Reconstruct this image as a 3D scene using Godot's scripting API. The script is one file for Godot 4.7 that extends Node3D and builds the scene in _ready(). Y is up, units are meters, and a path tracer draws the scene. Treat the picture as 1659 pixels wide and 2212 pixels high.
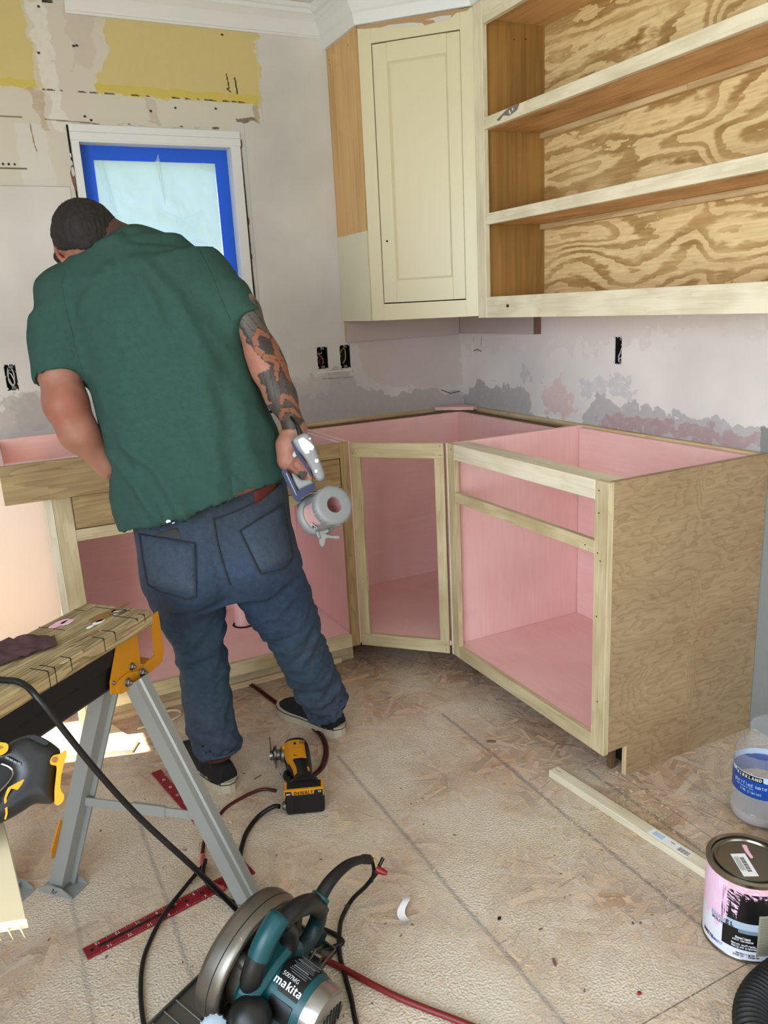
extends Node3D
# A kitchen under renovation: a painter beside half-built base cabinets. Metres, y up.
# The room corner on the floor is the origin; the window wall is z = 0, the shelf wall is x = 0.

var rng := RandomNumberGenerator.new()
var mats := {}
var used := {}

func _ready():
	rng.seed = 4711
	set_view()
	make_materials()
	build_room()
	build_base_cabinets()
	build_upper_cabinets()
	build_window()
	build_sawhorses()
	build_person()
	build_sprayer()
	build_circular_saw()
	build_multitool()
	build_reciprocating_saw()
	build_floor_things()
	build_wall_things()
	build_debris()

func set_view():
	var cam := Camera3D.new()
	cam.name = "camera"
	cam.position = Vector3(-1.9767, 1.3443, 3.1403)
	cam.rotation = Vector3(-0.2565, -0.4554, -0.052)
	cam.fov = 65.9
	cam.near = 0.05
	add_child(cam)
	cam.current = true
	var sky_m := ProceduralSkyMaterial.new()
	sky_m.sky_top_color = Color(0.62, 0.76, 0.92)
	sky_m.sky_horizon_color = Color(0.90, 0.93, 0.95)
	sky_m.ground_horizon_color = Color(0.74, 0.73, 0.69)
	sky_m.ground_bottom_color = Color(0.60, 0.58, 0.53)
	sky_m.sky_energy_multiplier = 1.7
	sky_m.ground_energy_multiplier = 1.7
	var sky := Sky.new()
	sky.sky_material = sky_m
	var env := Environment.new()
	env.background_mode = Environment.BG_SKY
	env.sky = sky
	env.tonemap_mode = Environment.TONE_MAPPER_LINEAR
	env.tonemap_exposure = 1.08
	env.sdfgi_enabled = true
	env.ssao_enabled = true
	env.ssil_enabled = true
	var we := WorldEnvironment.new()
	we.name = "world"
	we.environment = env
	add_child(we)
	var sun := DirectionalLight3D.new()
	sun.name = "sun"
	sun.light_color = Color(1.0, 0.95, 0.86)
	sun.light_energy = 9.0
	sun.light_angular_distance = 0.5
	sun.shadow_enabled = true
	add_child(sun)
	sun.look_at_from_position(Vector3.ZERO, Vector3(0.40, -1.0, 0.12))
	# daylight through the two large openings of the room
	window_light("daylight_left", Vector3(-3.12, 1.25, 3.3), Vector3(1, -0.05, 0), Vector2(2.2, 1.7), 8.8, Color(0.90, 0.95, 1.0))
	window_light("daylight_rear", Vector3(-1.2, 1.35, 5.9), Vector3(0, -0.05, -1), Vector2(2.6, 1.6), 1.3, Color(1.0, 0.97, 0.92))

func window_light(called, at, dir, size, energy, col):
	var l := AreaLight3D.new()
	l.name = called
	l.area_size = size
	l.light_energy = energy
	l.light_color = col
	l.shadow_enabled = true
	l.area_range = 20.0
	add_child(l)
	l.look_at_from_position(at, at + dir)

# ---------------------------------------------------------------- mesh helpers
class MB:
	var v := PackedVector3Array()
	var n := PackedVector3Array()
	var uv := PackedVector2Array()
	var c := PackedColorArray()
	var ix := PackedInt32Array()
	var col := Color(1, 1, 1)
	var colored := false
	var off := Vector2.ZERO

	func tri(a: Vector3, b: Vector3, d: Vector3, na: Vector3, nb: Vector3, nd: Vector3, ua := Vector2.ZERO, ub := Vector2.ZERO, ud := Vector2.ZERO):
		var k := v.size()
		v.append(a); v.append(b); v.append(d)
		n.append(na); n.append(nb); n.append(nd)
		uv.append(ua); uv.append(ub); uv.append(ud)
		c.append(col); c.append(col); c.append(col)
		if (b - a).cross(d - a).dot(na + nb + nd) < 0.0:
			ix.append(k); ix.append(k + 1); ix.append(k + 2)
		else:
			ix.append(k); ix.append(k + 2); ix.append(k + 1)

	func quad(a: Vector3, b: Vector3, d: Vector3, e: Vector3, nn: Vector3, ua := Vector2.ZERO, ub := Vector2.ZERO, ud := Vector2.ZERO, ue := Vector2.ZERO):
		tri(a, b, d, nn, nn, nn, ua, ub, ud)
		tri(a, d, e, nn, nn, nn, ua, ud, ue)

	# quad turned so that its face looks along nn
	func box(ctr: Vector3, size: Vector3, bev := 0.0015, bas := Basis.IDENTITY):
		var h := size * 0.5
		var b: float = min(bev, min(h.x, min(h.y, h.z)) * 0.45)
		var lu := 0
		if size.y > size[lu]: lu = 1
		if size.z > size[lu]: lu = 2
		for ax in 3:
			var i := (ax + 1) % 3
			var j := (ax + 2) % 3
			if j == lu or (i != lu and size[j] > size[i]):
				var t := i; i = j; j = t
			for s in [-1.0, 1.0]:
				var q := []
				var us := []
				for e in [[-1, -1], [1, -1], [1, 1], [-1, 1]]:
					var p := Vector3.ZERO
					p[ax] = s * h[ax]
					p[i] = e[0] * (h[i] - b)
					p[j] = e[1] * (h[j] - b)
					us.append(Vector2(p[i], p[j] + 0.37 * ax) + off)
					q.append(ctr + bas * p)
				var nn := Vector3.ZERO
				nn[ax] = s
				nn = bas * nn
				quad(q[0], q[1], q[2], q[3], nn, us[0], us[1], us[2], us[3])
		if b <= 0.0:
			return
		for ax in 3:
			var i := (ax + 1) % 3
			var j := (ax + 2) % 3
			for si in [-1.0, 1.0]:
				for sj in [-1.0, 1.0]:
					var q := []
					var us := []
					for e in [[-1, 0], [1, 0], [1, 1], [-1, 1]]:
						var p := Vector3.ZERO
						p[ax] = e[0] * (h[ax] - b)
						p[i] = si * (h[i] - (0.0 if e[1] == 0 else b))
						p[j] = sj * (h[j] - (b if e[1] == 0 else 0.0))
						us.append(Vector2(p[ax], p[j]) + off)
						q.append(ctr + bas * p)
					var nn := Vector3.ZERO
					nn[i] = si
					nn[j] = sj
					nn = (bas * nn).normalized()
					quad(q[0], q[1], q[2], q[3], nn, us[0], us[1], us[2], us[3])
		for sx in [-1.0, 1.0]:
			for sy in [-1.0, 1.0]:
				for sz in [-1.0, 1.0]:
					var s := Vector3(sx, sy, sz)
					var q := []
					for ax in 3:
						var p := s * (h - Vector3(b, b, b))
						p[ax] = s[ax] * h[ax]
						q.append(ctr + bas * p)
					var nn := (bas * s).normalized()
					tri(q[0], q[1], q[2], nn, nn, nn, off, off, off)

	# box between two corners
	func span(a: Vector3, b: Vector3, bev := 0.0015):
		box((a + b) * 0.5, (b - a).abs(), bev)

	# surface of rings of points, all the same length
	func rings(rs: Array, closed := true, caps := 0, uvs := Vector2(1, 1)):
		var m: int = rs[0].size()
		var base := v.size()
		var len := 0.0
		for r in rs.size():
			var R: PackedVector3Array = rs[r]
			if r > 0:
				len += (rs[r][0] - rs[r - 1][0]).length()
			var around := 0.0
			for k in m + (1 if closed else 0):
				var p: Vector3 = R[k % m]
				if k > 0:
					around += (p - R[(k - 1) % m]).length()
				v.append(p)
				n.append(Vector3.ZERO)
				uv.append(Vector2(len, around) * uvs + off)
				c.append(col)
		var w := m + (1 if closed else 0)
		for r in rs.size() - 1:
			for k in w - 1:
				var a := base + r * w + k
				var q := [a, a + 1, a + w + 1, a + w]
				for t in [[0, 1, 2], [0, 2, 3]]:
					var fn: Vector3 = (v[q[t[2]]] - v[q[t[0]]]).cross(v[q[t[1]]] - v[q[t[0]]])
					for e in t:
						ix.append(q[e])
						n[q[e]] += fn
		if closed:
			for r in rs.size():
				var s: Vector3 = n[base + r * w] + n[base + r * w + m]
				n[base + r * w] = s
				n[base + r * w + m] = s
		# face the normals away from the middle of the rings
		var dots := 0.0
		for r in rs.size():
			var mid := Vector3.ZERO
			for k in m: mid += v[base + r * w + k]
			mid /= m
			for k in m: dots += n[base + r * w + k].dot(v[base + r * w + k] - mid)
		if dots < 0.0:
			var start := ix.size() - (rs.size() - 1) * (w - 1) * 6
			for k in range(start, ix.size(), 3):
				var t := ix[k]; ix[k] = ix[k + 1]; ix[k + 1] = t
			for k in range(base, v.size()): n[k] = -n[k]
		for k in range(base, v.size()): n[k] = n[k].normalized()
		if caps > 0:
			for e in ([0, rs.size() - 1] if caps == 3 else [0] if caps == 1 else [rs.size() - 1]):
				var R: PackedVector3Array = rs[e]
				var mid := Vector3.ZERO
				for p in R: mid += p
				mid /= m
				var other: PackedVector3Array = rs[1] if e == 0 else rs[e - 1]
				var nn := Vector3.ZERO
				for k in m: nn += (R[k] - mid).cross(R[(k + 1) % m] - mid)
				nn = nn.normalized()
				if nn.dot(mid - other[0]) < 0.0: nn = -nn
				for k in m:
					tri(mid, R[k], R[(k + 1) % m], nn, nn, nn, off, off + Vector2(R[k].x, R[k].y), off + Vector2(R[(k + 1) % m].x, R[(k + 1) % m].y))

	# round tube along points; rad is a number or one per point
	func tube(pts: Array, rad, seg := 8, caps := 3):
		var rs := []
		var up := Vector3.UP
		for k in pts.size():
			var t: Vector3 = (pts[min(k + 1, pts.size() - 1)] - pts[max(k - 1, 0)]).normalized()
			if k == 0 and abs(t.y) > 0.9: up = Vector3.RIGHT
			var x := up.cross(t)
			if x.length() < 0.01: x = Vector3.RIGHT.cross(t)
			x = x.normalized()
			up = t.cross(x).normalized()
			var r: float = rad[k] if rad is Array else rad
			var ring := PackedVector3Array()
			for e in seg:
				var a := TAU * e / seg
				ring.append(pts[k] + (x * cos(a) + up * sin(a)) * r)
			rs.append(ring)
		rings(rs, true, caps)

	# profile of (radius, height) turned about the local y axis of xf
	func lathe(prof: Array, xf: Transform3D, seg := 24, caps := 0):
		var run := []
		for k in prof.size():
			var ring := PackedVector3Array()
			for e in seg:
				var a := TAU * e / seg
				ring.append(xf * Vector3(cos(a) * prof[k].x, prof[k].y, sin(a) * prof[k].x))
			run.append(ring)
		# a hard corner splits the surface so that it keeps its edge
		var part := [run[0]]
		for k in range(1, run.size()):
			part.append(run[k])
			var hard := k == run.size() - 1
			if not hard:
				var d1: Vector2 = (prof[k] - prof[k - 1]).normalized()
				var d2: Vector2 = (prof[k + 1] - prof[k]).normalized()
				hard = d1.dot(d2) < 0.75
			if hard:
				var st := v.size()
				rings(part, true, 0)
				# walls that face the axis are turned by profile direction
				var dir: Vector2 = Vector2.ZERO
				for q in range(1, part.size()): pass
				var k0: int = k - part.size() + 1
				dir = prof[k] - prof[k0]
				var want := Vector3(dir.y, -dir.x, 0)
				var got: Vector3 = xf.basis.inverse() * n[st]
				var mine: float = got.x * want.x + got.y * want.y
				if mine < 0.0:
					for z in range(st, v.size()): n[z] = -n[z]
					for z in range(ix.size() - (part.size() - 1) * seg * 6, ix.size(), 3):
						var t := ix[z]; ix[z] = ix[z + 1]; ix[z + 1] = t
				part = [run[k]]
		if caps & 1: fan(run[0], -xf.basis.y.normalized())
		if caps & 2: fan(run[-1], xf.basis.y.normalized())

	func fan(R: PackedVector3Array, nn: Vector3):
		var mid := Vector3.ZERO
		for p in R: mid += p
		mid /= R.size()
		for k in R.size():
			tri(mid, R[k], R[(k + 1) % R.size()], nn, nn, nn, off, off, off)

	# flat outline (x, y), thickness along z, edges bevelled
	func extrude(poly: PackedVector2Array, z0: float, z1: float, bev: float, xf := Transform3D.IDENTITY):
		var inner := poly
		if bev > 0.0:
			var o := Geometry2D.offset_polygon(poly, -bev, Geometry2D.JOIN_MITER)
			if o.size() == 1 and o[0].size() == poly.size():
				var best := 0
				for k in o[0].size():
					if o[0][k].distance_to(poly[0]) < o[0][best].distance_to(poly[0]): best = k
				inner = PackedVector2Array()
				for k in o[0].size(): inner.append(o[0][(best + k) % o[0].size()])
				if (inner[1] - poly[1]).length() > 4.0 * bev + 0.004: inner.reverse(); inner.insert(0, inner[-1]); inner.remove_at(inner.size() - 1)
			else:
				bev = 0.0
		var zb := [[inner, z0], [poly, z0 + bev], [poly, z1 - bev], [inner, z1]] if bev > 0.0 else [[poly, z0], [poly, z1]]
		var tris := Geometry2D.triangulate_polygon(inner)
		for e in [[z0, -1.0], [z1, 1.0]]:
			var nn: Vector3 = (xf.basis * Vector3(0, 0, e[1])).normalized()
			for k in range(0, tris.size(), 3):
				var q := []
				for m in 3: q.append(inner[tris[k + m]])
				tri(xf * Vector3(q[0].x, q[0].y, e[0]), xf * Vector3(q[1].x, q[1].y, e[0]), xf * Vector3(q[2].x, q[2].y, e[0]), nn, nn, nn, q[0] + off, q[1] + off, q[2] + off)
		var area := 0.0
		for k in poly.size(): area += poly[k].cross(poly[(k + 1) % poly.size()])
		var sg := 1.0 if area > 0.0 else -1.0
		for r in zb.size() - 1:
			var A: PackedVector2Array = zb[r][0]
			var B: PackedVector2Array = zb[r + 1][0]
			var za: float = zb[r][1]
			var zc: float = zb[r + 1][1]
			var tilt := 0.0 if bev <= 0.0 or r == 1 else (-1.0 if r == 0 else 1.0)
			for k in poly.size():
				var m := (k + 1) % poly.size()
				var d := (poly[m] - poly[k]).normalized() * sg
				var nn: Vector3 = (xf.basis * Vector3(d.y, -d.x, tilt)).normalized()
				quad(xf * Vector3(A[k].x, A[k].y, za), xf * Vector3(A[m].x, A[m].y, za), xf * Vector3(B[m].x, B[m].y, zc), xf * Vector3(B[k].x, B[k].y, zc), nn, A[k] + off, A[m] + off, B[m] + off + Vector2(0, 0.01), B[k] + off + Vector2(0, 0.01))

	func mesh() -> ArrayMesh:
		var arr := []
		arr.resize(Mesh.ARRAY_MAX)
		arr[Mesh.ARRAY_VERTEX] = v
		arr[Mesh.ARRAY_NORMAL] = n
		arr[Mesh.ARRAY_TEX_UV] = uv
		if colored: arr[Mesh.ARRAY_COLOR] = c
		arr[Mesh.ARRAY_INDEX] = ix
		var m := ArrayMesh.new()
		m.add_surface_from_arrays(Mesh.PRIMITIVE_TRIANGLES, arr)
		return m

func mb() -> MB:
	var b := MB.new()
	b.off = Vector2(rng.randf() * 3.0, rng.randf() * 3.0)
	return b

func numbered(called: String) -> String:
	used[called] = used.get(called, -1) + 1
	return called if used[called] == 0 else "%s_%03d" % [called, used[called]]

func obj(called: String, b: MB, m: Material, parent: Node = null) -> MeshInstance3D:
	var o := MeshInstance3D.new()
	o.mesh = b.mesh()
	o.material_override = null
	o.mesh.surface_set_material(0, m)
	if parent == null:
		o.name = numbered(called)
		add_child(o)
	else:
		var k := 0
		var nm := called
		while parent.has_node(NodePath(nm)):
			k += 1
			nm = "%s_%03d" % [called, k]
		o.name = nm
		parent.add_child(o)
	return o

func thing(called: String, label: String, category: String, group := "") -> Node3D:
	var o := Node3D.new()
	o.name = numbered(called)
	add_child(o)
	tag(o, label, category, group)
	return o

func tag(o: Node, label: String, category: String, group := "") -> Node:
	o.set_meta("label", label)
	o.set_meta("category", category)
	if group != "": o.set_meta("group", group)
	return o

func struct(o: Node, label := "") -> Node:
	o.set_meta("kind", "structure")
	if label != "":
		o.set_meta("label", label)
		o.set_meta("category", o.name.get_slice("_", 0))
	return o

# smooth run of points through the given ones
func curve(pts: Array, per := 8) -> Array:
	var out := []
	for k in pts.size() - 1:
		var p0: Vector3 = pts[max(k - 1, 0)]
		var p1: Vector3 = pts[k]
		var p2: Vector3 = pts[k + 1]
		var p3: Vector3 = pts[min(k + 2, pts.size() - 1)]
		for e in per:
			out.append(p1.cubic_interpolate(p2, p0, p3, float(e) / per))
	out.append(pts[-1])
	return out

func circle(r: float, seg := 16, c := Vector2.ZERO, r2 := -1.0) -> PackedVector2Array:
	var q := PackedVector2Array()
	for k in seg:
		q.append(c + Vector2(cos(TAU * k / seg) * r, sin(TAU * k / seg) * (r if r2 < 0.0 else r2)))
	return q

func round_rect(w: float, h: float, r: float, c := Vector2.ZERO, seg := 4) -> PackedVector2Array:
	var q := PackedVector2Array()
	for e in [[1, -1, -90], [1, 1, 0], [-1, 1, 90], [-1, -1, 180]]:
		for k in seg + 1:
			var a := deg_to_rad(e[2] + 90.0 * k / seg)
			q.append(c + Vector2(e[0] * (w / 2 - r) + cos(a) * r, e[1] * (h / 2 - r) + sin(a) * r))
	return q

# outline with its corners rounded
func soft(poly: Array, r: float, seg := 3) -> PackedVector2Array:
	var q := PackedVector2Array()
	for k in poly.size():
		var p: Vector2 = poly[k]
		var a: Vector2 = poly[(k - 1 + poly.size()) % poly.size()]
		var b: Vector2 = poly[(k + 1) % poly.size()]
		var ra: float = min(r, 0.45 * p.distance_to(a))
		var rb: float = min(r, 0.45 * p.distance_to(b))
		var s := p + (a - p).normalized() * ra
		var e := p + (b - p).normalized() * rb
		for i in seg + 1:
			var t := float(i) / seg
			q.append(s.lerp(p, t).lerp(p.lerp(e, t), t))
	return q

func text_on(called: String, words: String, size: float, at: Transform3D, m: Material, parent: Node, font := "Droid Sans", bold := false):
	var f := SystemFont.new()
	f.font_names = PackedStringArray([font])
	if bold: f.font_weight = 700
	var t := TextMesh.new()
	t.text = words
	t.font = f
	t.font_size = 32
	t.pixel_size = size / 32.0
	t.depth = 0.0006
	t.material = m
	var o := MeshInstance3D.new()
	o.mesh = t
	o.name = called
	o.transform = at
	parent.add_child(o, true)
	return o

# ---------------------------------------------------------------- materials
func noise_bytes(w: int, h: int, freq: float, seed_: int, sx := 1, sy := 1, oct := 4, kind := FastNoiseLite.TYPE_SIMPLEX_SMOOTH) -> PackedByteArray:
	var f := FastNoiseLite.new()
	f.seed = seed_
	f.noise_type = kind
	f.frequency = freq
	f.fractal_octaves = oct
	var im := f.get_seamless_image(max(8, w / sx), max(8, h / sy), false, false, 0.1)
	if sx > 1 or sy > 1: im.resize(w, h, Image.INTERPOLATE_CUBIC)
	im.convert(Image.FORMAT_L8)
	return im.get_data()

func plain(called: String, c: Color, rough := 0.6, metal := 0.0, spec := 0.5) -> StandardMaterial3D:
	var m := StandardMaterial3D.new()
	m.resource_name = called
	m.albedo_color = c
	m.roughness = rough
	m.metallic = metal
	m.metallic_specular = spec
	mats[called] = m
	return m

func speckle(called: String, im: Image, strength: float, scale_uv := Vector3(1, 1, 1)):
	var m: StandardMaterial3D = mats[called]
	m.normal_enabled = true
	var b: Image = im.duplicate()
	b.bump_map_to_normal_map(strength)
	m.normal_texture = ImageTexture.create_from_image(b)
	m.uv1_scale = scale_uv

# wood: u runs along the grain; the texture covers len x wid metres
func wood(called: String, dark: Color, light: Color, len: float, wid: float, rings: float, warp: float, sd: int, rough := 0.55, contrast := 1.0, fiber := 0.25, w := 1024, h := 256, knots := 0) -> StandardMaterial3D:
	var a := noise_bytes(w, h, 0.012, sd, 8, 1, 3)
	var f := noise_bytes(w, h, 0.09, sd + 1, 32, 1, 3)
	var g := noise_bytes(w, h, 0.006, sd + 2, 2, 1, 3)
	var data := PackedByteArray()
	data.resize(w * h * 3)
	var kp := []
	var r := RandomNumberGenerator.new()
	r.seed = sd
	for k in knots: kp.append(Vector3(r.randf() * w, r.randf() * h, 0.5 + r.randf()))
	var dr := dark.r * 255.0; var dg := dark.g * 255.0; var db := dark.b * 255.0
	var lr := light.r * 255.0 - dr; var lg := light.g * 255.0 - dg; var lb := light.b * 255.0 - db
	var i := 0
	for y in h:
		var base := rings * y / h
		for x in w:
			var t := base + warp * (a[i] - 128) * 0.0078
			t = t - floorf(t)
			t = t * t * (1.6 - 0.6 * t)   # slow rise, sharp fall: early wood to late wood
			var q := 1.0 - contrast * t * 0.75 + (f[i] - 128) * 0.0078 * fiber + (g[i] - 128) * 0.003
			for k in kp:
				var dx: float = (x - k.x) * 0.35
				var dy: float = y - k.y
				var d2: float = (dx * dx + dy * dy) / (k.z * k.z)
				if d2 < 700.0:
					q -= 0.9 * exp(-d2 / 60.0) + 0.18 * sin(sqrt(d2) * 1.1) * exp(-d2 / 200.0)
			q = clampf(q, -0.25, 1.15)
			data[i * 3] = clampi(int(dr + lr * q), 0, 255)
			data[i * 3 + 1] = clampi(int(dg + lg * q), 0, 255)
			data[i * 3 + 2] = clampi(int(db + lb * q), 0, 255)
			i += 1
	var im := Image.create_from_data(w, h, false, Image.FORMAT_RGB8, data)
	var m := plain(called, Color.WHITE, rough)
	m.albedo_texture = ImageTexture.create_from_image(im)
	m.uv1_scale = Vector3(1.0 / len, 1.0 / wid, 1)
	return m

# rotary-cut softwood plywood: broad wandering bands with one ragged edge
func plywood_figure() -> StandardMaterial3D:
	var w := 1024
	var h := 768
	var a := noise_bytes(w, h, 0.0042, 91, 4, 1, 2)
	var b := noise_bytes(w, h, 0.010, 92, 3, 1, 3)
	var f := noise_bytes(w, h, 0.11, 93, 16, 1, 3)
	var e := noise_bytes(w, h, 0.07, 94, 3, 1, 3)
	var data := PackedByteArray()
	data.resize(w * h * 3)
	var i := 0
	for y in h:
		for x in w:
			var t := 5.6 * y / h + 2.2 * x / w + (a[i] - 128) * 0.016 + (b[i] - 128) * 0.0045
			# two eyes in the veneer that the bands flow round
			var dx := (x - 130.0) / 130.0
			var dy := (y - 690.0) / 60.0
			t += 1.1 * exp(-(dx * dx + dy * dy))
			dx = (x - 95.0) / 190.0
			dy = (y - 585.0) / 55.0
			t -= 1.0 * exp(-(dx * dx + dy * dy))
			dx = (x - 640.0) / 160.0
			dy = (y - 430.0) / 70.0
			t += 1.3 * exp(-(dx * dx + dy * dy))
			t += (e[i] - 128) * 0.0011
			t -= floorf(t)
			var q := smoothstep(0.38, 0.62, t) * (1.0 - smoothstep(0.93, 0.955, t))
			q = q * (0.50 + (b[i] - 90) * 0.004) + (f[i] - 128) * 0.0016 + (e[i] - 128) * 0.0008 + (a[i] - 128) * 0.0008
			data[i * 3] = clampi(int(232 - 66 * q), 0, 255)
			data[i * 3 + 1] = clampi(int(203 - 75 * q), 0, 255)
			data[i * 3 + 2] = clampi(int(150 - 77 * q), 0, 255)
			i += 1
	var m := plain("pine_plywood", Color.WHITE, 0.6)
	m.albedo_texture = ImageTexture.create_from_image(Image.create_from_data(w, h, false, Image.FORMAT_RGB8, data))
	return m

# flat-sawn hardwood veneer of the end panel
func veneer() -> StandardMaterial3D:
	var w := 1024
	var h := 1024
	var a := noise_bytes(w, h, 0.0028, 71, 3, 1, 3)
	var b := noise_bytes(w, h, 0.02, 72, 4, 1, 3)
	var f := noise_bytes(w, h, 0.12, 73, 24, 1, 3)
	var data := PackedByteArray()
	data.resize(w * h * 3)
	var i := 0
	for y in h:
		for x in w:
			var u := (x - 500.0) / 620.0
			var t := 9.0 * y / h + 3.0 * u * u - 2.2 * u + (a[i] - 128) * 0.026 + (b[i] - 128) * 0.006
			t -= floorf(t)
			var q := t * t * t * 0.55 + (a[i] - 128) * 0.0016 + (f[i] - 128) * 0.0024
			data[i * 3] = clampi(int(164 - 34 * q), 0, 255)
			data[i * 3 + 1] = clampi(int(138 - 34 * q), 0, 255)
			data[i * 3 + 2] = clampi(int(102 - 30 * q), 0, 255)
			i += 1
	var m := plain("hardwood_veneer", Color.WHITE, 0.55)
	m.albedo_texture = ImageTexture.create_from_image(Image.create_from_data(w, h, false, Image.FORMAT_RGB8, data))
	return m

# primer paint over plywood: pink with patchy coverage
func pink_paint() -> StandardMaterial3D:
	var w := 512
	var a := noise_bytes(w, w, 0.006, 51, 1, 1, 4)
	var f := noise_bytes(w, w, 0.10, 52, 12, 1, 3)
	var data := PackedByteArray()
	data.resize(w * w * 3)
	for i in w * w:
		var q := (a[i] - 128) * 0.0012 + (f[i] - 128) * 0.0007
		var s: float = maxf(0.0, (a[i] - 205) * 0.006)
		data[i * 3] = clampi(int(237 + 26 * q - 46 * s), 0, 255)
		data[i * 3 + 1] = clampi(int(190 + 44 * q - 42 * s), 0, 255)
		data[i * 3 + 2] = clampi(int(184 + 44 * q - 42 * s), 0, 255)
	var m := plain("pink_primer", Color.WHITE, 0.5)
	m.albedo_texture = ImageTexture.create_from_image(Image.create_from_data(w, w, false, Image.FORMAT_RGB8, data))
	m.uv1_scale = Vector3(1.0, 1.0, 1)
	return m

# strand board, dust and chalk lines; covers x -2.7..0, z 0..2.7
const FLOOR_SIDE := 2.7
func strand_board() -> StandardMaterial3D:
	var w := 1792
	var per := w / FLOOR_SIDE
	var a := noise_bytes(w, w, 0.004, 11, 1, 1, 4)
	var g := noise_bytes(w, w, 0.22, 12, 1, 1, 2)
	var data := PackedByteArray()
	data.resize(w * w * 3)
	var hgt := PackedByteArray()
	hgt.resize(w * w)
	hgt.fill(110)
	# the first coat: fine chips
	var tone := PackedFloat32Array()
	tone.resize(w * w)
	tone.fill(0.5)
	var warm := PackedFloat32Array()
	warm.resize(w * w)
	var r := RandomNumberGenerator.new()
	r.seed = 77
	for k in 9000:
		var ang := r.randfn(0.35, 0.95)
		var len := r.randf_range(22, 88)
		var wid := r.randf_range(3, 15)
		var cx := r.randf() * w
		var cy := r.randf() * w
		var t := r.randf_range(0.22, 0.80)
		var wm := r.randf_range(-0.5, 0.9)
		var ca := cos(ang)
		var sa := sin(ang)
		var hh := r.randi_range(84, 150)
		var ex := int(absf(ca) * len / 2 + absf(sa) * wid / 2) + 1
		var ey := int(absf(sa) * len / 2 + absf(ca) * wid / 2) + 1
		for y in range(maxi(0, int(cy) - ey), mini(w, int(cy) + ey)):
			for x in range(maxi(0, int(cx) - ex), mini(w, int(cx) + ex)):
				var u := (x - cx) * ca + (y - cy) * sa
				var v := (y - cy) * ca - (x - cx) * sa
				if absf(u) < len * 0.5 and absf(v) < wid * 0.5:
					var p := y * w + x
					tone[p] = t - (0.22 if v > wid * 0.5 - 1.2 else 0.0) + (0.10 if int(v * 1.3 + k) % 4 == 0 else 0.0)
					warm[p] = wm
					hgt[p] = hh
	# where dust and white overspray lie, by place (x, z, reach, amount)
	var spots := [Vector4(-1.75, 1.5, 0.75, 0.75), Vector4(-1.2, 1.15, 0.4, 0.55), Vector4(-1.05, 1.62, 0.42, 0.45), Vector4(-0.95, 0.95, 0.35, 0.0), Vector4(-0.9, 2.05, 0.4, 0.5), Vector4(-1.35, 2.1, 0.45, 0.55)]
	var grey := PackedFloat32Array()
	var sw := 128
	grey.resize(sw * sw)
	for y in sw:
		for x in sw:
			var q := 0.30
			var px := (x + 0.5) / sw * FLOOR_SIDE - FLOOR_SIDE
			var pz := (y + 0.5) / sw * FLOOR_SIDE
			for s in spots:
				var d2: float = ((px - s.x) * (px - s.x) + (pz - s.y) * (pz - s.y)) / (s.z * s.z)
				q = lerpf(q, s.w + 0.25, exp(-d2 * 1.5) * 0.8)
			if px > -0.62: q -= 0.12
			grey[y * sw + x] = q
	var chalk := [Vector4(-0.772, 1.05, 2.7, 0.55), Vector4(-1.182, 1.1, 2.7, 0.42), Vector4(-0.579, 1.55, 2.2, 0.5), Vector4(-0.38, 1.7, 2.1, 0.28), Vector4(-1.784, 1.05, 1.9, 0.34), Vector4(-1.984, 1.0, 2.0, 0.26)]
	var cols := {}
	for s in chalk:
		var cx := int((s.x + FLOOR_SIDE) * per)
		for x in range(cx - 9, cx + 10): cols[x] = [s, cx]
	var i := 0
	for y in w:
		var gy := mini(sw - 1, y * sw / w) * sw
		for x in w:
			var dust := grey[gy + x * sw / w] + (a[i] - 128) * 0.0048 + (g[i] - 128) * 0.0010
			dust = clampf(dust, 0.0, 0.93)
			var t := tone[i]
			var wm := warm[i]
			var fr := 138.0 + 80.0 * t + 10.0 * wm
			var fg := 112.0 + 80.0 * t - 2.0 * wm
			var fb := 90.0 + 76.0 * t - 12.0 * wm
			var gg := (g[i] - 128) * 0.16
			fr += (212.0 + gg - fr) * dust
			fg += (199.0 + gg - fg) * dust
			fb += (178.0 + gg - fb) * dust
			if cols.has(x):
				var s: Vector4 = cols[x][0]
				var z := y / per
				if z > s.y and z < s.z:
					var off: float = absf(x - cols[x][1] + (a[i] - 128) * 0.02)
					var k: float = s.w * clampf(1.25 - off / 4.5, 0.0, 1.0) * clampf(0.75 + (g[i] - 120) * 0.012, 0.0, 1.0)
					fr += (92.0 - fr) * k
					fg += (92.0 - fg) * k
					fb += (96.0 - fb) * k
			data[i * 3] = clampi(int(fr), 0, 255)
			data[i * 3 + 1] = clampi(int(fg), 0, 255)
			data[i * 3 + 2] = clampi(int(fb), 0, 255)
			hgt[i] = clampi(int(hgt[i] * (1.0 - dust * 0.75) + (g[i] * 0.62 + 40) * dust * 0.75), 0, 255)
			i += 1
	var im := Image.create_from_data(w, w, false, Image.FORMAT_RGB8, data)
	# shoe scuffs and carpenter's marks
	var m := plain("strand_board", Color.WHITE, 0.75, 0.0, 0.35)
	m.albedo_texture = ImageTexture.create_from_image(im)
	var hm := Image.create_from_data(w, w, false, Image.FORMAT_L8, hgt)
	hm.convert(Image.FORMAT_RGBA8)
	hm.bump_map_to_normal_map(4.5)
	m.normal_enabled = true
	m.normal_scale = 1.0
	m.normal_texture = ImageTexture.create_from_image(hm)
	return m

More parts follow.
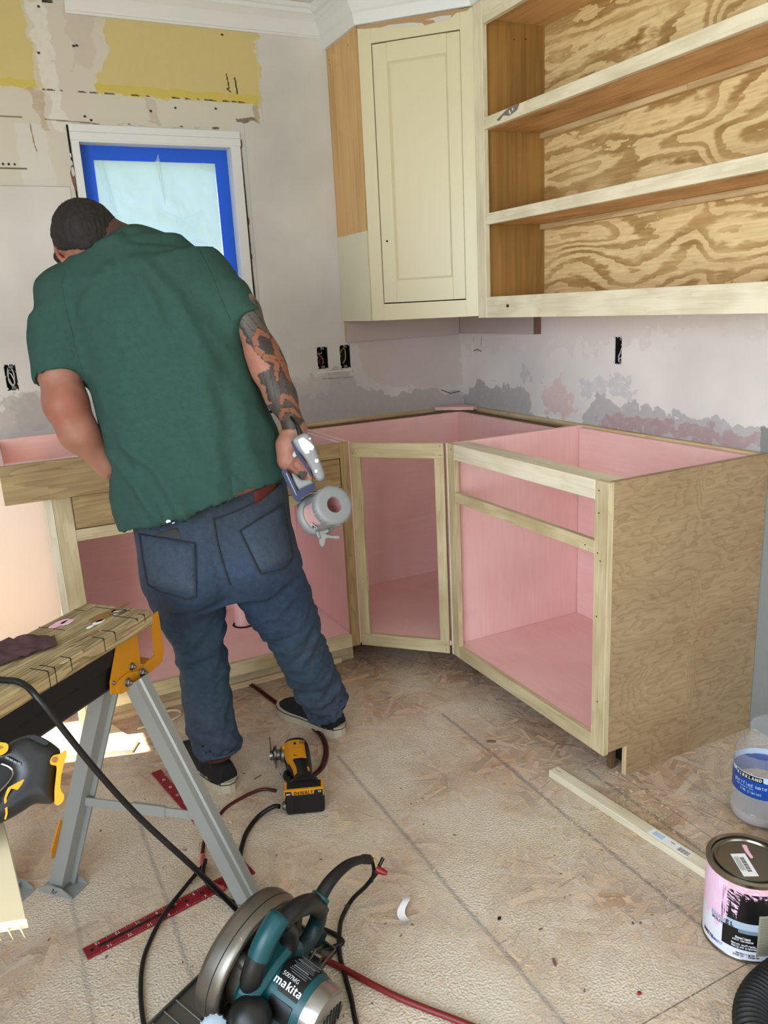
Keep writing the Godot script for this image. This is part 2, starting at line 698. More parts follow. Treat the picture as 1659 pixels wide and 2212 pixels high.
# fills a polygon given in pixels with ragged edges
func daub(im: Image, poly: Array, c: Color, ragged: float, amount: float, sd: int, feather := 2.0):
	var f := FastNoiseLite.new()
	f.seed = sd
	f.frequency = 0.03
	f.fractal_octaves = 4
	var lo := Vector2(1e9, 1e9)
	var hi := Vector2(-1e9, -1e9)
	for p in poly:
		lo = lo.min(p)
		hi = hi.max(p)
	lo -= Vector2(ragged, ragged)
	hi += Vector2(ragged, ragged)
	var q := PackedVector2Array(poly)
	for y in range(maxi(0, int(lo.y)), mini(im.get_height(), int(hi.y) + 1)):
		for x in range(maxi(0, int(lo.x)), mini(im.get_width(), int(hi.x) + 1)):
			var p := Vector2(x, y)
			if ragged > 0.0: p += Vector2(f.get_noise_2d(x, y), f.get_noise_2d(x + 900, y)) * ragged * 2.0
			if Geometry2D.is_point_in_polygon(p, q):
				var k := amount
				if feather > 0.0: k *= clampf(1.0 + f.get_noise_2d(x * 2.3 + 77, y * 2.3) * feather * 0.5, 0.0, 1.0)
				im.set_pixel(x, y, im.get_pixel(x, y).lerp(c, k))

func stroke(im: Image, pts: Array, wid: float, c: Color, amount := 1.0):
	for k in pts.size() - 1:
		var a: Vector2 = pts[k]
		var b: Vector2 = pts[k + 1]
		var steps := int(a.distance_to(b) * 1.5) + 1
		for s in steps:
			var p := a.lerp(b, float(s) / steps)
			for y in range(int(p.y - wid), int(p.y + wid) + 1):
				for x in range(int(p.x - wid), int(p.x + wid) + 1):
					if x >= 0 and y >= 0 and x < im.get_width() and y < im.get_height() and Vector2(x, y).distance_to(p) <= wid:
						im.set_pixel(x, y, im.get_pixel(x, y).lerp(c, amount))

func wall_base(w: int, h: int, c: Color, sd: int, amount: float) -> Image:
	var a := noise_bytes(w, h, 0.004, sd, 1, 1, 5)
	var data := PackedByteArray()
	data.resize(w * h * 3)
	var r := c.r * 255.0; var g := c.g * 255.0; var b := c.b * 255.0
	for i in w * h:
		var k := 1.0 + (a[i] - 128) * amount
		data[i * 3] = clampi(int(r * k), 0, 255)
		data[i * 3 + 1] = clampi(int(g * k), 0, 255)
		data[i * 3 + 2] = clampi(int(b * k), 0, 255)
	return Image.create_from_data(w, h, false, Image.FORMAT_RGB8, data)

# the window wall: x -3.2..0, y 0..2.5 at 420 pixels a metre
const WALL_PX := 420.0
func wp(x: float, y: float) -> Vector2:
	return Vector2((x + 3.2) * WALL_PX, (2.5 - y) * WALL_PX)

func window_wall_paint() -> StandardMaterial3D:
	var w := int(3.2 * WALL_PX)
	var h := int(2.5 * WALL_PX)
	var im := wall_base(w, h, Color(0.81, 0.795, 0.775), 31, 0.0005)
	# old cream wallboard above and beside the window
	daub(im, [wp(-3.2, 2.5), wp(-0.866, 2.5), wp(-0.874, 2.035), wp(-1.0, 2.035), wp(-1.0, 1.7), wp(-1.6, 1.7), wp(-1.6, 1.80), wp(-3.2, 1.80)], Color(0.80, 0.775, 0.715), 1.0, 1.0, 1, 0.0)
	# bare yellow paint where a soffit was
	daub(im, [wp(-3.2, 2.42), wp(-1.665, 2.40), wp(-1.645, 2.11), wp(-3.2, 2.115)], Color(0.79, 0.725, 0.49), 5.0, 1.0, 2, 0.25)
	daub(im, [wp(-1.44, 2.42), wp(-0.868, 2.42), wp(-0.876, 2.108), wp(-1.46, 2.108), wp(-1.47, 2.16), wp(-1.42, 2.22)], Color(0.79, 0.725, 0.49), 6.0, 1.0, 3, 0.25)
	daub(im, [wp(-3.2, 2.135), wp(-1.645, 2.135), wp(-1.645, 2.112), wp(-3.2, 2.112)], Color(0.79, 0.71, 0.34), 2.0, 0.9, 4, 0.2)
	daub(im, [wp(-1.47, 2.135), wp(-0.876, 2.135), wp(-0.876, 2.105), wp(-1.47, 2.108)], Color(0.79, 0.71, 0.34), 2.0, 0.9, 5, 0.2)
	# torn strip of plaster between them
	daub(im, [wp(-1.67, 2.43), wp(-1.40, 2.43), wp(-1.42, 2.21), wp(-1.50, 2.12), wp(-1.55, 1.85), wp(-1.62, 1.85), wp(-1.66, 2.1)], Color(0.80, 0.765, 0.72), 8.0, 0.85, 6, 0.9)
	daub(im, [wp(-1.53, 2.40), wp(-1.44, 2.40), wp(-1.46, 2.20), wp(-1.53, 2.18)], Color(0.76, 0.70, 0.64), 8.0, 0.6, 7, 1.2)
	daub(im, [wp(-1.66, 2.37), wp(-1.60, 2.38), wp(-1.58, 1.98), wp(-1.62, 1.98)], Color(0.87, 0.85, 0.82), 5.0, 0.7, 8, 1.2)
	# newer board below with a paler patch
	daub(im, [wp(-1.75, 2.0), wp(-1.66, 2.0), wp(-1.64, 1.80), wp(-1.75, 1.80)], Color(0.83, 0.82, 0.80), 2.0, 0.6, 9, 0.3)
	# rust and glue marks
	daub(im, [wp(-1.69, 2.11), wp(-1.65, 2.11), wp(-1.64, 1.98), wp(-1.66, 1.98)], Color(0.66, 0.55, 0.44), 4.0, 0.5, 10, 1.6)
	daub(im, [wp(-1.30, 2.10), wp(-1.27, 2.10), wp(-1.26, 2.02), wp(-1.30, 2.02)], Color(0.66, 0.58, 0.5), 5.0, 0.35, 11, 1.6)
	daub(im, [wp(-0.97, 2.05), wp(-0.9, 2.06), wp(-0.885, 2.04), wp(-0.97, 2.035)], Color(0.36, 0.28, 0.22), 4.0, 0.7, 12, 1.6)
	daub(im, [wp(-0.90, 2.10), wp(-0.88, 2.10), wp(-0.88, 2.03), wp(-0.90, 2.04)], Color(0.64, 0.58, 0.48), 2.0, 0.7, 13, 1.0)
	# cuts and pencil lines
	stroke(im, [wp(-3.2, 2.018), wp(-1.72, 2.018)], 0.8, Color(0.45, 0.42, 0.38), 0.7)
	stroke(im, [wp(-1.65, 2.015), wp(-1.50, 2.01), wp(-1.44, 2.0)], 0.8, Color(0.42, 0.36, 0.3), 0.6)
	stroke(im, [wp(-3.2, 1.856), wp(-1.73, 1.856)], 0.9, Color(0.36, 0.32, 0.28), 0.7)
	for k in 5: stroke(im, [wp(-1.84 + 0.018 * k, 1.869), wp(-1.838 + 0.018 * k, 1.869)], 1.4, Color(0.1, 0.09, 0.08), 0.9)
	stroke(im, [wp(-3.2, 1.80), wp(-1.60, 1.80)], 0.7, Color(0.62, 0.6, 0.57), 0.5)
	stroke(im, [wp(-1.70, 2.0), wp(-1.695, 1.93), wp(-1.69, 1.91)], 0.9, Color(0.55, 0.47, 0.38), 0.6)
	stroke(im, [wp(-0.996, 2.20), wp(-0.99, 2.155), wp(-0.998, 2.15), wp(-0.985, 2.14)], 0.9, Color(0.22, 0.16, 0.1), 0.8)
	stroke(im, [wp(-0.965, 2.19), wp(-0.96, 2.135)], 1.0, Color(0.18, 0.14, 0.1), 0.8)
	for q in [[-1.62, 2.36], [-1.525, 2.25], [-1.515, 2.252], [-1.64, 2.22], [-1.52, 2.03], [-1.5, 2.02], [-1.05, 2.08], [-1.2, 2.075], [-1.0, 2.33], [-1.29, 2.06]]:
		stroke(im, [wp(q[0], q[1]), wp(q[0] + 0.004, q[1])], 1.5, Color(0.14, 0.11, 0.09), 0.8)
	for k in 26:
		var x := rng.randf_range(-1.65, -0.88)
		stroke(im, [wp(x, 2.108), wp(x + rng.randf_range(0.004, 0.03), 2.107)], 0.9, Color(0.30, 0.22, 0.15), 0.7)
	# bare joint compound and grey board above the cabinets
	daub(im, [wp(-1.95, 1.10), wp(-1.86, 1.10), wp(-1.80, 1.06), wp(-1.6, 1.06), wp(-1.0, 1.04), wp(-0.80, 1.04), wp(-0.74, 1.06), wp(-0.70, 1.09), wp(-0.565, 1.09), wp(-0.56, 1.02), wp(-0.50, 0.985), wp(-0.38, 0.96), wp(-0.22, 0.97), wp(-0.06, 0.945), wp(0.0, 0.935), wp(0.0, 0.82), wp(-1.95, 0.82)], Color(0.69, 0.67, 0.655), 9.0, 0.9, 14, 0.7)
	daub(im, [wp(-0.86, 1.07), wp(-0.665, 1.08), wp(-0.66, 0.99), wp(-0.86, 1.0)], Color(0.76, 0.74, 0.72), 8.0, 0.7, 15, 1.8)
	daub(im, [wp(-1.90, 1.09), wp(-1.72, 1.10), wp(-1.70, 0.98), wp(-1.90, 0.96)], Color(0.62, 0.60, 0.57), 8.0, 0.4, 16, 1.8)
	stroke(im, [wp(-0.72, 1.082), wp(-0.56, 1.082)], 1.2, Color(0.86, 0.85, 0.83), 0.8)
	stroke(im, [wp(-0.70, 1.055), wp(-0.56, 1.050)], 0.7, Color(0.45, 0.44, 0.43), 0.5)
	stroke(im, [wp(-0.12, 0.955), wp(-0.07, 0.935), wp(-0.02, 0.94)], 1.0, Color(0.25, 0.24, 0.23), 0.5)
	# pink overspray in the corner
	daub(im, [wp(-0.56, 1.30), wp(0.0, 1.30), wp(0.0, 0.96), wp(-0.35, 0.98), wp(-0.50, 1.05)], Color(0.78, 0.69, 0.665), 10.0, 0.45, 17, 0.6)
	daub(im, [wp(-3.2, 0.82), wp(-1.5, 0.82), wp(-1.5, 0.0), wp(-3.2, 0.0)], Color(0.90, 0.88, 0.83), 2.0, 0.95, 18, 0.1)
	var m := plain("window_wall_paint", Color.WHITE, 0.7, 0.0, 0.4)
	m.albedo_texture = ImageTexture.create_from_image(im)
	return m

# the shelf wall: z 0..2.6, y 0.8..1.35 painted in detail
func sp(z: float, y: float) -> Vector2:
	return Vector2(z * 420.0, (1.40 - y) * 420.0)

func shelf_wall_paint() -> StandardMaterial3D:
	var im := wall_base(1092, 588, Color(0.87, 0.845, 0.825), 33, 0.0005)
	daub(im, [sp(0.0, 1.40), sp(2.6, 1.40), sp(2.6, 1.28), sp(1.3, 1.22), sp(0.9, 1.16), sp(0.0, 1.12)], Color(0.85, 0.80, 0.79), 20.0, 0.5, 21, 1.0)
	daub(im, [sp(0.0, 0.92), sp(0.06, 0.95), sp(0.13, 0.985), sp(0.30, 0.99), sp(0.42, 0.985), sp(0.50, 0.96), sp(0.52, 0.92), sp(0.525, 0.88), sp(0.56, 0.862), sp(0.78, 0.86), sp(0.85, 0.90), sp(0.87, 0.96), sp(0.92, 0.985), sp(1.02, 0.97), sp(1.12, 0.965), sp(1.4, 0.955), sp(1.7, 0.955), sp(2.6, 0.955), sp(2.6, 0.06), sp(0.0, 0.06)], Color(0.69, 0.675, 0.67), 9.0, 0.9, 22, 0.7)
	daub(im, [sp(0.45, 1.06), sp(0.50, 1.08), sp(0.52, 1.03), sp(0.47, 1.01)], Color(0.70, 0.69, 0.69), 8.0, 0.5, 23, 2.0)
	daub(im, [sp(0.80, 1.05), sp(1.08, 1.05), sp(1.10, 0.99), sp(0.80, 0.99)], Color(0.73, 0.725, 0.73), 12.0, 0.5, 24, 2.0)
	daub(im, [sp(0.60, 1.02), sp(0.72, 1.03), sp(0.80, 0.90), sp(0.60, 0.88)], Color(0.83, 0.70, 0.69), 12.0, 0.65, 25, 1.4)
	daub(im, [sp(1.0, 0.93), sp(2.0, 0.92), sp(2.0, 0.88), sp(0.9, 0.885)], Color(0.66, 0.52, 0.53), 8.0, 0.6, 26, 1.6)
	stroke(im, [sp(0.10, 1.125), sp(0.13, 1.132), sp(0.16, 1.125)], 0.9, Color(0.35, 0.31, 0.3), 0.7)
	stroke(im, [sp(0.165, 1.19), sp(0.16, 1.15)], 0.7, Color(0.42, 0.38, 0.37), 0.5)
	stroke(im, [sp(0.10, 1.19), sp(0.10, 1.165)], 0.7, Color(0.5, 0.45, 0.44), 0.4)
	daub(im, [sp(1.6, 0.95), sp(2.6, 0.95), sp(2.6, 0.0), sp(1.6, 0.0)], Color(0.50, 0.51, 0.49), 2.0, 0.9, 27, 0.1)
	var m := plain("shelf_wall_paint", Color.WHITE, 0.7, 0.0, 0.4)
	m.albedo_texture = ImageTexture.create_from_image(im)
	m.texture_repeat = false
	return m

func cloth(called: String, c: Color, sd: int, weave: float, rough := 0.9) -> StandardMaterial3D:
	var w := 256
	var g := noise_bytes(w, w, 0.35, sd, 1, 1, 2)
	var a := noise_bytes(w, w, 0.03, sd + 1, 1, 1, 4)
	var data := PackedByteArray()
	data.resize(w * w * 3)
	for i in w * w:
		var k := 1.0 + (g[i] - 128) * weave + (a[i] - 128) * weave * 0.4
		data[i * 3] = clampi(int(235 * k), 0, 255)
		data[i * 3 + 1] = clampi(int(235 * k), 0, 255)
		data[i * 3 + 2] = clampi(int(235 * k), 0, 255)
	var m := plain(called, c, rough, 0.0, 0.3)
	m.albedo_texture = ImageTexture.create_from_image(Image.create_from_data(w, w, false, Image.FORMAT_RGB8, data))
	m.uv1_triplanar = true
	m.uv1_scale = Vector3(6, 6, 6)
	m.vertex_color_use_as_albedo = true
	return m

func make_materials():
	wood("poplar", Color(0.60, 0.53, 0.37), Color(0.79, 0.725, 0.57), 0.9, 0.16, 3.0, 0.9, 101, 0.5, 0.35, 0.16, 1024, 256)
	wood("pale_poplar", Color(0.72, 0.67, 0.545), Color(0.87, 0.83, 0.725), 0.9, 0.20, 3.0, 1.0, 111, 0.5, 0.32, 0.14, 1024, 256)
	wood("olive_poplar", Color(0.44, 0.355, 0.215), Color(0.66, 0.56, 0.375), 1.0, 0.22, 3.0, 1.3, 121, 0.5, 0.5, 0.22, 1024, 256)
	wood("birch_ply", Color(0.71, 0.54, 0.345), Color(0.83, 0.665, 0.45), 1.2, 0.5, 4.0, 1.6, 131, 0.55, 0.35, 0.5, 512, 256)
	wood("golden_ply", Color(0.50, 0.365, 0.18), Color(0.63, 0.475, 0.255), 1.2, 0.5, 4.0, 1.6, 141, 0.5, 0.35, 0.5, 512, 256)
	wood("knotty_pine", Color(0.60, 0.42, 0.25), Color(0.83, 0.66, 0.455), 1.2, 0.30, 5.0, 1.2, 151, 0.55, 0.4, 0.2, 1024, 256, 5)
	wood("treated_pine", Color(0.38, 0.31, 0.19), Color(0.66, 0.58, 0.42), 0.7, 0.19, 13.0, 1.2, 161, 0.7, 0.95, 0.5, 1024, 256, 1)
	wood("raw_board", Color(0.66, 0.54, 0.37), Color(0.84, 0.74, 0.57), 0.8, 0.2, 5.0, 1.0, 171, 0.65, 0.5, 0.4, 512, 128)
	plywood_figure()
	veneer()
	pink_paint()
	strand_board()
	window_wall_paint()
	shelf_wall_paint()
	plain("cream_enamel", Color(0.835, 0.795, 0.665), 0.35)
	plain("cream_primer", Color(0.87, 0.85, 0.735), 0.4)
	plain("white_trim", Color(0.86, 0.86, 0.86), 0.4)
	plain("ceiling_white", Color(0.84, 0.83, 0.82), 0.8)
	plain("room_white", Color(0.80, 0.78, 0.75), 0.8)
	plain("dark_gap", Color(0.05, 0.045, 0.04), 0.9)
	plain("outlet_dark", Color(0.06, 0.06, 0.065), 0.7)
	plain("outlet_grey", Color(0.42, 0.42, 0.43), 0.5)
	plain("wire_white", Color(0.80, 0.79, 0.75), 0.45)
	plain("wire_red", Color(0.52, 0.06, 0.08), 0.4)
	plain("wire_yellow", Color(0.62, 0.55, 0.16), 0.4)
	plain("cable_cream", Color(0.86, 0.78, 0.62), 0.5)
	plain("gypsum", Color(0.80, 0.78, 0.75), 0.9)
	plain("board_brown", Color(0.46, 0.34, 0.29), 0.8)
	plain("cleat_paint", Color(0.735, 0.675, 0.655), 0.65)
	plain("raw_brown", Color(0.40, 0.29, 0.18), 0.8)
	plain("tape_blue", Color(0.19, 0.48, 0.95), 0.6)
	mats.tape_blue.backlight_enabled = true
	mats.tape_blue.backlight = Color(0.10, 0.35, 0.9)
	plain("cord_black", Color(0.022, 0.022, 0.024), 0.42)
	plain("rubber_black", Color(0.028, 0.028, 0.030), 0.55)
	plain("tool_black", Color(0.065, 0.066, 0.066), 0.45)
	plain("tool_yellow", Color(0.83, 0.56, 0.035), 0.4)
	plain("horse_yellow", Color(0.80, 0.53, 0.04), 0.45)
	plain("horse_grey", Color(0.60, 0.61, 0.59), 0.45, 0.25)
	plain("horse_black", Color(0.025, 0.025, 0.027), 0.5)
	plain("steel", Color(0.62, 0.62, 0.61), 0.28, 1.0)
	plain("dull_steel", Color(0.46, 0.455, 0.43), 0.42, 0.9)
	plain("magnesium", Color(0.50, 0.48, 0.44), 0.38, 0.85)
	plain("can_steel", Color(0.56, 0.53, 0.47), 0.26, 1.0)
	plain("teal", Color(0.0, 0.27, 0.29), 0.4)
	plain("teal_dark", Color(0.0, 0.14, 0.15), 0.45)
	plain("label_black", Color(0.03, 0.03, 0.03), 0.4)
	plain("white_ink", Color(0.86, 0.86, 0.86), 0.5)
	plain("black_ink", Color(0.03, 0.03, 0.035), 0.5)
	plain("red_alu", Color(0.52, 0.06, 0.12), 0.4, 0.1)
	plain("hose_maroon", Color(0.27, 0.045, 0.055), 0.4)
	plain("hose_red", Color(0.45, 0.09, 0.075), 0.45)
	plain("hose_pink", Color(0.72, 0.30, 0.32), 0.45)
	plain("nut_red", Color(0.52, 0.05, 0.03), 0.4)
	plain("paint_pink", Color(0.93, 0.72, 0.79), 0.3)
	plain("paint_pink_wet", Color(0.80, 0.56, 0.54), 0.2)
	plain("paint_white", Color(0.90, 0.92, 0.92), 0.4)
	plain("glue_amber", Color(0.52, 0.35, 0.10), 0.35)
	plain("paper_white", Color(0.92, 0.91, 0.90), 0.7)
	plain("sandpaper", Color(0.29, 0.18, 0.19), 0.85)
	plain("sprayer_grey", Color(0.50, 0.505, 0.50), 0.45)
	plain("sprayer_light", Color(0.70, 0.71, 0.69), 0.5)
	plain("sprayer_blue", Color(0.025, 0.055, 0.24), 0.4)
	plain("sole_rubber", Color(0.71, 0.67, 0.57), 0.65)
	plain("shoe_canvas", Color(0.040, 0.040, 0.046), 0.85)
	plain("shoe_lining", Color(0.28, 0.13, 0.07), 0.8)
	plain("belt_leather", Color(0.36, 0.085, 0.03), 0.5)
	plain("phone_grey", Color(0.20, 0.185, 0.17), 0.4)
	plain("thread_grey", Color(0.13, 0.135, 0.145), 0.8)
	plain("shaving", Color(0.80, 0.72, 0.58), 0.8)
	plain("jug_blue", Color(0.05, 0.27, 0.60), 0.35)
	plain("jug_sky", Color(0.72, 0.80, 0.88), 0.4)
	plain("can_black", Color(0.018, 0.024, 0.03), 0.32)
	plain("can_silver", Color(0.58, 0.64, 0.68), 0.3)
	plain("can_tan", Color(0.55, 0.52, 0.44), 0.4)
	plain("can_white", Color(0.84, 0.85, 0.88), 0.4)
	cloth("shirt_green", Color(0.205, 0.32, 0.285), 61, 0.0012, 0.95)
	cloth("denim", Color(0.27, 0.315, 0.375), 63, 0.0026, 0.9)
	var skin := plain("skin", Color.WHITE, 0.52, 0.0, 0.4)
	skin.vertex_color_use_as_albedo = true
	var hair := plain("hair", Color(0.10, 0.072, 0.055), 0.8)
	hair.vertex_color_use_as_albedo = false
	var glass := plain("pane_glass", Color(0.9, 0.95, 0.96, 0.12), 0.05)
	glass.transparency = BaseMaterial3D.TRANSPARENCY_ALPHA
	var film := plain("plastic_film", Color(0.93, 0.97, 0.99), 0.45)
	film.transparency = BaseMaterial3D.TRANSPARENCY_ALPHA
	film.albedo_color.a = 0.62
	film.backlight_enabled = true
	film.backlight = Color(0.9, 0.98, 1.0)
	var pet := plain("clear_plastic", Color(0.93, 0.95, 0.96, 0.10), 0.06)
	pet.transparency = BaseMaterial3D.TRANSPARENCY_ALPHA
	var liner := plain("cup_liner", Color(0.90, 0.74, 0.73, 0.55), 0.2)
	liner.transparency = BaseMaterial3D.TRANSPARENCY_ALPHA
	plain("siding", Color(0.62, 0.68, 0.66), 0.8)
	plain("grass_far", Color(0.30, 0.36, 0.20), 0.9)

# ---------------------------------------------------------------- the room
# a wall with rectangular holes; U and V span it, N is the side that is seen
func slab(b: MB, o: Vector3, U: Vector3, V: Vector3, N: Vector3, us: Array, vs: Array, holes: Array, thick: float, uvs: Rect2):
	for i in us.size() - 1:
		for j in vs.size() - 1:
			var cu: float = (us[i] + us[i + 1]) / 2
			var cv: float = (vs[j] + vs[j + 1]) / 2
			var hole := false
			for h in holes:
				if h.has_point(Vector2(cu, cv)): hole = true
			if hole: continue
			for side in [0.0, 1.0]:
				var q := []
				var t := []
				for e in [[i, j], [i + 1, j], [i + 1, j + 1], [i, j + 1]]:
					q.append(o + U * us[e[0]] + V * vs[e[1]] - N * thick * side)
					t.append(Vector2((us[e[0]] - uvs.position.x) / uvs.size.x, 1.0 - (vs[e[1]] - uvs.position.y) / uvs.size.y))
				b.quad(q[0], q[1], q[2], q[3], N if side == 0.0 else -N, t[0], t[1], t[2], t[3])
	var lo := Vector2(us[0], vs[0])
	var hi := Vector2(us[-1], vs[-1])
	var edges := holes.duplicate()
	edges.append(Rect2(lo, hi - lo))
	for k in edges.size():
		var h: Rect2 = edges[k]
		var sgn := -1.0 if k == edges.size() - 1 else 1.0
		var c := [h.position, Vector2(h.end.x, h.position.y), h.end, Vector2(h.position.x, h.end.y)]
		var mid := h.get_center()
		for e in 4:
			var p: Vector2 = c[e]
			var r: Vector2 = c[(e + 1) % 4]
			var d := (mid - (p + r) / 2).normalized() * sgn
			var nn := (U * d.x + V * d.y).normalized()
			b.quad(o + U * p.x + V * p.y, o + U * r.x + V * r.y, o + U * r.x + V * r.y - N * thick, o + U * p.x + V * p.y - N * thick, nn)

func sorted_marks(base: Array, holes: Array, axis: int) -> Array:
	var s := base.duplicate()
	for h in holes:
		s.append(h.position[axis])
		s.append(h.end[axis])
	s.sort()
	return s

func rect(x0: float, y0: float, x1: float, y1: float) -> Rect2:
	return Rect2(x0, y0, x1 - x0, y1 - y0)

func build_room():
	# floor: four sheets of strand board with open seams
	var fl := Node3D.new()
	fl.name = "floor"
	add_child(fl)
	struct(fl)
	var xs := [-3.3, -1.737, -0.5185, 0.06]
	var zs := [-0.12, 2.2575, 4.7, 6.1]
	for i in 3:
		for j in 3:
			var b := mb()
			var x0: float = xs[i] + 0.0014
			var x1: float = xs[i + 1] - 0.0014
			var z0: float = zs[j] + 0.0014
			var z1: float = zs[j + 1] - 0.0014
			if i == 1 and j == 0: x0 -= 0.0028
			var t := func(p): return Vector2((p.x + FLOOR_SIDE) / FLOOR_SIDE, p.z / FLOOR_SIDE)
			var q := [Vector3(x0, 0, z0), Vector3(x1, 0, z0), Vector3(x1, 0, z1), Vector3(x0, 0, z1)]
			b.quad(q[0], q[1], q[2], q[3], Vector3.UP, t.call(q[0]), t.call(q[1]), t.call(q[2]), t.call(q[3]))
			for e in 4:
				var p: Vector3 = q[e]
				var r: Vector3 = q[(e + 1) % 4]
				var nn: Vector3 = ((p + r) / 2 - (q[0] + q[2]) / 2).normalized()
				b.quad(p, r, r - Vector3(0, 0.018, 0), p - Vector3(0, 0.018, 0), nn, t.call(p), t.call(r), t.call(r), t.call(p))
			obj("strand_board_sheet", b, mats.strand_board, fl)
	var sub := mb()
	sub.span(Vector3(-3.4, -0.1, -0.2), Vector3(0.2, -0.018, 6.2), 0.0)
	obj("subfloor", sub, mats.dark_gap, fl)

	# window wall
	var holes := [rect(-1.55, 1.112, -1.005, 1.95), rect(-1.906, 1.115, -1.868, 1.206), rect(-0.715, 1.095, -0.667, 1.186), rect(-0.611, 1.09, -0.563, 1.187), rect(-1.605, 2.372, -1.57, 2.392)]
	var b := mb()
	var us := sorted_marks([-3.2, 0.0], holes, 0)
	var vs := sorted_marks([0.0, 2.46], holes, 1)
	slab(b, Vector3.ZERO, Vector3.RIGHT, Vector3.UP, Vector3.BACK, us, vs, holes, 0.10, rect(-3.2, 0, 0, 2.5))
	var wl := obj("wall_back", b, mats.window_wall_paint)
	struct(wl)
	b = mb()
	b.span(Vector3(-0.8, 1.0, -0.115), Vector3(-0.5, 1.3, -0.101), 0.0)
	b.span(Vector3(-2.0, 1.0, -0.115), Vector3(-1.7, 1.3, -0.101), 0.0)
	b.span(Vector3(-1.7, 2.3, -0.115), Vector3(-1.5, 2.44, -0.101), 0.0)
	obj("cavity_backing", b, mats.dark_gap, wl)
	# proud sheet of new drywall right of the window, its raw edge showing
	b = mb()
	var dw := func(x0, y0, x1, y1):
		var h := []
		if x0 < -0.6 and y0 < 1.2: h = [rect(-0.715, 1.095, -0.667, 1.186), rect(-0.611, 1.09, -0.563, 1.187)]
		slab(b, Vector3(0, 0, 0.006), Vector3.RIGHT, Vector3.UP, Vector3.BACK, sorted_marks([x0, x1], h, 0), sorted_marks([y0, y1], h, 1), h, 0.0058, rect(-3.2, 0, 0, 2.5))
	dw.call(-0.868, 2.035, 0.0, 2.44)
	dw.call(-0.945, 0.80, 0.0, 2.035)
	obj("drywall_sheet", b, mats.window_wall_paint, wl)
	b = mb()
	slab(b, Vector3(0, 0, 0.004), Vector3.RIGHT, Vector3.UP, Vector3.BACK, [-2.4, -1.906, -1.868, -1.60], [0.8, 1.115, 1.206, 1.80], [rect(-1.906, 1.115, -1.868, 1.206)], 0.0038, rect(-3.2, 0, 0, 2.5))
	obj("drywall_sheet", b, mats.window_wall_paint, wl)
	# ragged shreds of board along the window opening
	for k in 34:
		var s := mb()
		var side := k % 2
		var y := rng.randf_range(1.2, 2.0)
		var x := -0.962 if side == 0 else -1.582
		if k > 24:
			x = rng.randf_range(-1.5, -1.0)
			y = 2.012
		var r := rng.randf_range(0.004, 0.011)
		var poly := PackedVector2Array()
		for e in 6:
			var a := TAU * e / 6 + rng.randf() * 0.7
			poly.append(Vector2(cos(a) * r * (0.5 if k <= 24 else 1.4), sin(a) * r * (1.6 if k <= 24 else 0.4)))
		s.extrude(poly, 0.0, rng.randf_range(0.002, 0.006), 0.0, Transform3D(Basis.IDENTITY, Vector3(x, y, 0.0)))
		obj("board_shred", s, mats.gypsum if k % 3 else mats.board_brown, wl)
	# dark split between the jamb and the old board on the left
	b = mb()
	b.extrude(PackedVector2Array([Vector2(-1.584, 2.0), Vector2(-1.577, 2.0), Vector2(-1.577, 1.6), Vector2(-1.583, 1.78)]), 0.0, 0.0012, 0.0)
	b.extrude(PackedVector2Array([Vector2(-0.966, 1.99), Vector2(-0.963, 1.8), Vector2(-0.962, 1.5), Vector2(-0.958, 1.3), Vector2(-0.963, 1.3), Vector2(-0.966, 1.5)]), 0.0, 0.0066, 0.0)
	obj("open_crack", b, mats.dark_gap, wl)
	b = mb()
	b.extrude(PackedVector2Array([Vector2(-1.586, 1.862), Vector2(-1.580, 1.868), Vector2(-1.577, 1.82), Vector2(-1.582, 1.785), Vector2(-1.588, 1.81), Vector2(-1.592, 1.845)]), 0.0, 0.0034, 0.0)
	b.extrude(PackedVector2Array([Vector2(-0.958, 1.17), Vector2(-0.950, 1.19), Vector2(-0.949, 1.15), Vector2(-0.954, 1.14)]), 0.0, 0.0074, 0.0)
	obj("broken_board_patch", b, mats.board_brown, wl)
	# exposed lath where the crown moulding is missing
	for k in 5:
		b = mb()
		b.span(Vector3(-2.5, 2.405 + 0.011 * k, 0.0), Vector3(-1.56 - 0.04 * (k % 2), 2.413 + 0.011 * k, 0.008 + 0.004 * (k % 3)), 0.001)
		obj("lath_strip", b, mats.raw_brown, wl)

	# shelf wall
	b = mb()
	var oh := [rect(0.996, 1.103, 1.030, 1.196)]
	slab(b, Vector3.ZERO, Vector3.BACK, Vector3.UP, Vector3.LEFT, [-0.1, 0.996, 1.030, 2.6, 6.1], [0.0, 1.103, 1.196, 2.46], oh, 0.10, rect(0.0, 0.0, 2.6, 1.4))
	wl = obj("wall_right", b, mats.shelf_wall_paint)
	struct(wl)
	b = mb()
	b.span(Vector3(0.101, 0.9, 0.8), Vector3(0.12, 1.3, 1.2), 0.0)
	obj("cavity_backing", b, mats.dark_gap, wl)
	# unseen sides of the room, with the openings that let daylight in
	b = mb()
	holes = [rect(0.22, 0.04, 0.53, 2.19)]
	slab(b, Vector3(-2.45, 0, 0), Vector3.BACK, Vector3.UP, Vector3.RIGHT, [-0.1, 0.22, 0.53, 0.8], [0.0, 0.04, 2.19, 2.46], holes, 0.12, rect(0, 0, 1, 2))
	struct(obj("wall_left", b, mats.room_white))
	b = mb()
	b.span(Vector3(-3.2, 0, 0.70), Vector3(-2.57, 2.46, 0.80), 0.0)
	struct(obj("wall_left", b, mats.room_white))
	b = mb()
	holes = [rect(2.2, 0.40, 4.4, 2.1)]
	slab(b, Vector3(-3.2, 0, 0), Vector3.BACK, Vector3.UP, Vector3.RIGHT, [0.7, 2.2, 4.4, 6.1], [0.0, 0.40, 2.1, 2.46], holes, 0.12, rect(0, 0, 6, 2))
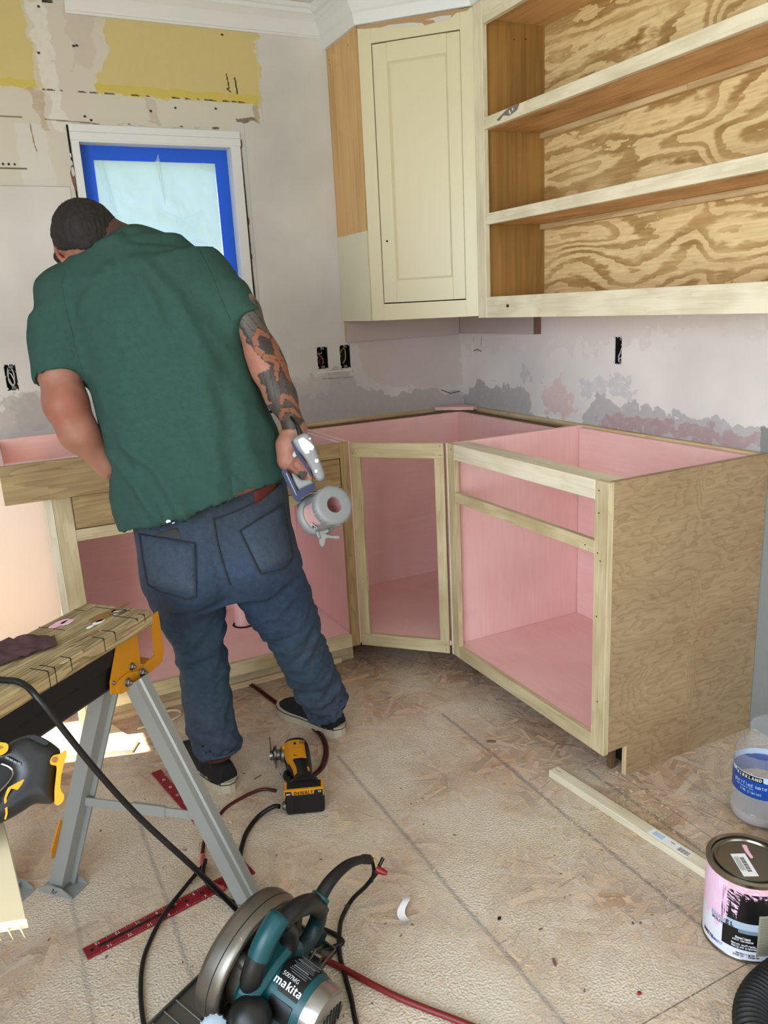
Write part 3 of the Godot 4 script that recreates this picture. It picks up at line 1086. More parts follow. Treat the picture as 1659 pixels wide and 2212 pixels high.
	struct(obj("wall_left", b, mats.room_white))
	b = mb()
	holes = [rect(-2.5, 0.55, 0.1 - 0.0, 2.15)]
	holes = [rect(-2.5, 0.55, -0.2, 2.15)]
	slab(b, Vector3(0, 0, 6.0), Vector3.RIGHT, Vector3.UP, Vector3.FORWARD, [-3.3, -2.5, -0.2, 0.0], [0.0, 0.55, 2.15, 2.46], holes, 0.12, rect(-3, 0, 0, 2))
	struct(obj("wall_front", b, mats.room_white))
	b = mb()
	b.span(Vector3(-2.57, 2.44, -0.1), Vector3(0.1, 2.56, 0.8), 0.0)
	b.span(Vector3(-3.3, 2.44, 0.8), Vector3(0.1, 2.56, 6.1), 0.0)
	struct(obj("ceiling", b, mats.ceiling_white))

	# crown moulding
	var small := [[0.0, 2.345], [0.010, 2.345], [0.014, 2.352], [0.018, 2.352], [0.022, 2.362], [0.040, 2.392], [0.058, 2.408], [0.064, 2.412], [0.066, 2.424], [0.074, 2.428], [0.078, 2.44], [0.0, 2.44]]
	crown("trim_1", [Vector2(-1.537, 0.0), Vector2(-0.60, 0.0)], small)
	var big := [[0.0, 2.31], [0.012, 2.31], [0.015, 2.318], [0.020, 2.345], [0.026, 2.352], [0.040, 2.378], [0.052, 2.392], [0.058, 2.396], [0.060, 2.408], [0.072, 2.414], [0.080, 2.424], [0.082, 2.44], [0.0, 2.44]]
	crown("trim_2", [Vector2(-0.589, 0.0), Vector2(-0.589, 0.293), Vector2(-0.293, 0.589), Vector2(-0.293, 2.35)], big)

func crown(called: String, path: Array, prof: Array):
	var b := mb()
	var off := []
	for k in path.size():
		var d0: Vector2 = (path[k] - path[max(k - 1, 0)]).normalized()
		var d1: Vector2 = (path[min(k + 1, path.size() - 1)] - path[k]).normalized()
		if k == 0: d0 = d1
		if k == path.size() - 1: d1 = d0
		var n0 := Vector2(-d0.y, d0.x)
		var n1 := Vector2(-d1.y, d1.x)
		var m := (n0 + n1).normalized()
		off.append(m / maxf(0.3, m.dot(n0)))
	for k in path.size() - 1:
		for e in prof.size():
			var f := (e + 1) % prof.size()
			var q := []
			for s in [[k, e], [k + 1, e], [k + 1, f], [k, f]]:
				var p: Vector2 = path[s[0]] + off[s[0]] * prof[s[1]][0]
				q.append(Vector3(p.x, prof[s[1]][1], p.y))
			var nn: Vector3 = (q[1] - q[0]).cross(q[3] - q[0]).normalized()
			var c: Vector3 = (q[0] + q[2]) / 2
			var ctr := Vector3((path[k].x + path[k + 1].x) / 2 + off[k].x * 0.02, 2.42, (path[k].y + path[k + 1].y) / 2 + off[k].y * 0.02)
			if nn.dot(c - ctr) < 0.0: nn = -nn
			b.quad(q[0], q[1], q[2], q[3], nn)
	for k in [0, path.size() - 1]:
		var ring := PackedVector3Array()
		for e in prof: ring.append(Vector3(path[k].x + off[k].x * e[0], e[1], path[k].y + off[k].y * e[0]))
		var d: Vector2 = (path[1] - path[0]).normalized() * -1.0 if k == 0 else (path[-1] - path[-2]).normalized()
		b.fan(ring, Vector3(d.x, 0, d.y))
	struct(obj(called, b, mats.white_trim))

# ---------------------------------------------------------------- cabinets
const H := 0.876
func part(t: Node, called: String, a: Vector3, c: Vector3, m: String, bev := 0.0012) -> MeshInstance3D:
	var b := mb()
	b.span(a, c, bev)
	return obj(called, b, mats[m], t)

func nail_holes(t: Node, spots: Array, axis: int):
	for s in spots:
		var b := mb()
		var z := Vector3.ZERO
		z[axis] = 1.0
		var x := Vector3.UP if axis != 1 else Vector3.RIGHT
		b.extrude(circle(0.0022, 6), 0.0, 0.0006, 0.0, Transform3D(Basis(x, z.cross(x), z), s))
		obj("nail_hole", b, mats.dark_gap, t)

func build_base_cabinets():
	# ---- right run, along the shelf wall
	var t := thing("base_cabinet", "wide unpainted base cabinet with pink interior and a brown plywood end panel", "cabinet", "unfinished base cabinets")
	var F := -0.599
	var G := -0.580
	part(t, "stile", Vector3(F, 0.092, 1.585), Vector3(G, H, 1.637), "poplar")
	part(t, "stile", Vector3(F, 0.092, 0.845), Vector3(G, H, 0.886), "poplar")
	var r := part(t, "top_rail", Vector3(F, 0.823, 0.886), Vector3(G, H, 1.585), "pale_poplar")
	r.set_meta("label", "wavy grained top rail")
	part(t, "middle_rail", Vector3(F, 0.674, 0.886), Vector3(G, 0.711, 1.585), "poplar")
	part(t, "bottom_rail", Vector3(F, 0.092, 0.886), Vector3(G, 0.137, 1.585), "poplar")
	part(t, "top_stretcher", Vector3(G + 0.0005, 0.858, 0.862), Vector3(-0.523, 0.8755, 1.617), "pale_poplar")
	part(t, "bottom_panel", Vector3(G, 0.118, 0.862), Vector3(-0.042, 0.136, 1.617), "pink_primer")
	part(t, "back_panel", Vector3(-0.040, 0.118, 0.862), Vector3(-0.022, 0.868, 1.617), "pink_primer")
	part(t, "side_panel", Vector3(G, 0.100, 0.842), Vector3(-0.015, H, 0.860), "pink_primer")
	part(t, "inner_end_panel", Vector3(G, 0.100, 1.612), Vector3(-0.042, 0.872, 1.6185), "pink_primer")
	part(t, "nailer", Vector3(-0.021, 0.79, 0.0), Vector3(-0.001, H, 1.617), "raw_board")
	# end panel with its toe notch
	var b := mb()
	var poly := PackedVector2Array([Vector2(-0.580, 0.0985), Vector2(-0.511, 0.0985), Vector2(-0.511, 0.0), Vector2(-0.002, 0.0), Vector2(-0.002, H), Vector2(-0.580, H)])
	var b2 := mb()
	b2.off = Vector2.ZERO
	b2.extrude(poly, 1.619, 1.637, 0.0)
	for k in b2.uv.size(): b2.uv[k] = Vector2((b2.uv[k].x + 0.6) / 0.6, 1.0 - b2.uv[k].y / 0.9)
	obj("end_panel", b2, mats.hardwood_veneer, t)
	part(t, "edge_strip", Vector3(-0.512, 0.001, 1.6195), Vector3(-0.5112, 0.098, 1.6365), "raw_board", 0.0)
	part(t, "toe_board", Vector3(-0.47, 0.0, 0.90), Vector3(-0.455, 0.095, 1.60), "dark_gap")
	for z in [0.86, 1.58]: part(t, "leg", Vector3(-0.525, 0.0, z - 0.008), Vector3(-0.505, 0.092, z + 0.008), "raw_brown")
	nail_holes(t, [Vector3(F - 0.0006, 0.85, 1.60), Vector3(F - 0.0006, 0.79, 1.602), Vector3(F - 0.0006, 0.68, 1.60), Vector3(F - 0.0006, 0.66, 1.61), Vector3(F - 0.0006, 0.25, 1.61), Vector3(F - 0.0006, 0.50, 1.60), Vector3(F - 0.0006, 0.858, 0.87), Vector3(F - 0.0006, 0.69, 1.55)], 0)

	# ---- corner unit with a diagonal face
	t = thing("corner_base_cabinet", "narrow diagonal corner base cabinet with open pink inside", "cabinet", "unfinished base cabinets")
	var A := Vector3(-0.6015, 0, 0.8365)
	var B := Vector3(-0.8495, 0, 0.5785)
	var L := A.distance_to(B)
	var U := (B - A).normalized()
	var N := Vector3(U.z, 0, -U.x)      # out of the face, towards the room
	if N.dot(Vector3(-1, 0, 1)) < 0.0: N = -N
	var bas := Basis(U, Vector3.UP, N)
	if bas.determinant() < 0.0: bas = Basis(U, Vector3.UP, N)
	var face := func(called, t0, t1, y0, y1, m, th := 0.019):
		var q := mb()
		var c: Vector3 = A + U * (L * (t0 + t1) / 2) + Vector3(0, (y0 + y1) / 2, 0) - N * th / 2
		q.box(c, Vector3(L * (t1 - t0), y1 - y0, th), 0.0012, bas)
		return obj(called, q, mats[m], t)
	face.call("top_rail", 0.02, 0.99, 0.8205, 0.874, "poplar")
	face.call("bottom_rail", 0.02, 0.99, 0.0915, 0.1405, "poplar")
	face.call("stile", 0.02, 0.118, 0.1405, 0.8205, "poplar")
	face.call("stile", 0.887, 0.99, 0.1405, 0.8205, "poplar")
	# pink inside: floor, two backs, corner brace
	b = mb()
	var fp := PackedVector2Array([Vector2(-0.598, 0.83), Vector2(-0.838, 0.58), Vector2(-0.838, 0.119), Vector2(-0.101, 0.119), Vector2(-0.101, 0.83)])
	b.extrude(fp, -0.140, -0.122, 0.0, Transform3D(Basis(Vector3.RIGHT, Vector3.BACK, Vector3.DOWN), Vector3.ZERO))
	obj("bottom_panel", b, mats.pink_primer, t)
	part(t, "back_panel", Vector3(-0.838, 0.122, 0.103), Vector3(-0.085, 0.863, 0.120), "pink_primer")
	part(t, "back_panel", Vector3(-0.102, 0.122, 0.1205), Vector3(-0.085, 0.864, 0.841), "pink_primer")
	part(t, "side_panel", Vector3(-0.858, 0.10, 0.02), Vector3(-0.8402, H, 0.578), "pink_primer")
	part(t, "nailer", Vector3(-0.845, 0.79, 0.001), Vector3(-0.022, H, 0.018), "raw_board")
	part(t, "nailer", Vector3(-0.838, 0.80, 0.085), Vector3(-0.105, 0.870, 0.1025), "raw_brown")
	part(t, "nailer", Vector3(-0.0845, 0.80, 0.105), Vector3(-0.066, 0.870, 0.841), "raw_brown")
	b = mb()
	b.extrude(PackedVector2Array([Vector2(-0.17, 0.018), Vector2(-0.022, 0.018), Vector2(-0.022, 0.15), Vector2(-0.05, 0.165), Vector2(-0.175, 0.045)]), -0.884, -0.869, 0.001, Transform3D(Basis(Vector3.RIGHT, Vector3.BACK, Vector3.DOWN), Vector3.ZERO))
	obj("corner_brace", b, mats.pink_primer, t)
	part(t, "filler_strip", Vector3(-0.6005, 0.092, 0.8375), Vector3(-0.5905, H, 0.8445), "pale_poplar")
	nail_holes(t, [A + U * 0.02 + N * 0.0006 + Vector3(0, 0.865, 0), A + U * 0.02 + N * 0.0006 + Vector3(0, 0.832, 0), A + U * 0.345 + N * 0.0006 + Vector3(0, 0.836, 0), A + U * 0.02 + N * 0.0006 + Vector3(0, 0.105, 0), A + U * 0.02 + N * 0.0006 + Vector3(0, 0.125, 0), A + U * 0.345 + N * 0.0006 + Vector3(0, 0.125, 0), A + U * 0.335 + N * 0.0006 + Vector3(0, 0.36, 0)], 0)

	# ---- sink base under the window
	t = thing("sink_base_cabinet", "sink base cabinet with false drawer front and raised apron board below the window", "cabinet", "unfinished base cabinets")
	var Z := 0.581
	var Y := 0.562
	part(t, "stile", Vector3(-0.886, 0.093, Y), Vector3(-0.851, H, Z), "olive_poplar")
	part(t, "stile", Vector3(-1.848, 0.093, Y), Vector3(-1.795, 0.823, Z), "poplar")
	part(t, "filler_strip", Vector3(-1.872, 0.02, Y - 0.02), Vector3(-1.8485, 0.823, Z - 0.006), "pale_poplar")
	part(t, "top_rail", Vector3(-1.795, 0.8225, Y), Vector3(-0.886, H, Z), "olive_poplar")
	part(t, "middle_rail", Vector3(-1.795, 0.677, Y), Vector3(-0.886, 0.7135, Z), "poplar")
	part(t, "bottom_rail", Vector3(-1.795, 0.093, Y), Vector3(-0.886, 0.143, Z), "poplar")
	part(t, "false_drawer_front", Vector3(-1.792, 0.7165, Y + 0.001), Vector3(-0.889, 0.8195, Z - 0.001), "olive_poplar")
	var ap := part(t, "apron_board", Vector3(-1.979, 0.8235, Z + 0.0005), Vector3(-1.30, 0.941, Z + 0.019), "olive_poplar", 0.0015)
	ap.set_meta("label", "wide raised apron board")
	part(t, "apron_end", Vector3(-1.979, 0.8235, 0.0), Vector3(-1.962, 0.9405, Z), "pink_primer")
	part(t, "apron_end", Vector3(-1.317, H, 0.0), Vector3(-1.30, 0.9405, Z), "pink_primer")
	part(t, "apron_rail", Vector3(-1.961, 0.905, 0.535), Vector3(-1.318, 0.9395, Z - 0.001), "pink_primer")
	part(t, "apron_back", Vector3(-1.961, 0.823, 0.004), Vector3(-1.318, 0.947, 0.022), "pink_primer")
	part(t, "bottom_panel", Vector3(-1.829, 0.124, 0.055), Vector3(-0.8842, 0.142, Y), "pink_primer")
	part(t, "back_panel", Vector3(-1.829, 0.124, 0.038), Vector3(-0.8842, 0.822, 0.054), "pink_primer")
	part(t, "side_panel", Vector3(-1.846, 0.10, 0.02), Vector3(-1.829, 0.823, Y), "pink_primer")
	part(t, "side_panel", Vector3(-0.884, 0.10, 0.02), Vector3(-0.868, H, Y), "pink_primer")
	part(t, "partition", Vector3(-1.345, 0.142, 0.20), Vector3(-1.327, 0.675, 0.216), "pink_primer")
	part(t, "partition", Vector3(-1.08, 0.142, 0.04), Vector3(-1.065, 0.675, 0.07), "pink_primer")
	part(t, "nailer", Vector3(-1.30, 0.79, 0.001), Vector3(-0.8455, H, 0.018), "raw_board")
	part(t, "toe_board", Vector3(-1.84, 0.0, 0.475), Vector3(-0.862, 0.055, 0.488), "poplar")
	part(t, "toe_board", Vector3(-1.84, 0.0, 0.489), Vector3(-0.90, 0.022, 0.500), "raw_board")
	part(t, "toe_board", Vector3(-1.84, 0.056, 0.44), Vector3(-0.90, 0.092, 0.452), "raw_brown")
	part(t, "leg", Vector3(-0.866, 0.0, 0.47), Vector3(-0.845, 0.092, 0.489), "poplar")
	part(t, "leg", Vector3(-1.80, 0.0, 0.47), Vector3(-1.775, 0.10, 0.50), "raw_board")
	# drain stack through the cabinet floor, painted over with the inside
	var d := thing("drain_pipe", "pink painted vertical drain pipe through the sink cabinet floor", "pipe")
	b = mb()
	b.lathe([Vector2(0.029, 0.1425), Vector2(0.029, 0.62)], Transform3D(Basis.IDENTITY, Vector3(-1.21, 0, 0.24)), 24)
	obj("pipe", b, mats.pink_primer, d)
	b = mb()
	b.lathe([Vector2(0.047, 0.1424), Vector2(0.047, 0.1428), Vector2(0.030, 0.1428)], Transform3D(Basis.IDENTITY, Vector3(-1.203, 0, 0.243)), 24)
	obj("cut_hole", b, mats.dark_gap, d)
	b = mb()
	b.lathe([Vector2(0.0295, 0.50), Vector2(0.034, 0.503), Vector2(0.034, 0.55), Vector2(0.0295, 0.553)], Transform3D(Basis.IDENTITY, Vector3(-1.21, 0, 0.24)), 24)
	obj("coupling", b, mats.pink_primer, d)

func build_upper_cabinets():
	var t := thing("corner_wall_cabinet", "cream painted diagonal corner wall cabinet with one flat panel door", "cabinet")
	var A := Vector3(-0.589, 0, 0.293)
	var B := Vector3(-0.2915, 0, 0.585)
	var L := A.distance_to(B)
	var U := (B - A).normalized()
	var N := Vector3(-U.z, 0, U.x)
	var bas := Basis(U, Vector3.UP, N)
	var face := func(called, t0, t1, y0, y1, th, back, m, bev, par):
		var q := mb()
		q.box(A + U * (L * (t0 + t1) / 2) + Vector3(0, (y0 + y1) / 2, 0) - N * (back + th / 2), Vector3(L * (t1 - t0), y1 - y0, th), bev, bas)
		return obj(called, q, mats[m], par)
	face.call("stile", 0.0, 0.118, 1.285, 2.31, 0.019, 0.0, "cream_enamel", 0.001, t)
	face.call("stile", 0.893, 1.03, 1.285, 2.31, 0.019, 0.0, "cream_enamel", 0.001, t)
	face.call("top_rail", 0.118, 0.893, 2.2475, 2.31, 0.019, 0.0, "cream_enamel", 0.0, t)
	face.call("bottom_rail", 0.118, 0.893, 1.285, 1.346, 0.019, 0.0, "cream_enamel", 0.0, t)
	var dr := Node3D.new()
	dr.name = "door"
	t.add_child(dr)
	face.call("door_stile", 0.1235, 0.252, 1.350, 2.2435, 0.019, 0.0015, "cream_enamel", 0.0015, dr)
	face.call("door_stile", 0.776, 0.8905, 1.350, 2.2435, 0.019, 0.0015, "cream_enamel", 0.0015, dr)
	face.call("door_rail", 0.252, 0.776, 2.182, 2.2435, 0.019, 0.0015, "cream_enamel", 0.0, dr)
	face.call("door_rail", 0.252, 0.776, 1.350, 1.430, 0.019, 0.0015, "cream_enamel", 0.0, dr)
	face.call("door_panel", 0.25, 0.778, 1.428, 2.184, 0.006, 0.011, "cream_enamel", 0.0, dr)
	# sloping bead round the panel
	var q := mb()
	var P := func(tt, y, z): return A + U * (L * tt) + Vector3(0, y, 0) - N * z
	var o := [Vector2(0.252, 1.430), Vector2(0.776, 1.430), Vector2(0.776, 2.182), Vector2(0.252, 2.182)]
	var i := [Vector2(0.270, 1.4375), Vector2(0.758, 1.4375), Vector2(0.758, 2.1745), Vector2(0.270, 2.1745)]
	for k in 4:
		var a: Vector3 = P.call(o[k].x, o[k].y, 0.0035)
		var c: Vector3 = P.call(o[(k + 1) % 4].x, o[(k + 1) % 4].y, 0.0035)
		var e: Vector3 = P.call(i[(k + 1) % 4].x, i[(k + 1) % 4].y, 0.0105)
		var f: Vector3 = P.call(i[k].x, i[k].y, 0.0105)
		var nn: Vector3 = (c - a).cross(f - a).normalized()
		if nn.dot(N) < 0.0: nn = -nn
		q.quad(a, c, e, f, nn)
	obj("panel_bead", q, mats.cream_enamel, dr)
	q = mb()
	q.extrude(circle(0.004, 10), 0.0, 0.0006, 0.0, Transform3D(bas, P.call(0.178, 1.575, 0.0013)))
	obj("knob_hole", q, mats.dark_gap, dr)
	q = mb()
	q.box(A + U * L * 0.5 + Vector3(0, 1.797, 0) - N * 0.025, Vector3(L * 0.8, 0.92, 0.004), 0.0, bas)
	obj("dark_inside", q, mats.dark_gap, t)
	# glue residue and bare patch under the crown
	q = mb()
	var strip := PackedVector2Array([Vector2(0.0, 2.300), Vector2(0.03, 2.296), Vector2(0.10, 2.292), Vector2(0.16, 2.285), Vector2(0.20, 2.289), Vector2(0.25, 2.276), Vector2(0.29, 2.281), Vector2(0.31, 2.290), Vector2(0.345, 2.288), Vector2(0.36, 2.299), Vector2(0.40, 2.300), Vector2(0.41, 2.309), Vector2(0.0, 2.309)])
	q.extrude(strip, 0.0, 0.0005, 0.0, Transform3D(bas, A))
	var pm := obj("bare_patch", q, mats.board_tan if mats.has("board_tan") else plain("board_tan", Color(0.68, 0.55, 0.40), 0.7), t)
	q = mb()
	q.extrude(PackedVector2Array([Vector2(0.08, 2.291), Vector2(0.16, 2.283), Vector2(0.22, 2.279), Vector2(0.25, 2.274), Vector2(0.24, 2.285), Vector2(0.20, 2.292), Vector2(0.12, 2.296)]), 0.0, 0.0009, 0.0, Transform3D(bas, A))
	q.extrude(PackedVector2Array([Vector2(0.29, 2.279), Vector2(0.34, 2.284), Vector2(0.345, 2.294), Vector2(0.31, 2.297), Vector2(0.25, 2.294), Vector2(0.28, 2.289)]), 0.0, 0.0009, 0.0, Transform3D(bas, A))
	obj("filler_smear", q, mats.room_white, t)
	# side towards the window wall: bare birch above, primed below
	part(t, "side_panel", Vector3(-0.589, 1.6185, 0.007), Vector3(-0.572, 2.31, 0.279), "birch_ply", 0.0)
	part(t, "primed_side", Vector3(-0.590, 1.285, 0.007), Vector3(-0.572, 1.6185, 0.279), "cream_primer", 0.0)
	part(t, "bottom_panel", Vector3(-0.572, 1.30, 0.007), Vector3(-0.006, 1.316, 0.27), "cream_primer")
	nail_holes(t, [Vector3(-0.5896, 2.27, 0.03), Vector3(-0.5896, 2.25, 0.035), Vector3(-0.5896, 2.27, 0.21)], 0)

	# ---- open shelves
	t = thing("open_shelf_cabinet", "open wall cabinet with three bays of bold grained plywood back", "shelf")
	var F := -0.293
	var R := 2.32
	part(t, "stile", Vector3(F, 1.278, 0.588), Vector3(F + 0.019, 2.36, 0.6445), "pale_poplar")
	part(t, "stile", Vector3(F, 1.278, R - 0.05), Vector3(F + 0.019, 2.36, R), "pale_poplar")
	part(t, "top_rail", Vector3(F, 2.239, 0.6445), Vector3(F + 0.019, 2.36, R - 0.05), "pale_poplar")
	part(t, "bottom_rail", Vector3(F, 1.278, 0.6445), Vector3(F + 0.019, 1.352, R - 0.05), "pale_poplar")
	part(t, "side_panel", Vector3(F + 0.019, 1.285, 0.61), Vector3(-0.006, 2.36, 0.628), "golden_ply")
	part(t, "side_panel", Vector3(F + 0.019, 1.285, R - 0.03), Vector3(-0.006, 2.36, R - 0.012), "golden_ply")
	part(t, "bottom_panel", Vector3(F + 0.019, 1.333, 0.628), Vector3(-0.018, 1.351, R - 0.03), "birch_ply")
	part(t, "top_panel", Vector3(F + 0.019, 2.262, 0.628), Vector3(-0.018, 2.280, R - 0.03), "birch_ply")
	q = mb()
	q.off = Vector2.ZERO
	q.quad(Vector3(-0.018, 1.34, 0.628), Vector3(-0.018, 1.34, R - 0.03), Vector3(-0.018, 2.27, R - 0.03), Vector3(-0.018, 2.27, 0.628), Vector3.LEFT, Vector2(0, 1), Vector2(1.22, 1), Vector2(1.22, 0), Vector2(0, 0))
	q.span(Vector3(-0.0179, 1.285, 0.628), Vector3(-0.006, 2.36, R - 0.03), 0.0)
	obj("back_panel", q, mats.pine_plywood, t)
	for y in [1.912, 1.600]:
		var s := Node3D.new()
		s.name = "shelf" if y > 1.7 else "shelf_001"
		t.add_child(s)
		part(s, "nosing", Vector3(F - 0.002, y, 0.6447), Vector3(F + 0.017, y + 0.0375, R - 0.051), "pale_poplar")
		part(s, "board", Vector3(F + 0.0172, y + 0.003, 0.629), Vector3(-0.0185, y + 0.0370, R - 0.031), "knotty_pine")
		var c := part(s, "cleat", Vector3(-0.042, y - 0.016, 0.63), Vector3(-0.0187, y + 0.0027, 1.31), "raw_board")
		part(s, "cleat", Vector3(-0.042, y - 0.016, 1.3115), Vector3(-0.0187, y + 0.0027, R - 0.032), "raw_board")
	# scuff of old lavender paint on the upper nosing
	q = mb()
	q.extrude(PackedVector2Array([Vector2(0.725, 1.927), Vector2(0.79, 1.948), Vector2(0.855, 1.9485), Vector2(0.842, 1.932), Vector2(0.80, 1.924), Vector2(0.765, 1.932), Vector2(0.74, 1.920)]), 0.0, 0.0008, 0.0, Transform3D(Basis(Vector3.BACK, Vector3.UP, Vector3.LEFT), Vector3(F - 0.002, 0, 0)))
	obj("paint_scuff", q, plain("lavender_grey", Color(0.46, 0.43, 0.42), 0.6), t)
	q = mb()
	for s in [[0.80, 1.937], [0.818, 1.94], [0.805, 1.931]]:
		q.extrude(circle(0.0035, 7, Vector2(s[0], s[1]), 0.005), 0.0, 0.0012, 0.0, Transform3D(Basis(Vector3.BACK, Vector3.UP, Vector3.LEFT), Vector3(F - 0.002, 0, 0)))
	obj("paint_drop", q, mats.cream_primer, t)
	q = mb()
	q.extrude(circle(0.0085, 12, Vector2(0.775, 1.318), 0.006), 0.0, 0.0006, 0.0, Transform3D(Basis(Vector3.BACK, Vector3.UP, Vector3.LEFT), Vector3(F, 0, 0)))
	obj("knot", q, plain("knot_dark", Color(0.22, 0.17, 0.13), 0.7), t)
	nail_holes(t, [Vector3(-0.15, 2.21, 0.6286), Vector3(-0.10, 2.215, 0.6286)], 2)
	# shard on the upper shelf
	var sh := thing("wood_shard", "small dark splinter of wood lying on the top shelf", "splinter")
	q = mb()
	q.extrude(soft([Vector2(0, 0), Vector2(0.02, 0.008), Vector2(0.065, 0.010), Vector2(0.06, 0.002), Vector2(0.03, -0.006)], 0.004), 0.0, 0.008, 0.001, Transform3D(Basis(Vector3.BACK, Vector3.UP, Vector3.LEFT).rotated(Vector3.UP, 0.3), Vector3(-0.20, 1.956, 0.98)))
	obj("splinter", q, mats.board_brown, sh)
	# painted cleats screwed to the walls below the cabinets
	t = thing("wall_cleat", "long pinkish painted cleat on the window wall under the corner cabinet", "cleat", "wall cleats")
	part(t, "board", Vector3(-0.582, 1.197, 0.006), Vector3(-0.024, 1.284, 0.025), "cleat_paint")
	part(t, "end_grain", Vector3(-0.5828, 1.1975, 0.007), Vector3(-0.5821, 1.2835, 0.0245), "raw_board", 0.0)
	t = thing("wall_cleat", "short painted cleat with a bare brown end under the open shelves", "cleat", "wall cleats")
	part(t, "board", Vector3(-0.022, 1.202, 0.006), Vector3(-0.001, 1.284, 0.565), "cleat_paint")
	part(t, "end_grain", Vector3(-0.022, 1.202, 0.5652), Vector3(-0.001, 1.284, 0.5855), "board_brown", 0.0005)

func build_window():
	var w := Node3D.new()
	w.name = "window_1"
	add_child(w)
	struct(w)
	part(w, "head_casing", Vector3(-1.577, 1.978, 0.0), Vector3(-0.966, 2.003, 0.008), "white_trim")
	part(w, "head_casing", Vector3(-1.577, 1.951, 0.0), Vector3(-0.966, 1.9775, 0.010), "white_trim")
	part(w, "jamb", Vector3(-1.575, 1.10, -0.10), Vector3(-1.549, 1.951, 0.009), "white_trim")
	part(w, "jamb", Vector3(-1.006, 1.10, -0.10), Vector3(-0.968, 1.951, 0.009), "white_trim")
	part(w, "head_jamb", Vector3(-1.549, 1.946, -0.10), Vector3(-1.006, 1.952, 0.008), "white_trim", 0.0)
	part(w, "sill", Vector3(-1.58, 1.10, -0.10), Vector3(-0.965, 1.117, 0.014), "white_trim")
	# sash and glass
	part(w, "sash_rail", Vector3(-1.549, 1.117, -0.095), Vector3(-1.006, 1.16, -0.066), "white_trim")
	part(w, "sash_rail", Vector3(-1.549, 1.90, -0.095), Vector3(-1.006, 1.946, -0.066), "white_trim")
	part(w, "sash_rail", Vector3(-1.549, 1.50, -0.095), Vector3(-1.006, 1.53, -0.070), "white_trim")
	part(w, "sash_stile", Vector3(-1.549, 1.16, -0.094), Vector3(-1.508, 1.90, -0.067), "white_trim")
	part(w, "sash_stile", Vector3(-1.047, 1.16, -0.094), Vector3(-1.006, 1.90, -0.067), "white_trim")
	part(w, "pane", Vector3(-1.508, 1.16, -0.082), Vector3(-1.047, 1.50, -0.078), "pane_glass", 0.0)
	part(w, "pane", Vector3(-1.508, 1.53, -0.082), Vector3(-1.047, 1.90, -0.078), "pane_glass", 0.0)
	# masking tape
	var Zt := -0.052
	part(w, "tape_strip", Vector3(-1.549, 1.898, Zt), Vector3(-1.006, 1.946, Zt + 0.0012), "tape_blue", 0.0)
	part(w, "tape_strip", Vector3(-1.549, 1.117, Zt - 0.001), Vector3(-1.500, 1.94, Zt + 0.0004), "tape_blue", 0.0)
	part(w, "tape_strip", Vector3(-1.056, 1.117, Zt - 0.001), Vector3(-1.006, 1.94, Zt + 0.0004), "tape_blue", 0.0)
	part(w, "tape_strip", Vector3(-1.549, 1.117, Zt), Vector3(-1.006, 1.163, Zt + 0.0012), "tape_blue", 0.0)
	# slack plastic film taped over the opening
	var f := FastNoiseLite.new()
	f.seed = 5
	f.frequency = 2.2
	f.fractal_octaves = 3
	f.fractal_type = FastNoiseLite.FRACTAL_RIDGED
	var b := mb()
	var rs := []
	var n := 90
	for j in n + 1:
		var ring := PackedVector3Array()
		for i in n + 1:
			var x := lerpf(-1.530, -1.026, float(i) / n)
			var y := lerpf(1.130, 1.930, float(j) / n)
			var e := minf(minf(i, n - i), minf(j, n - j)) / 12.0
			var k := clampf(e, 0.0, 1.0)
			var z := f.get_noise_3d(x * 1.4 + y * 0.8, y * 0.7 - x, 0.0) * 0.016 + f.get_noise_3d(x * 3.0, y * 5.0 + x * 2.0, 4.0) * 0.005
			# a fold that stands out in the middle
			var d := absf((y - 1.66) + 0.35 * (x + 1.22)) / 0.03
			z += 0.02 * exp(-d * d) * exp(-pow((x + 1.22) / 0.11, 2.0))
			ring.append(Vector3(x, y, -0.064 + z * k))
		rs.append(ring)
	b.rings(rs, false, 0)
	obj("plastic_film", b, mats.plastic_film, w)
	# crumples where the slack sheet doubles over itself
	var crumple := func(outline: Array, zc: float, sd: int):
		var q := mb()
		var poly := soft(outline, 0.006, 2)
		var ctr := Vector2.ZERO
		for p in poly: ctr += p / poly.size()
		var rr := []
		for j in 7:
			var ring := PackedVector3Array()
			for p in poly:
				var e: Vector2 = ctr.lerp(p, j / 6.0)
				ring.append(Vector3(e.x, e.y, zc + f.get_noise_3d(e.x * 4.0 + sd, e.y * 5.0, sd) * 0.012))
			rr.append(ring)
		q.rings(rr, true, 0)
		obj("film_crumple", q, mats.plastic_film, w)
	crumple.call([Vector2(-1.262, 1.640), Vector2(-1.20, 1.652), Vector2(-1.150, 1.668), Vector2(-1.118, 1.735), Vector2(-1.165, 1.712), Vector2(-1.215, 1.706), Vector2(-1.268, 1.728), Vector2(-1.235, 1.690)], -0.050, 1)
	crumple.call([Vector2(-1.262, 1.645), Vector2(-1.16, 1.632), Vector2(-1.095, 1.60), Vector2(-1.118, 1.585), Vector2(-1.20, 1.612), Vector2(-1.27, 1.622)], -0.046, 2)
	crumple.call([Vector2(-1.115, 1.60), Vector2(-1.070, 1.56), Vector2(-1.062, 1.30), Vector2(-1.085, 1.28), Vector2(-1.10, 1.48)], -0.050, 3)
	crumple.call([Vector2(-1.49, 1.90), Vector2(-1.47, 1.90), Vector2(-1.44, 1.70), Vector2(-1.40, 1.55), Vector2(-1.43, 1.55), Vector2(-1.47, 1.70)], -0.052, 4)
	crumple.call([Vector2(-1.285, 1.93), Vector2(-1.265, 1.93), Vector2(-1.262, 1.74), Vector2(-1.272, 1.74)], -0.050, 5)
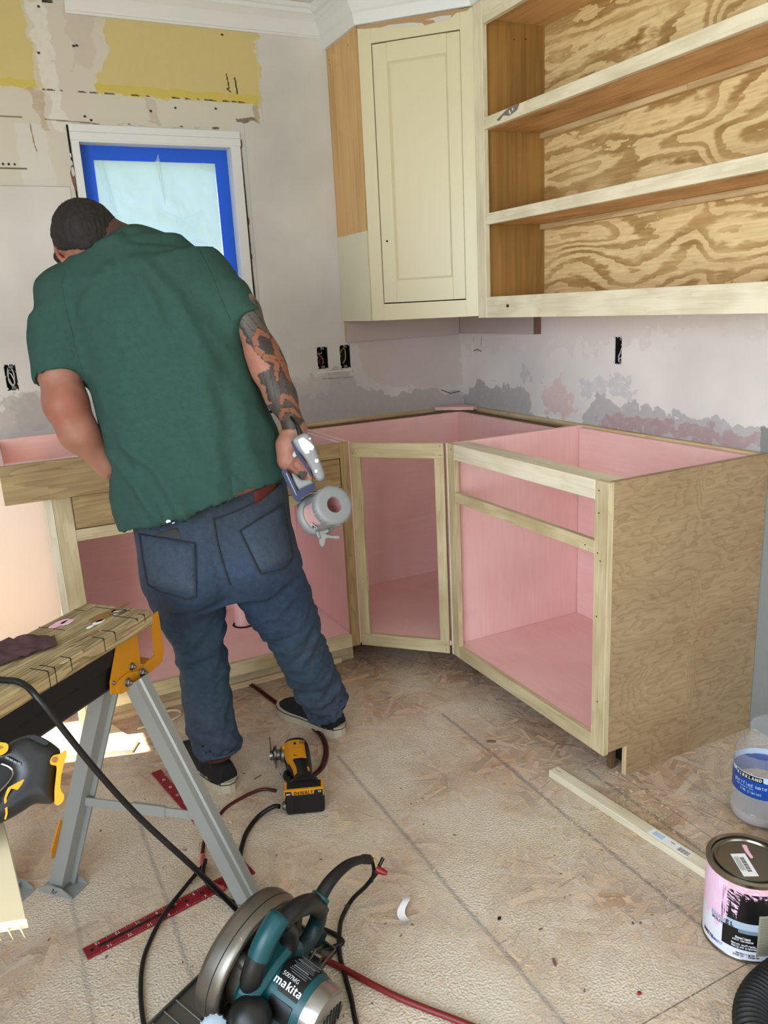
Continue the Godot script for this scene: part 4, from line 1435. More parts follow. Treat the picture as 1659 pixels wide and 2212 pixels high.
	crumple.call([Vector2(-1.12, 1.90), Vector2(-1.07, 1.895), Vector2(-1.065, 1.86), Vector2(-1.09, 1.87), Vector2(-1.13, 1.88)], -0.050, 6)
	# the yard outside and a neighbour's clapboard wall
	b = mb()
	b.span(Vector3(-30, -0.6, -30), Vector3(20, -0.5, -0.2), 0.0)
	b.span(Vector3(-30, -0.6, -0.2), Vector3(-3.5, -0.5, 20), 0.0)
	b.span(Vector3(-3.5, -0.6, 6.3), Vector3(20, -0.5, 25), 0.0)
	struct(obj("ground", b, mats.grass_far))
	var hse := thing("neighbour_house", "pale clapboard house wall faintly seen through the taped plastic film", "house")
	for k in 29:
		var yy := -0.5 + 0.13 * k
		b = mb()
		b.box(Vector3(-1.0, yy + 0.065, -4.6), Vector3(9.0, 0.142, 0.02), 0.0, Basis(Vector3.RIGHT, 0.12))
		obj("clapboard", b, mats.siding, hse)

# ---------------------------------------------------------------- soft bodies: distance fields meshed as surface nets
class Field:
	var o: Vector3
	var h: float
	var nx: int
	var ny: int
	var nz: int
	var d := PackedFloat32Array()

	func _init(lo: Vector3, hi: Vector3, cell: float):
		o = lo
		h = cell
		nx = int((hi.x - lo.x) / cell) + 2
		ny = int((hi.y - lo.y) / cell) + 2
		nz = int((hi.z - lo.z) / cell) + 2
		d.resize(nx * ny * nz)
		d.fill(1.0)

	func span(lo: Vector3, hi: Vector3) -> Array:
		var a := ((lo - o) / h).floor()
		var b := ((hi - o) / h).ceil()
		return [maxi(0, int(a.x)), mini(nx - 1, int(b.x)), maxi(0, int(a.y)), mini(ny - 1, int(b.y)), maxi(0, int(a.z)), mini(nz - 1, int(b.z))]

	func bone(a: Vector3, b: Vector3, ra: float, rb: float, k: float):
		var R := maxf(ra, rb) + k + 2.0 * h
		var e := span(a.min(b) - Vector3(R, R, R), a.max(b) + Vector3(R, R, R))
		var ab := b - a
		var l2 := maxf(ab.length_squared(), 1e-9)
		for z in range(e[4], e[5] + 1):
			for y in range(e[2], e[3] + 1):
				var i: int = (z * ny + y) * nx + e[0]
				var p := o + Vector3(e[0], y, z) * h
				for x in range(e[0], e[1] + 1):
					var q := p - a
					var t := clampf(q.dot(ab) / l2, 0.0, 1.0)
					var f := (q - ab * t).length() - lerpf(ra, rb, t)
					var g := d[i]
					var m := maxf(k - absf(f - g), 0.0)
					d[i] = minf(f, g) - m * m * 0.25 / k
					i += 1
					p.x += h

	func chain(pts: Array, rads: Array, k: float):
		for j in pts.size() - 1: bone(pts[j], pts[j + 1], rads[j], rads[j + 1], k)

	func ellipsoid(c: Vector3, bas: Basis, r: Vector3, k: float):
		var R := maxf(r.x, maxf(r.y, r.z)) + k + 2.0 * h
		var e := span(c - Vector3(R, R, R), c + Vector3(R, R, R))
		var inv := bas.transposed()
		var s := minf(r.x, minf(r.y, r.z))
		for z in range(e[4], e[5] + 1):
			for y in range(e[2], e[3] + 1):
				var i: int = (z * ny + y) * nx + e[0]
				for x in range(e[0], e[1] + 1):
					var q := inv * (o + Vector3(x, y, z) * h - c) / r
					var f := (q.length() - 1.0) * s
					var g := d[i]
					var m := maxf(k - absf(f - g), 0.0)
					d[i] = minf(f, g) - m * m * 0.25 / k
					i += 1

	# elliptical stations [centre, half width vector, half depth]; the ends may be hollow like a sleeve
	func loft(st: Array, k: float, hollow0 := 0.0, hollow1 := 0.0, wall := 0.010):
		var n := st.size()
		var lo := Vector3(1e9, 1e9, 1e9)
		var hi := -lo
		var C := PackedVector3Array()
		var X := PackedVector3Array()
		var Z := PackedVector3Array()
		var a := PackedFloat32Array()
		var b := PackedFloat32Array()
		for s in st:
			C.append(s[0])
			a.append(s[1].length())
			X.append(s[1].normalized())
			b.append(s[2])
			var R: float = maxf(s[1].length(), s[2]) + k + 2.0 * h
			lo = lo.min(s[0] - Vector3(R, R, R))
			hi = hi.max(s[0] + Vector3(R, R, R))
		for j in n:
			var ax := (C[mini(j + 1, n - 1)] - C[maxi(j - 1, 0)]).normalized()
			Z.append(X[j].cross(ax).normalized())
		var T := PackedVector3Array()
		var L := PackedFloat32Array()
		for j in n - 1:
			T.append(C[j + 1] - C[j])
			L.append(T[j].length_squared())
		# the ends are cut square across the given widths
		var t0 := (T[0].normalized() - X[0] * X[0].dot(T[0].normalized())).normalized()
		var t1 := (T[n - 2].normalized() - X[n - 1] * X[n - 1].dot(T[n - 2].normalized())).normalized()
		var e := span(lo, hi)
		for z in range(e[4], e[5] + 1):
			for y in range(e[2], e[3] + 1):
				var i: int = (z * ny + y) * nx + e[0]
				for x in range(e[0], e[1] + 1):
					var p := o + Vector3(x, y, z) * h
					var j := 0
					var t := 0.0
					for s in n - 1:
						j = s
						t = (p - C[s]).dot(T[s]) / L[s]
						if t < 1.0: break
					var tc := clampf(t, 0.0, 1.0)
					var q := p - C[j].lerp(C[j + 1], tc)
					var aa := lerpf(a[j], a[j + 1], tc)
					var bb := lerpf(b[j], b[j + 1], tc)
					var xx := X[j].lerp(X[j + 1], tc)
					var zz := Z[j].lerp(Z[j + 1], tc)
					var u := q.dot(xx) / aa
					var v := q.dot(zz) / bb
					var f := (sqrt(u * u + v * v) - 1.0) * minf(aa, bb)
					var end0 := -(p - C[0]).dot(t0)
					var end1 := (p - C[n - 1]).dot(t1)
					var ff := maxf(f, maxf(end0, end1))
					if hollow0 > 0.0 and end0 > -hollow0: ff = maxf(ff, -(f + wall))
					if hollow1 > 0.0 and end1 > -hollow1: ff = maxf(ff, -(f + wall))
					var g := d[i]
					var m := maxf(k - absf(ff - g), 0.0)
					d[i] = minf(ff, g) - m * m * 0.25 / k
					i += 1

	# outline (x, y) thickened between z0 and z1 with rounded edges
	func prism(poly: PackedVector2Array, z0: float, z1: float, r: float, k: float):
		var zc := (z0 + z1) / 2
		var zh := (z1 - z0) / 2 - r
		for y in ny:
			for x in nx:
				var p := Vector2(o.x + x * h, o.y + y * h)
				var best := 1e9
				for e in poly.size():
					var a := poly[e]
					var ab := poly[(e + 1) % poly.size()] - a
					var t := clampf((p - a).dot(ab) / maxf(ab.length_squared(), 1e-12), 0.0, 1.0)
					best = minf(best, (p - a - ab * t).length_squared())
				var f2 := sqrt(best) * (-1.0 if Geometry2D.is_point_in_polygon(p, poly) else 1.0) + r
				for z in nz:
					var dz := absf(o.z + z * h - zc) - zh
					var f := Vector2(maxf(f2, 0.0), maxf(dz, 0.0)).length() + minf(maxf(f2, dz), 0.0) - r
					var i := (z * ny + y) * nx + x
					var g := d[i]
					var m := maxf(k - absf(f - g), 0.0)
					d[i] = minf(f, g) - m * m * 0.25 / k

	# keep only where the plane says so
	func cut(c: Vector3, nn: Vector3):
		for z in nz:
			for y in ny:
				var i := (z * ny + y) * nx
				for x in nx:
					d[i] = maxf(d[i], (o + Vector3(x, y, z) * h - c).dot(nn))
					i += 1

	func carve(a: Vector3, b: Vector3, r: float):
		var R := r + 3.0 * h
		var e := span(a.min(b) - Vector3(R, R, R), a.max(b) + Vector3(R, R, R))
		var ab := b - a
		for z in range(e[4], e[5] + 1):
			for y in range(e[2], e[3] + 1):
				for x in range(e[0], e[1] + 1):
					var p := o + Vector3(x, y, z) * h
					var t := clampf((p - a).dot(ab) / maxf(ab.length_squared(), 1e-9), 0.0, 1.0)
					var i: int = (z * ny + y) * nx + x
					d[i] = maxf(d[i], r - (p - a - ab * t).length())

	func at(p: Vector3) -> float:
		var q := (p - o) / h
		var x := clampi(int(q.x), 0, nx - 2)
		var y := clampi(int(q.y), 0, ny - 2)
		var z := clampi(int(q.z), 0, nz - 2)
		var f := q - Vector3(x, y, z)
		var i := (z * ny + y) * nx + x
		var s := nx * ny
		return lerpf(lerpf(lerpf(d[i], d[i + 1], f.x), lerpf(d[i + nx], d[i + nx + 1], f.x), f.y), lerpf(lerpf(d[i + s], d[i + s + 1], f.x), lerpf(d[i + s + nx], d[i + s + nx + 1], f.x), f.y), f.z)

	func grad(p: Vector3) -> Vector3:
		var e := h * 1.2
		return Vector3(at(p + Vector3(e, 0, 0)) - at(p - Vector3(e, 0, 0)), at(p + Vector3(0, e, 0)) - at(p - Vector3(0, e, 0)), at(p + Vector3(0, 0, e)) - at(p - Vector3(0, 0, e))).normalized()

	# where a line from a, going along dir, first meets the surface
	func hit(a: Vector3, dir: Vector3, far: float) -> Vector3:
		var t := 0.0
		while t < far:
			var f := at(a + dir * t)
			if f < 0.0: break
			t += maxf(f * 0.6, h * 0.15)
		return a + dir * t

	# surface nets into b; shift(p, n) moves a point along its normal, paint(p, n) colours it
	func nets(b: MB, shift = null, paint = null):
		var id := {}
		var base := b.v.size()
		var lim := h * 4.0
		var s := nx * ny
		var offs := [0, 1, nx, nx + 1, s, s + 1, s + nx, s + nx + 1]
		var edges := [[0, 1], [2, 3], [4, 5], [6, 7], [0, 2], [1, 3], [4, 6], [5, 7], [0, 4], [1, 5], [2, 6], [3, 7]]
		var pos := PackedVector3Array()
		var cells := PackedInt32Array()
		for z in nz - 1:
			for y in ny - 1:
				var i := (z * ny + y) * nx
				for x in nx - 1:
					if absf(d[i]) < lim:
						var mask := 0
						for c in 8:
							if d[i + offs[c]] < 0.0: mask |= 1 << c
						if mask != 0 and mask != 255:
							var p := Vector3.ZERO
							var n := 0
							for e in edges:
								var da := d[i + offs[e[0]]]
								var db := d[i + offs[e[1]]]
								if (da < 0.0) != (db < 0.0):
									var t := da / (da - db)
									var pa := Vector3(e[0] & 1, (e[0] >> 1) & 1, e[0] >> 2)
									var pb := Vector3(e[1] & 1, (e[1] >> 1) & 1, e[1] >> 2)
									p += pa.lerp(pb, t)
									n += 1
							id[i] = pos.size()
							cells.append(i)
							pos.append(o + (Vector3(x, y, z) + p / n) * h)
					i += 1
		var ix := PackedInt32Array()
		for i in cells:
			for ax in 3:
				var st: int = [1, nx, s][ax]
				var u: int = [nx, s, 1][ax]
				var w: int = [s, 1, nx][ax]
				# the edge from this corner along the axis
				if (d[i] < 0.0) == (d[i + st] < 0.0): continue
				if not (id.has(i - u) and id.has(i - w) and id.has(i - u - w)): continue
				var q := [id[i], id[i - u], id[i - u - w], id[i - w]]
				if d[i] < 0.0: q.reverse()
				for t in [0, 1, 2, 0, 2, 3]: ix.append(q[t])
		var nr := PackedVector3Array()
		nr.resize(pos.size())
		var normals := func():
			nr.fill(Vector3.ZERO)
			for k in range(0, ix.size(), 3):
				var f := (pos[ix[k + 2]] - pos[ix[k]]).cross(pos[ix[k + 1]] - pos[ix[k]])
				for e in 3: nr[ix[k + e]] += f
			for k in nr.size(): nr[k] = nr[k].normalized()
		normals.call()
		# one gentle smoothing pass takes the grid out of the surface
		var sum := PackedVector3Array()
		sum.resize(pos.size())
		var cnt := PackedInt32Array()
		cnt.resize(pos.size())
		for k in range(0, ix.size(), 3):
			for e in 3:
				sum[ix[k + e]] += pos[ix[k + (e + 1) % 3]] + pos[ix[k + (e + 2) % 3]]
				cnt[ix[k + e]] += 2
		for k in pos.size():
			if cnt[k] > 0: pos[k] = pos[k].lerp(sum[k] / cnt[k], 0.5)
		if shift != null:
			for k in pos.size(): pos[k] += nr[k] * shift.call(pos[k], nr[k])
			normals.call()
		var inside := 0
		for k in range(0, pos.size(), 37):
			if at(pos[k] + nr[k] * h) < at(pos[k] - nr[k] * h): inside += 1
			else: inside -= 1
		if inside > 0:
			for k in nr.size(): nr[k] = -nr[k]
			for k in range(0, ix.size(), 3):
				var t := ix[k]; ix[k] = ix[k + 1]; ix[k + 1] = t
		b.v.append_array(pos)
		b.n.append_array(nr)
		for k in pos.size():
			b.uv.append(Vector2(pos[k].x, pos[k].y))
			b.c.append(paint.call(pos[k], nr[k]) if paint != null else b.col)
		for k in ix: b.ix.append(k + base)

# a moulded shell: rounded outline in local axes, placed by xf
func moulded(poly: PackedVector2Array, z0: float, z1: float, r: float, cell: float, xf: Transform3D) -> MB:
	var lo := poly[0]
	var hi := poly[0]
	for p in poly:
		lo = lo.min(p)
		hi = hi.max(p)
	var f := Field.new(Vector3(lo.x, lo.y, z0) - Vector3.ONE * cell * 2.0, Vector3(hi.x, hi.y, z1) + Vector3.ONE * cell * 2.0, cell)
	f.prism(poly, z0, z1, r, 0.0005)
	var b := mb()
	f.nets(b)
	for k in b.v.size():
		b.v[k] = xf * b.v[k]
		b.n[k] = (xf.basis * b.n[k]).normalized()
	return b

# ---------------------------------------------------------------- the painter
const EYE := Vector3(-1.9767, 1.3443, 3.1403)
const SHIRT := [[Vector3(-1.5136, 0.8640, 1.1245), Vector3(0.2086, 0.0616, 0.0842), 0.140], [Vector3(-1.5167, 0.9971, 1.1129), Vector3(0.1992, 0.0250, 0.0903), 0.138], [Vector3(-1.5435, 1.1235, 1.1031), Vector3(0.1910, 0.0179, 0.0883), 0.132], [Vector3(-1.5623, 1.2361, 1.0956), Vector3(0.1814, 0.0022, 0.0882), 0.130], [Vector3(-1.5774, 1.3476, 1.0729), Vector3(0.1828, -0.0002, 0.0896), 0.125], [Vector3(-1.5962, 1.4351, 1.0381), Vector3(0.1789, 0.0079, 0.0853), 0.112], [Vector3(-1.5885, 1.4914, 1.0254), Vector3(0.1357, 0.0064, 0.0646), 0.092], [Vector3(-1.5760, 1.5047, 1.0277), Vector3(0.0872, 0.0074, 0.0405), 0.072], [Vector3(-1.5789, 1.5184, 1.0223), Vector3(0.0447, 0.0076, 0.0197), 0.045]]
const SEAT := [[Vector3(-1.4921, 0.8898, 1.0929), Vector3(0.1864, 0.0471, 0.0776), 0.122], [Vector3(-1.4913, 0.7737, 1.1042), Vector3(0.1886, 0.0227, 0.0858), 0.132], [Vector3(-1.4891, 0.6949, 1.1168), Vector3(0.1915, 0.0074, 0.0916), 0.138], [Vector3(-1.4764, 0.6313, 1.1186), Vector3(0.1922, -0.0029, 0.0950), 0.125]]
const LEG_A := [[Vector3(-1.5729, 0.6723, 1.0708), Vector3(0.1017, -0.0057, 0.0515), 0.115], [Vector3(-1.5722, 0.6125, 1.0656), Vector3(0.0938, 0.0027, 0.0451), 0.108], [Vector3(-1.5628, 0.5264, 1.0608), Vector3(0.0780, -0.0032, 0.0391), 0.095], [Vector3(-1.5498, 0.4335, 1.0483), Vector3(0.0635, -0.0036, 0.0321), 0.076], [Vector3(-1.5464, 0.3342, 1.0444), Vector3(0.0613, -0.0002, 0.0301), 0.070], [Vector3(-1.5442, 0.2337, 1.0460), Vector3(0.0635, 0.0016, 0.0306), 0.068], [Vector3(-1.5413, 0.1556, 1.0472), Vector3(0.0630, -0.0009, 0.0311), 0.066], [Vector3(-1.5360, 0.1106, 1.0457), Vector3(0.0598, -0.0007, 0.0295), 0.060]]
const LEG_B := [[Vector3(-1.3819, 0.6892, 1.1479), Vector3(0.0962, 0.0130, 0.0433), 0.115], [Vector3(-1.3610, 0.6096, 1.1469), Vector3(0.0873, 0.0001, 0.0428), 0.108], [Vector3(-1.3233, 0.5216, 1.1220), Vector3(0.0807, -0.0046, 0.0409), 0.095], [Vector3(-1.2814, 0.4221, 1.0909), Vector3(0.0679, -0.0052, 0.0348), 0.082], [Vector3(-1.2448, 0.3206, 1.0579), Vector3(0.0643, -0.0016, 0.0320), 0.076], [Vector3(-1.2041, 0.2185, 1.0156), Vector3(0.0675, 0.0046, 0.0317), 0.074], [Vector3(-1.1729, 0.1488, 0.9937), Vector3(0.0649, 0.0164, 0.0270), 0.070], [Vector3(-1.1549, 0.1036, 0.9811), Vector3(0.0593, 0.0271, 0.0211), 0.066]]
const ARM_L := [Vector3(-1.7633, 1.4041, 0.9653), Vector3(-1.8065, 1.2281, 1.0186), Vector3(-1.8057, 1.1485, 1.0480), Vector3(-1.7867, 1.0749, 1.0557), Vector3(-1.7274, 0.9812, 1.0316)]
const HAND_L := [Vector3(-1.7274, 0.9812, 1.0316), Vector3(-1.6620, 0.9133, 0.9568)]
const ARM_R := [Vector3(-1.4256, 1.4300, 1.1232), Vector3(-1.3782, 1.3461, 1.1939), Vector3(-1.3517, 1.2411, 1.2318), Vector3(-1.3438, 1.2017, 1.2472), Vector3(-1.3260, 1.1385, 1.2628), Vector3(-1.2958, 1.0519, 1.2741)]
const HAND_R := [Vector3(-1.3004, 1.0498, 1.2725), Vector3(-1.3139, 1.0136, 1.2707), Vector3(-1.3242, 0.9809, 1.2809)]
const INDEX := [Vector3(-1.3180, 0.9901, 1.2928), Vector3(-1.3124, 0.9901, 1.3301), Vector3(-1.3045, 0.9734, 1.3561), Vector3(-1.3017, 0.9414, 1.3611)]
const MIDDLE := [Vector3(-1.3231, 0.9794, 1.2877), Vector3(-1.3194, 0.9741, 1.3256), Vector3(-1.3124, 0.9577, 1.3453), Vector3(-1.3098, 0.9311, 1.3486)]
const RING := [Vector3(-1.3279, 0.9709, 1.2820), Vector3(-1.3289, 0.9629, 1.3127), Vector3(-1.3235, 0.9506, 1.3281), Vector3(-1.3205, 0.9327, 1.3291)]
const PINKY := [Vector3(-1.3319, 0.9680, 1.2752), Vector3(-1.3354, 0.9581, 1.2994), Vector3(-1.3326, 0.9481, 1.3128), Vector3(-1.3289, 0.9347, 1.3129)]
const THUMB := [Vector3(-1.3106, 1.0348, 1.2834), Vector3(-1.3082, 1.0236, 1.3166), Vector3(-1.3061, 1.0028, 1.3352), Vector3(-1.3073, 0.9829, 1.3404)]
const COLLAR := [Vector3(-1.6083, 1.5504, 0.9871), Vector3(-1.6381, 1.5342, 1.0232), Vector3(-1.6688, 1.5141, 1.0371), Vector3(-1.7021, 1.5017, 1.0244), Vector3(-1.7315, 1.4930, 0.9895), Vector3(-1.7361, 1.5036, 0.9208), Vector3(-1.7015, 1.5374, 0.8703), Vector3(-1.6472, 1.5647, 0.8774), Vector3(-1.6089, 1.5648, 0.9307)]
const EAR := [Vector3(-1.7600, 1.5339, 0.9694), Vector3(-1.7688, 1.5262, 0.9730), Vector3(-1.7698, 1.5104, 0.9829), Vector3(-1.7657, 1.4955, 0.9950), Vector3(-1.7573, 1.4851, 1.0022), Vector3(-1.7464, 1.4880, 1.0032), Vector3(-1.7386, 1.5022, 0.9983), Vector3(-1.7395, 1.5190, 0.9895), Vector3(-1.7486, 1.5297, 0.9784)]
const EAR_IN := [Vector3(-1.7539, 1.5241, 0.9694), Vector3(-1.7522, 1.5070, 0.9810), Vector3(-1.7478, 1.4978, 0.9882)]
const BEARD := [Vector3(-1.7543, 1.5205, 0.9070), Vector3(-1.7549, 1.5008, 0.9182), Vector3(-1.7519, 1.4806, 0.9371)]
const NECK := [Vector3(-1.6110, 1.5040, 0.9877), Vector3(-1.6431, 1.5186, 0.9908), Vector3(-1.6767, 1.5307, 0.9823)]
const HEAD := [Vector3(-1.6905, 1.5404, 0.9727)]
const POCKET_L := [Vector3(-1.6917, 0.8280, 1.1859), Vector3(-1.5757, 0.7958, 1.2521), Vector3(-1.5937, 0.6732, 1.2791), Vector3(-1.6160, 0.6689, 1.2694), Vector3(-1.6711, 0.6898, 1.2363), Vector3(-1.6920, 0.7066, 1.2212)]
const POCKET_R := [Vector3(-1.4718, 0.8212, 1.2956), Vector3(-1.3649, 0.8842, 1.3295), Vector3(-1.3660, 0.7517, 1.3677), Vector3(-1.3926, 0.7276, 1.3617), Vector3(-1.4433, 0.7193, 1.3393)]
const SEAM := [Vector3(-1.5245, 0.8576, 1.2592), Vector3(-1.5247, 0.7996, 1.2760), Vector3(-1.5208, 0.7415, 1.2948), Vector3(-1.5138, 0.6965, 1.3114)]
const BAND := [Vector3(-1.5209, 0.8540, 1.2619), Vector3(-1.4611, 0.8740, 1.2854), Vector3(-1.4052, 0.9021, 1.3046), Vector3(-1.3646, 0.9299, 1.3163)]
const BELT := [Vector3(-1.4286, 0.8967, 1.2947), Vector3(-1.4035, 0.9120, 1.3025), Vector3(-1.3773, 0.9339, 1.3089)]
const RAGLAN_L := [Vector3(-1.7402, 1.4874, 1.0847), Vector3(-1.7672, 1.4530, 1.0815), Vector3(-1.7778, 1.4008, 1.0916), Vector3(-1.7750, 1.3160, 1.1177), Vector3(-1.7665, 1.2310, 1.1467)]
const RAGLAN_R := [Vector3(-1.4821, 1.4972, 1.2082), Vector3(-1.4660, 1.4466, 1.2309), Vector3(-1.4522, 1.3824, 1.2564), Vector3(-1.4395, 1.3288, 1.2783)]
const SPOT := [Vector3(-1.6340, 0.8712, 1.2591), Vector3(-1.6254, 0.8686, 1.2641), Vector3(-1.6308, 0.8721, 1.2604)]
const STITCH_L := [Vector3(-1.6744, 0.7323, 1.2223), Vector3(-1.6504, 0.7221, 1.2370), Vector3(-1.6257, 0.7162, 1.2509), Vector3(-1.5880, 0.7208, 1.2680)]
const PHONE := [Vector3(-1.6532, 0.7924, 1.1576), Vector3(-1.5926, 0.7764, 1.1919), Vector3(-1.6225, 0.7873, 1.1741)]
const VIEW := Vector3(0.2257, -0.1773, -0.9579)
const HR := Vector3(0.9910, -0.0220, 0.1290)
const HU := Vector3(0.0100, 0.9960, 0.0910)
const HV := Vector3(-0.1300, -0.0890, 0.9870)
const YOKE_L := [Vector3(-1.6587, 1.4570, 0.9954), Vector3(-1.7613, 1.4040, 0.9663), Vector3(-1.7958, 1.2939, 0.9931)]
const YOKE_R := [Vector3(-1.5049, 1.4573, 1.0706), Vector3(-1.4524, 1.4180, 1.1135), Vector3(-1.4162, 1.3786, 1.1543)]
const CUFF_L := [[Vector3(-1.7916, 1.3428, 0.9774), Vector3(0.0570, 0.0013, 0.0275), 0.064], [Vector3(-1.7979, 1.2746, 1.0035), Vector3(0.0579, 0.0051, 0.0269), 0.065], [Vector3(-1.8104, 1.2103, 1.0276), Vector3(0.0541, 0.0152, 0.0221), 0.062]]
const CUFF_R := [[Vector3(-1.4034, 1.3696, 1.1597), Vector3(0.0387, 0.0286, 0.0106), 0.056], [Vector3(-1.3726, 1.3202, 1.2076), Vector3(0.0332, 0.0181, 0.0110), 0.052]]


func lin(c: Color) -> Color:
	return c.srgb_to_linear()

# points of a run laid on a surface, lifted by up
func lay(f: Field, pts: Array, up: float, per := 6) -> Array:
	var out := []
	for p in curve(pts, per):
		var dir: Vector3 = (p - EYE).normalized()
		var q := f.hit(p - dir * 0.25, dir, 0.8)
		out.append(q + f.grad(q) * up)
	return out

# a patch of cloth laid on a surface: quad corners tl, tr, br, bl
func patch(b: MB, f: Field, c: Array, nu: int, nv: int, up: float, shift: Callable):
	var rs := []
	for j in nv + 1:
		var ring := PackedVector3Array()
		for i in nu + 1:
			var p: Vector3 = c[0].lerp(c[1], float(i) / nu).lerp(c[3].lerp(c[2], float(i) / nu), float(j) / nv)
			var dir := (p - EYE).normalized()
			var q := f.hit(p - dir * 0.25, dir, 0.8)
			var nn := f.grad(q)
			var e := minf(minf(i, nu - i), minf(j, nv - j))
			ring.append(q + nn * (shift.call(q, nn) + (up if e > 0 else 0.0005)))
		rs.append(ring)
	b.rings(rs, false, 0, Vector2(1, 1))

func build_person():
	var t := thing("person", "person seen from behind in green t-shirt and blue jeans, head bowed over the sink cabinet", "person")
	var skin_c := Color(0.585, 0.415, 0.34)
	# ---- body: one mesh, from several grids
	var body := mb()
	body.colored = true
	var sn := FastNoiseLite.new()
	sn.seed = 8
	sn.frequency = 22.0
	sn.fractal_octaves = 3
	var tone := func(p: Vector3, n: Vector3) -> Color:
		var k: float = sn.get_noise_3dv(p) * 0.08
		var red: float = clampf(sn.get_noise_3dv(p * 0.25) * 0.5 + 0.35, 0.0, 1.0) * 0.10
		return lin(Color(skin_c.r * (1.0 + k), skin_c.g * (1.0 + k - red), skin_c.b * (1.0 + k - red)))
	# trunk and legs, under the clothes
	var f := Field.new(Vector3(-1.85, 0.03, 0.86), Vector3(-1.05, 1.58, 1.32), 0.016)
	var core := []
	for s in SHIRT: core.append([s[0], s[1] * 0.86, s[2] * 0.86])
	f.loft(core, 0.02)
	var seat := []
	for s in SEAT: seat.append([s[0], s[1] * 0.84, s[2] * 0.84])
	f.loft(seat, 0.03)
	for leg in [LEG_A, LEG_B]:
		var l := []
		for s in leg: l.append([s[0], s[1] * 0.72, s[2] * 0.72])
		f.loft(l, 0.02)
	f.nets(body, null, tone)
	# left arm and hand
	f = Field.new(Vector3(-1.92, 0.84, 0.85), Vector3(-1.56, 1.50, 1.16), 0.0055)
	f.chain(ARM_L, [0.048, 0.048, 0.047, 0.043, 0.030], 0.03)
	f.bone(ARM_L[2], ARM_L[2] + Vector3(-0.004, -0.006, 0.012), 0.040, 0.034, 0.03)
	f.bone(HAND_L[0], HAND_L[1], 0.029, 0.034, 0.02)
	var hd: Vector3 = (HAND_L[1] - HAND_L[0]).normalized()
	var side := hd.cross(Vector3.UP).normalized()
	for k in 4:
		var b0: Vector3 = HAND_L[1] + side * (0.021 * (k - 1.5)) + hd * 0.012
		var b1: Vector3 = b0 + hd * [0.034, 0.040, 0.037, 0.029][k] - Vector3(0, 0.008, 0)
		f.chain([b0, b1, b1 + (hd - Vector3(0, 1.0, 0)) * 0.018, b1 + (hd * 0.7 - Vector3(0, 1.6, 0)) * 0.026], [0.0095, 0.009, 0.0085, 0.0075], 0.006)
	f.chain([HAND_L[0] + hd * 0.03 + side * 0.03, HAND_L[1] + side * 0.052 - Vector3(0, 0.012, 0), HAND_L[1] + hd * 0.03 + side * 0.055 - Vector3(0, 0.025, 0)], [0.012, 0.0105, 0.009], 0.01)
	f.nets(body, null, func(p: Vector3, n: Vector3) -> Color:
		var c: Color = tone.call(p, n)
		var e: float = exp(-pow((p - ARM_L[2] - Vector3(0.0, 0.0, 0.04)).length() / 0.05, 2.0))
		return Color(c.r * (1.0 - 0.05 * e), c.g * (1.0 - 0.30 * e), c.b * (1.0 - 0.30 * e)))
	# right arm, tattooed from sleeve to wrist, and the hand round the sprayer's grip
	f = Field.new(Vector3(-1.46, 0.91, 1.08), Vector3(-1.22, 1.42, 1.38), 0.0033)
	f.chain(ARM_R, [0.044, 0.035, 0.037, 0.038, 0.034, 0.025], 0.03)
	f.chain(HAND_R, [0.026, 0.031, 0.030], 0.02)
	f.bone(HAND_R[1], MIDDLE[0], 0.026, 0.016, 0.02)
	f.bone(HAND_R[1], INDEX[0], 0.020, 0.012, 0.012)
	f.bone(HAND_R[1], PINKY[0], 0.020, 0.012, 0.012)
	f.chain(INDEX, [0.0105, 0.0098, 0.0092, 0.0080], 0.005)
	f.chain(MIDDLE, [0.0105, 0.0098, 0.0092, 0.0080], 0.005)
	f.chain(RING, [0.0100, 0.0094, 0.0088, 0.0076], 0.005)
	f.chain(PINKY, [0.0092, 0.0086, 0.0080, 0.0070], 0.005)
	f.chain(THUMB, [0.0150, 0.0120, 0.0105, 0.0090], 0.008)
	f.nets(body, null, func(p: Vector3, n: Vector3) -> Color: return tattoo(p, n, tone.call(p, n)))
	# head: skull, jaw, neck, nose, ears, brows
	var lat := (HR * -0.94 - HU * 0.30 - HV * 0.10).normalized()
	var fwd := (-HV * 0.74 - HU * 0.58 - HR * 0.34)
	fwd = (fwd - lat * fwd.dot(lat)).normalized()
	var top := fwd.cross(lat)
	if top.dot(HU) < 0.0: top = -top
	var hb := Basis(lat, top, fwd)
	var hc: Vector3 = HEAD[0]
	f = Field.new(hc - Vector3(0.15, 0.17, 0.19), hc + Vector3(0.13, 0.13, 0.12), 0.0038)
	f.chain(NECK, [0.066, 0.058, 0.052], 0.03)
	f.ellipsoid(hc, hb, Vector3(0.076, 0.082, 0.094), 0.02)
	var H3 := func(x, y, z): return hc + lat * x + top * y + fwd * z
	f.ellipsoid(H3.call(0, -0.055, 0.040), hb, Vector3(0.058, 0.070, 0.052), 0.03)
	f.bone(H3.call(-0.03, -0.105, 0.060), H3.call(0.03, -0.105, 0.060), 0.022, 0.022, 0.03)
	f.bone(H3.call(0, -0.012, 0.088), H3.call(0, -0.050, 0.110), 0.009, 0.014, 0.012)
	f.bone(H3.call(-0.018, -0.085, 0.088), H3.call(0.018, -0.085, 0.088), 0.008, 0.008, 0.008)
	f.bone(H3.call(-0.045, 0.005, 0.082), H3.call(0.045, 0.005, 0.082), 0.010, 0.010, 0.012)
	for s in [-1, 1]:
		f.carve(H3.call(0.032 * s, -0.014, 0.102), H3.call(0.034 * s, -0.016, 0.094), 0.011)
		f.bone(H3.call(0.032 * s, -0.015, 0.076), H3.call(0.032 * s, -0.015, 0.078), 0.0115, 0.0115, 0.001)
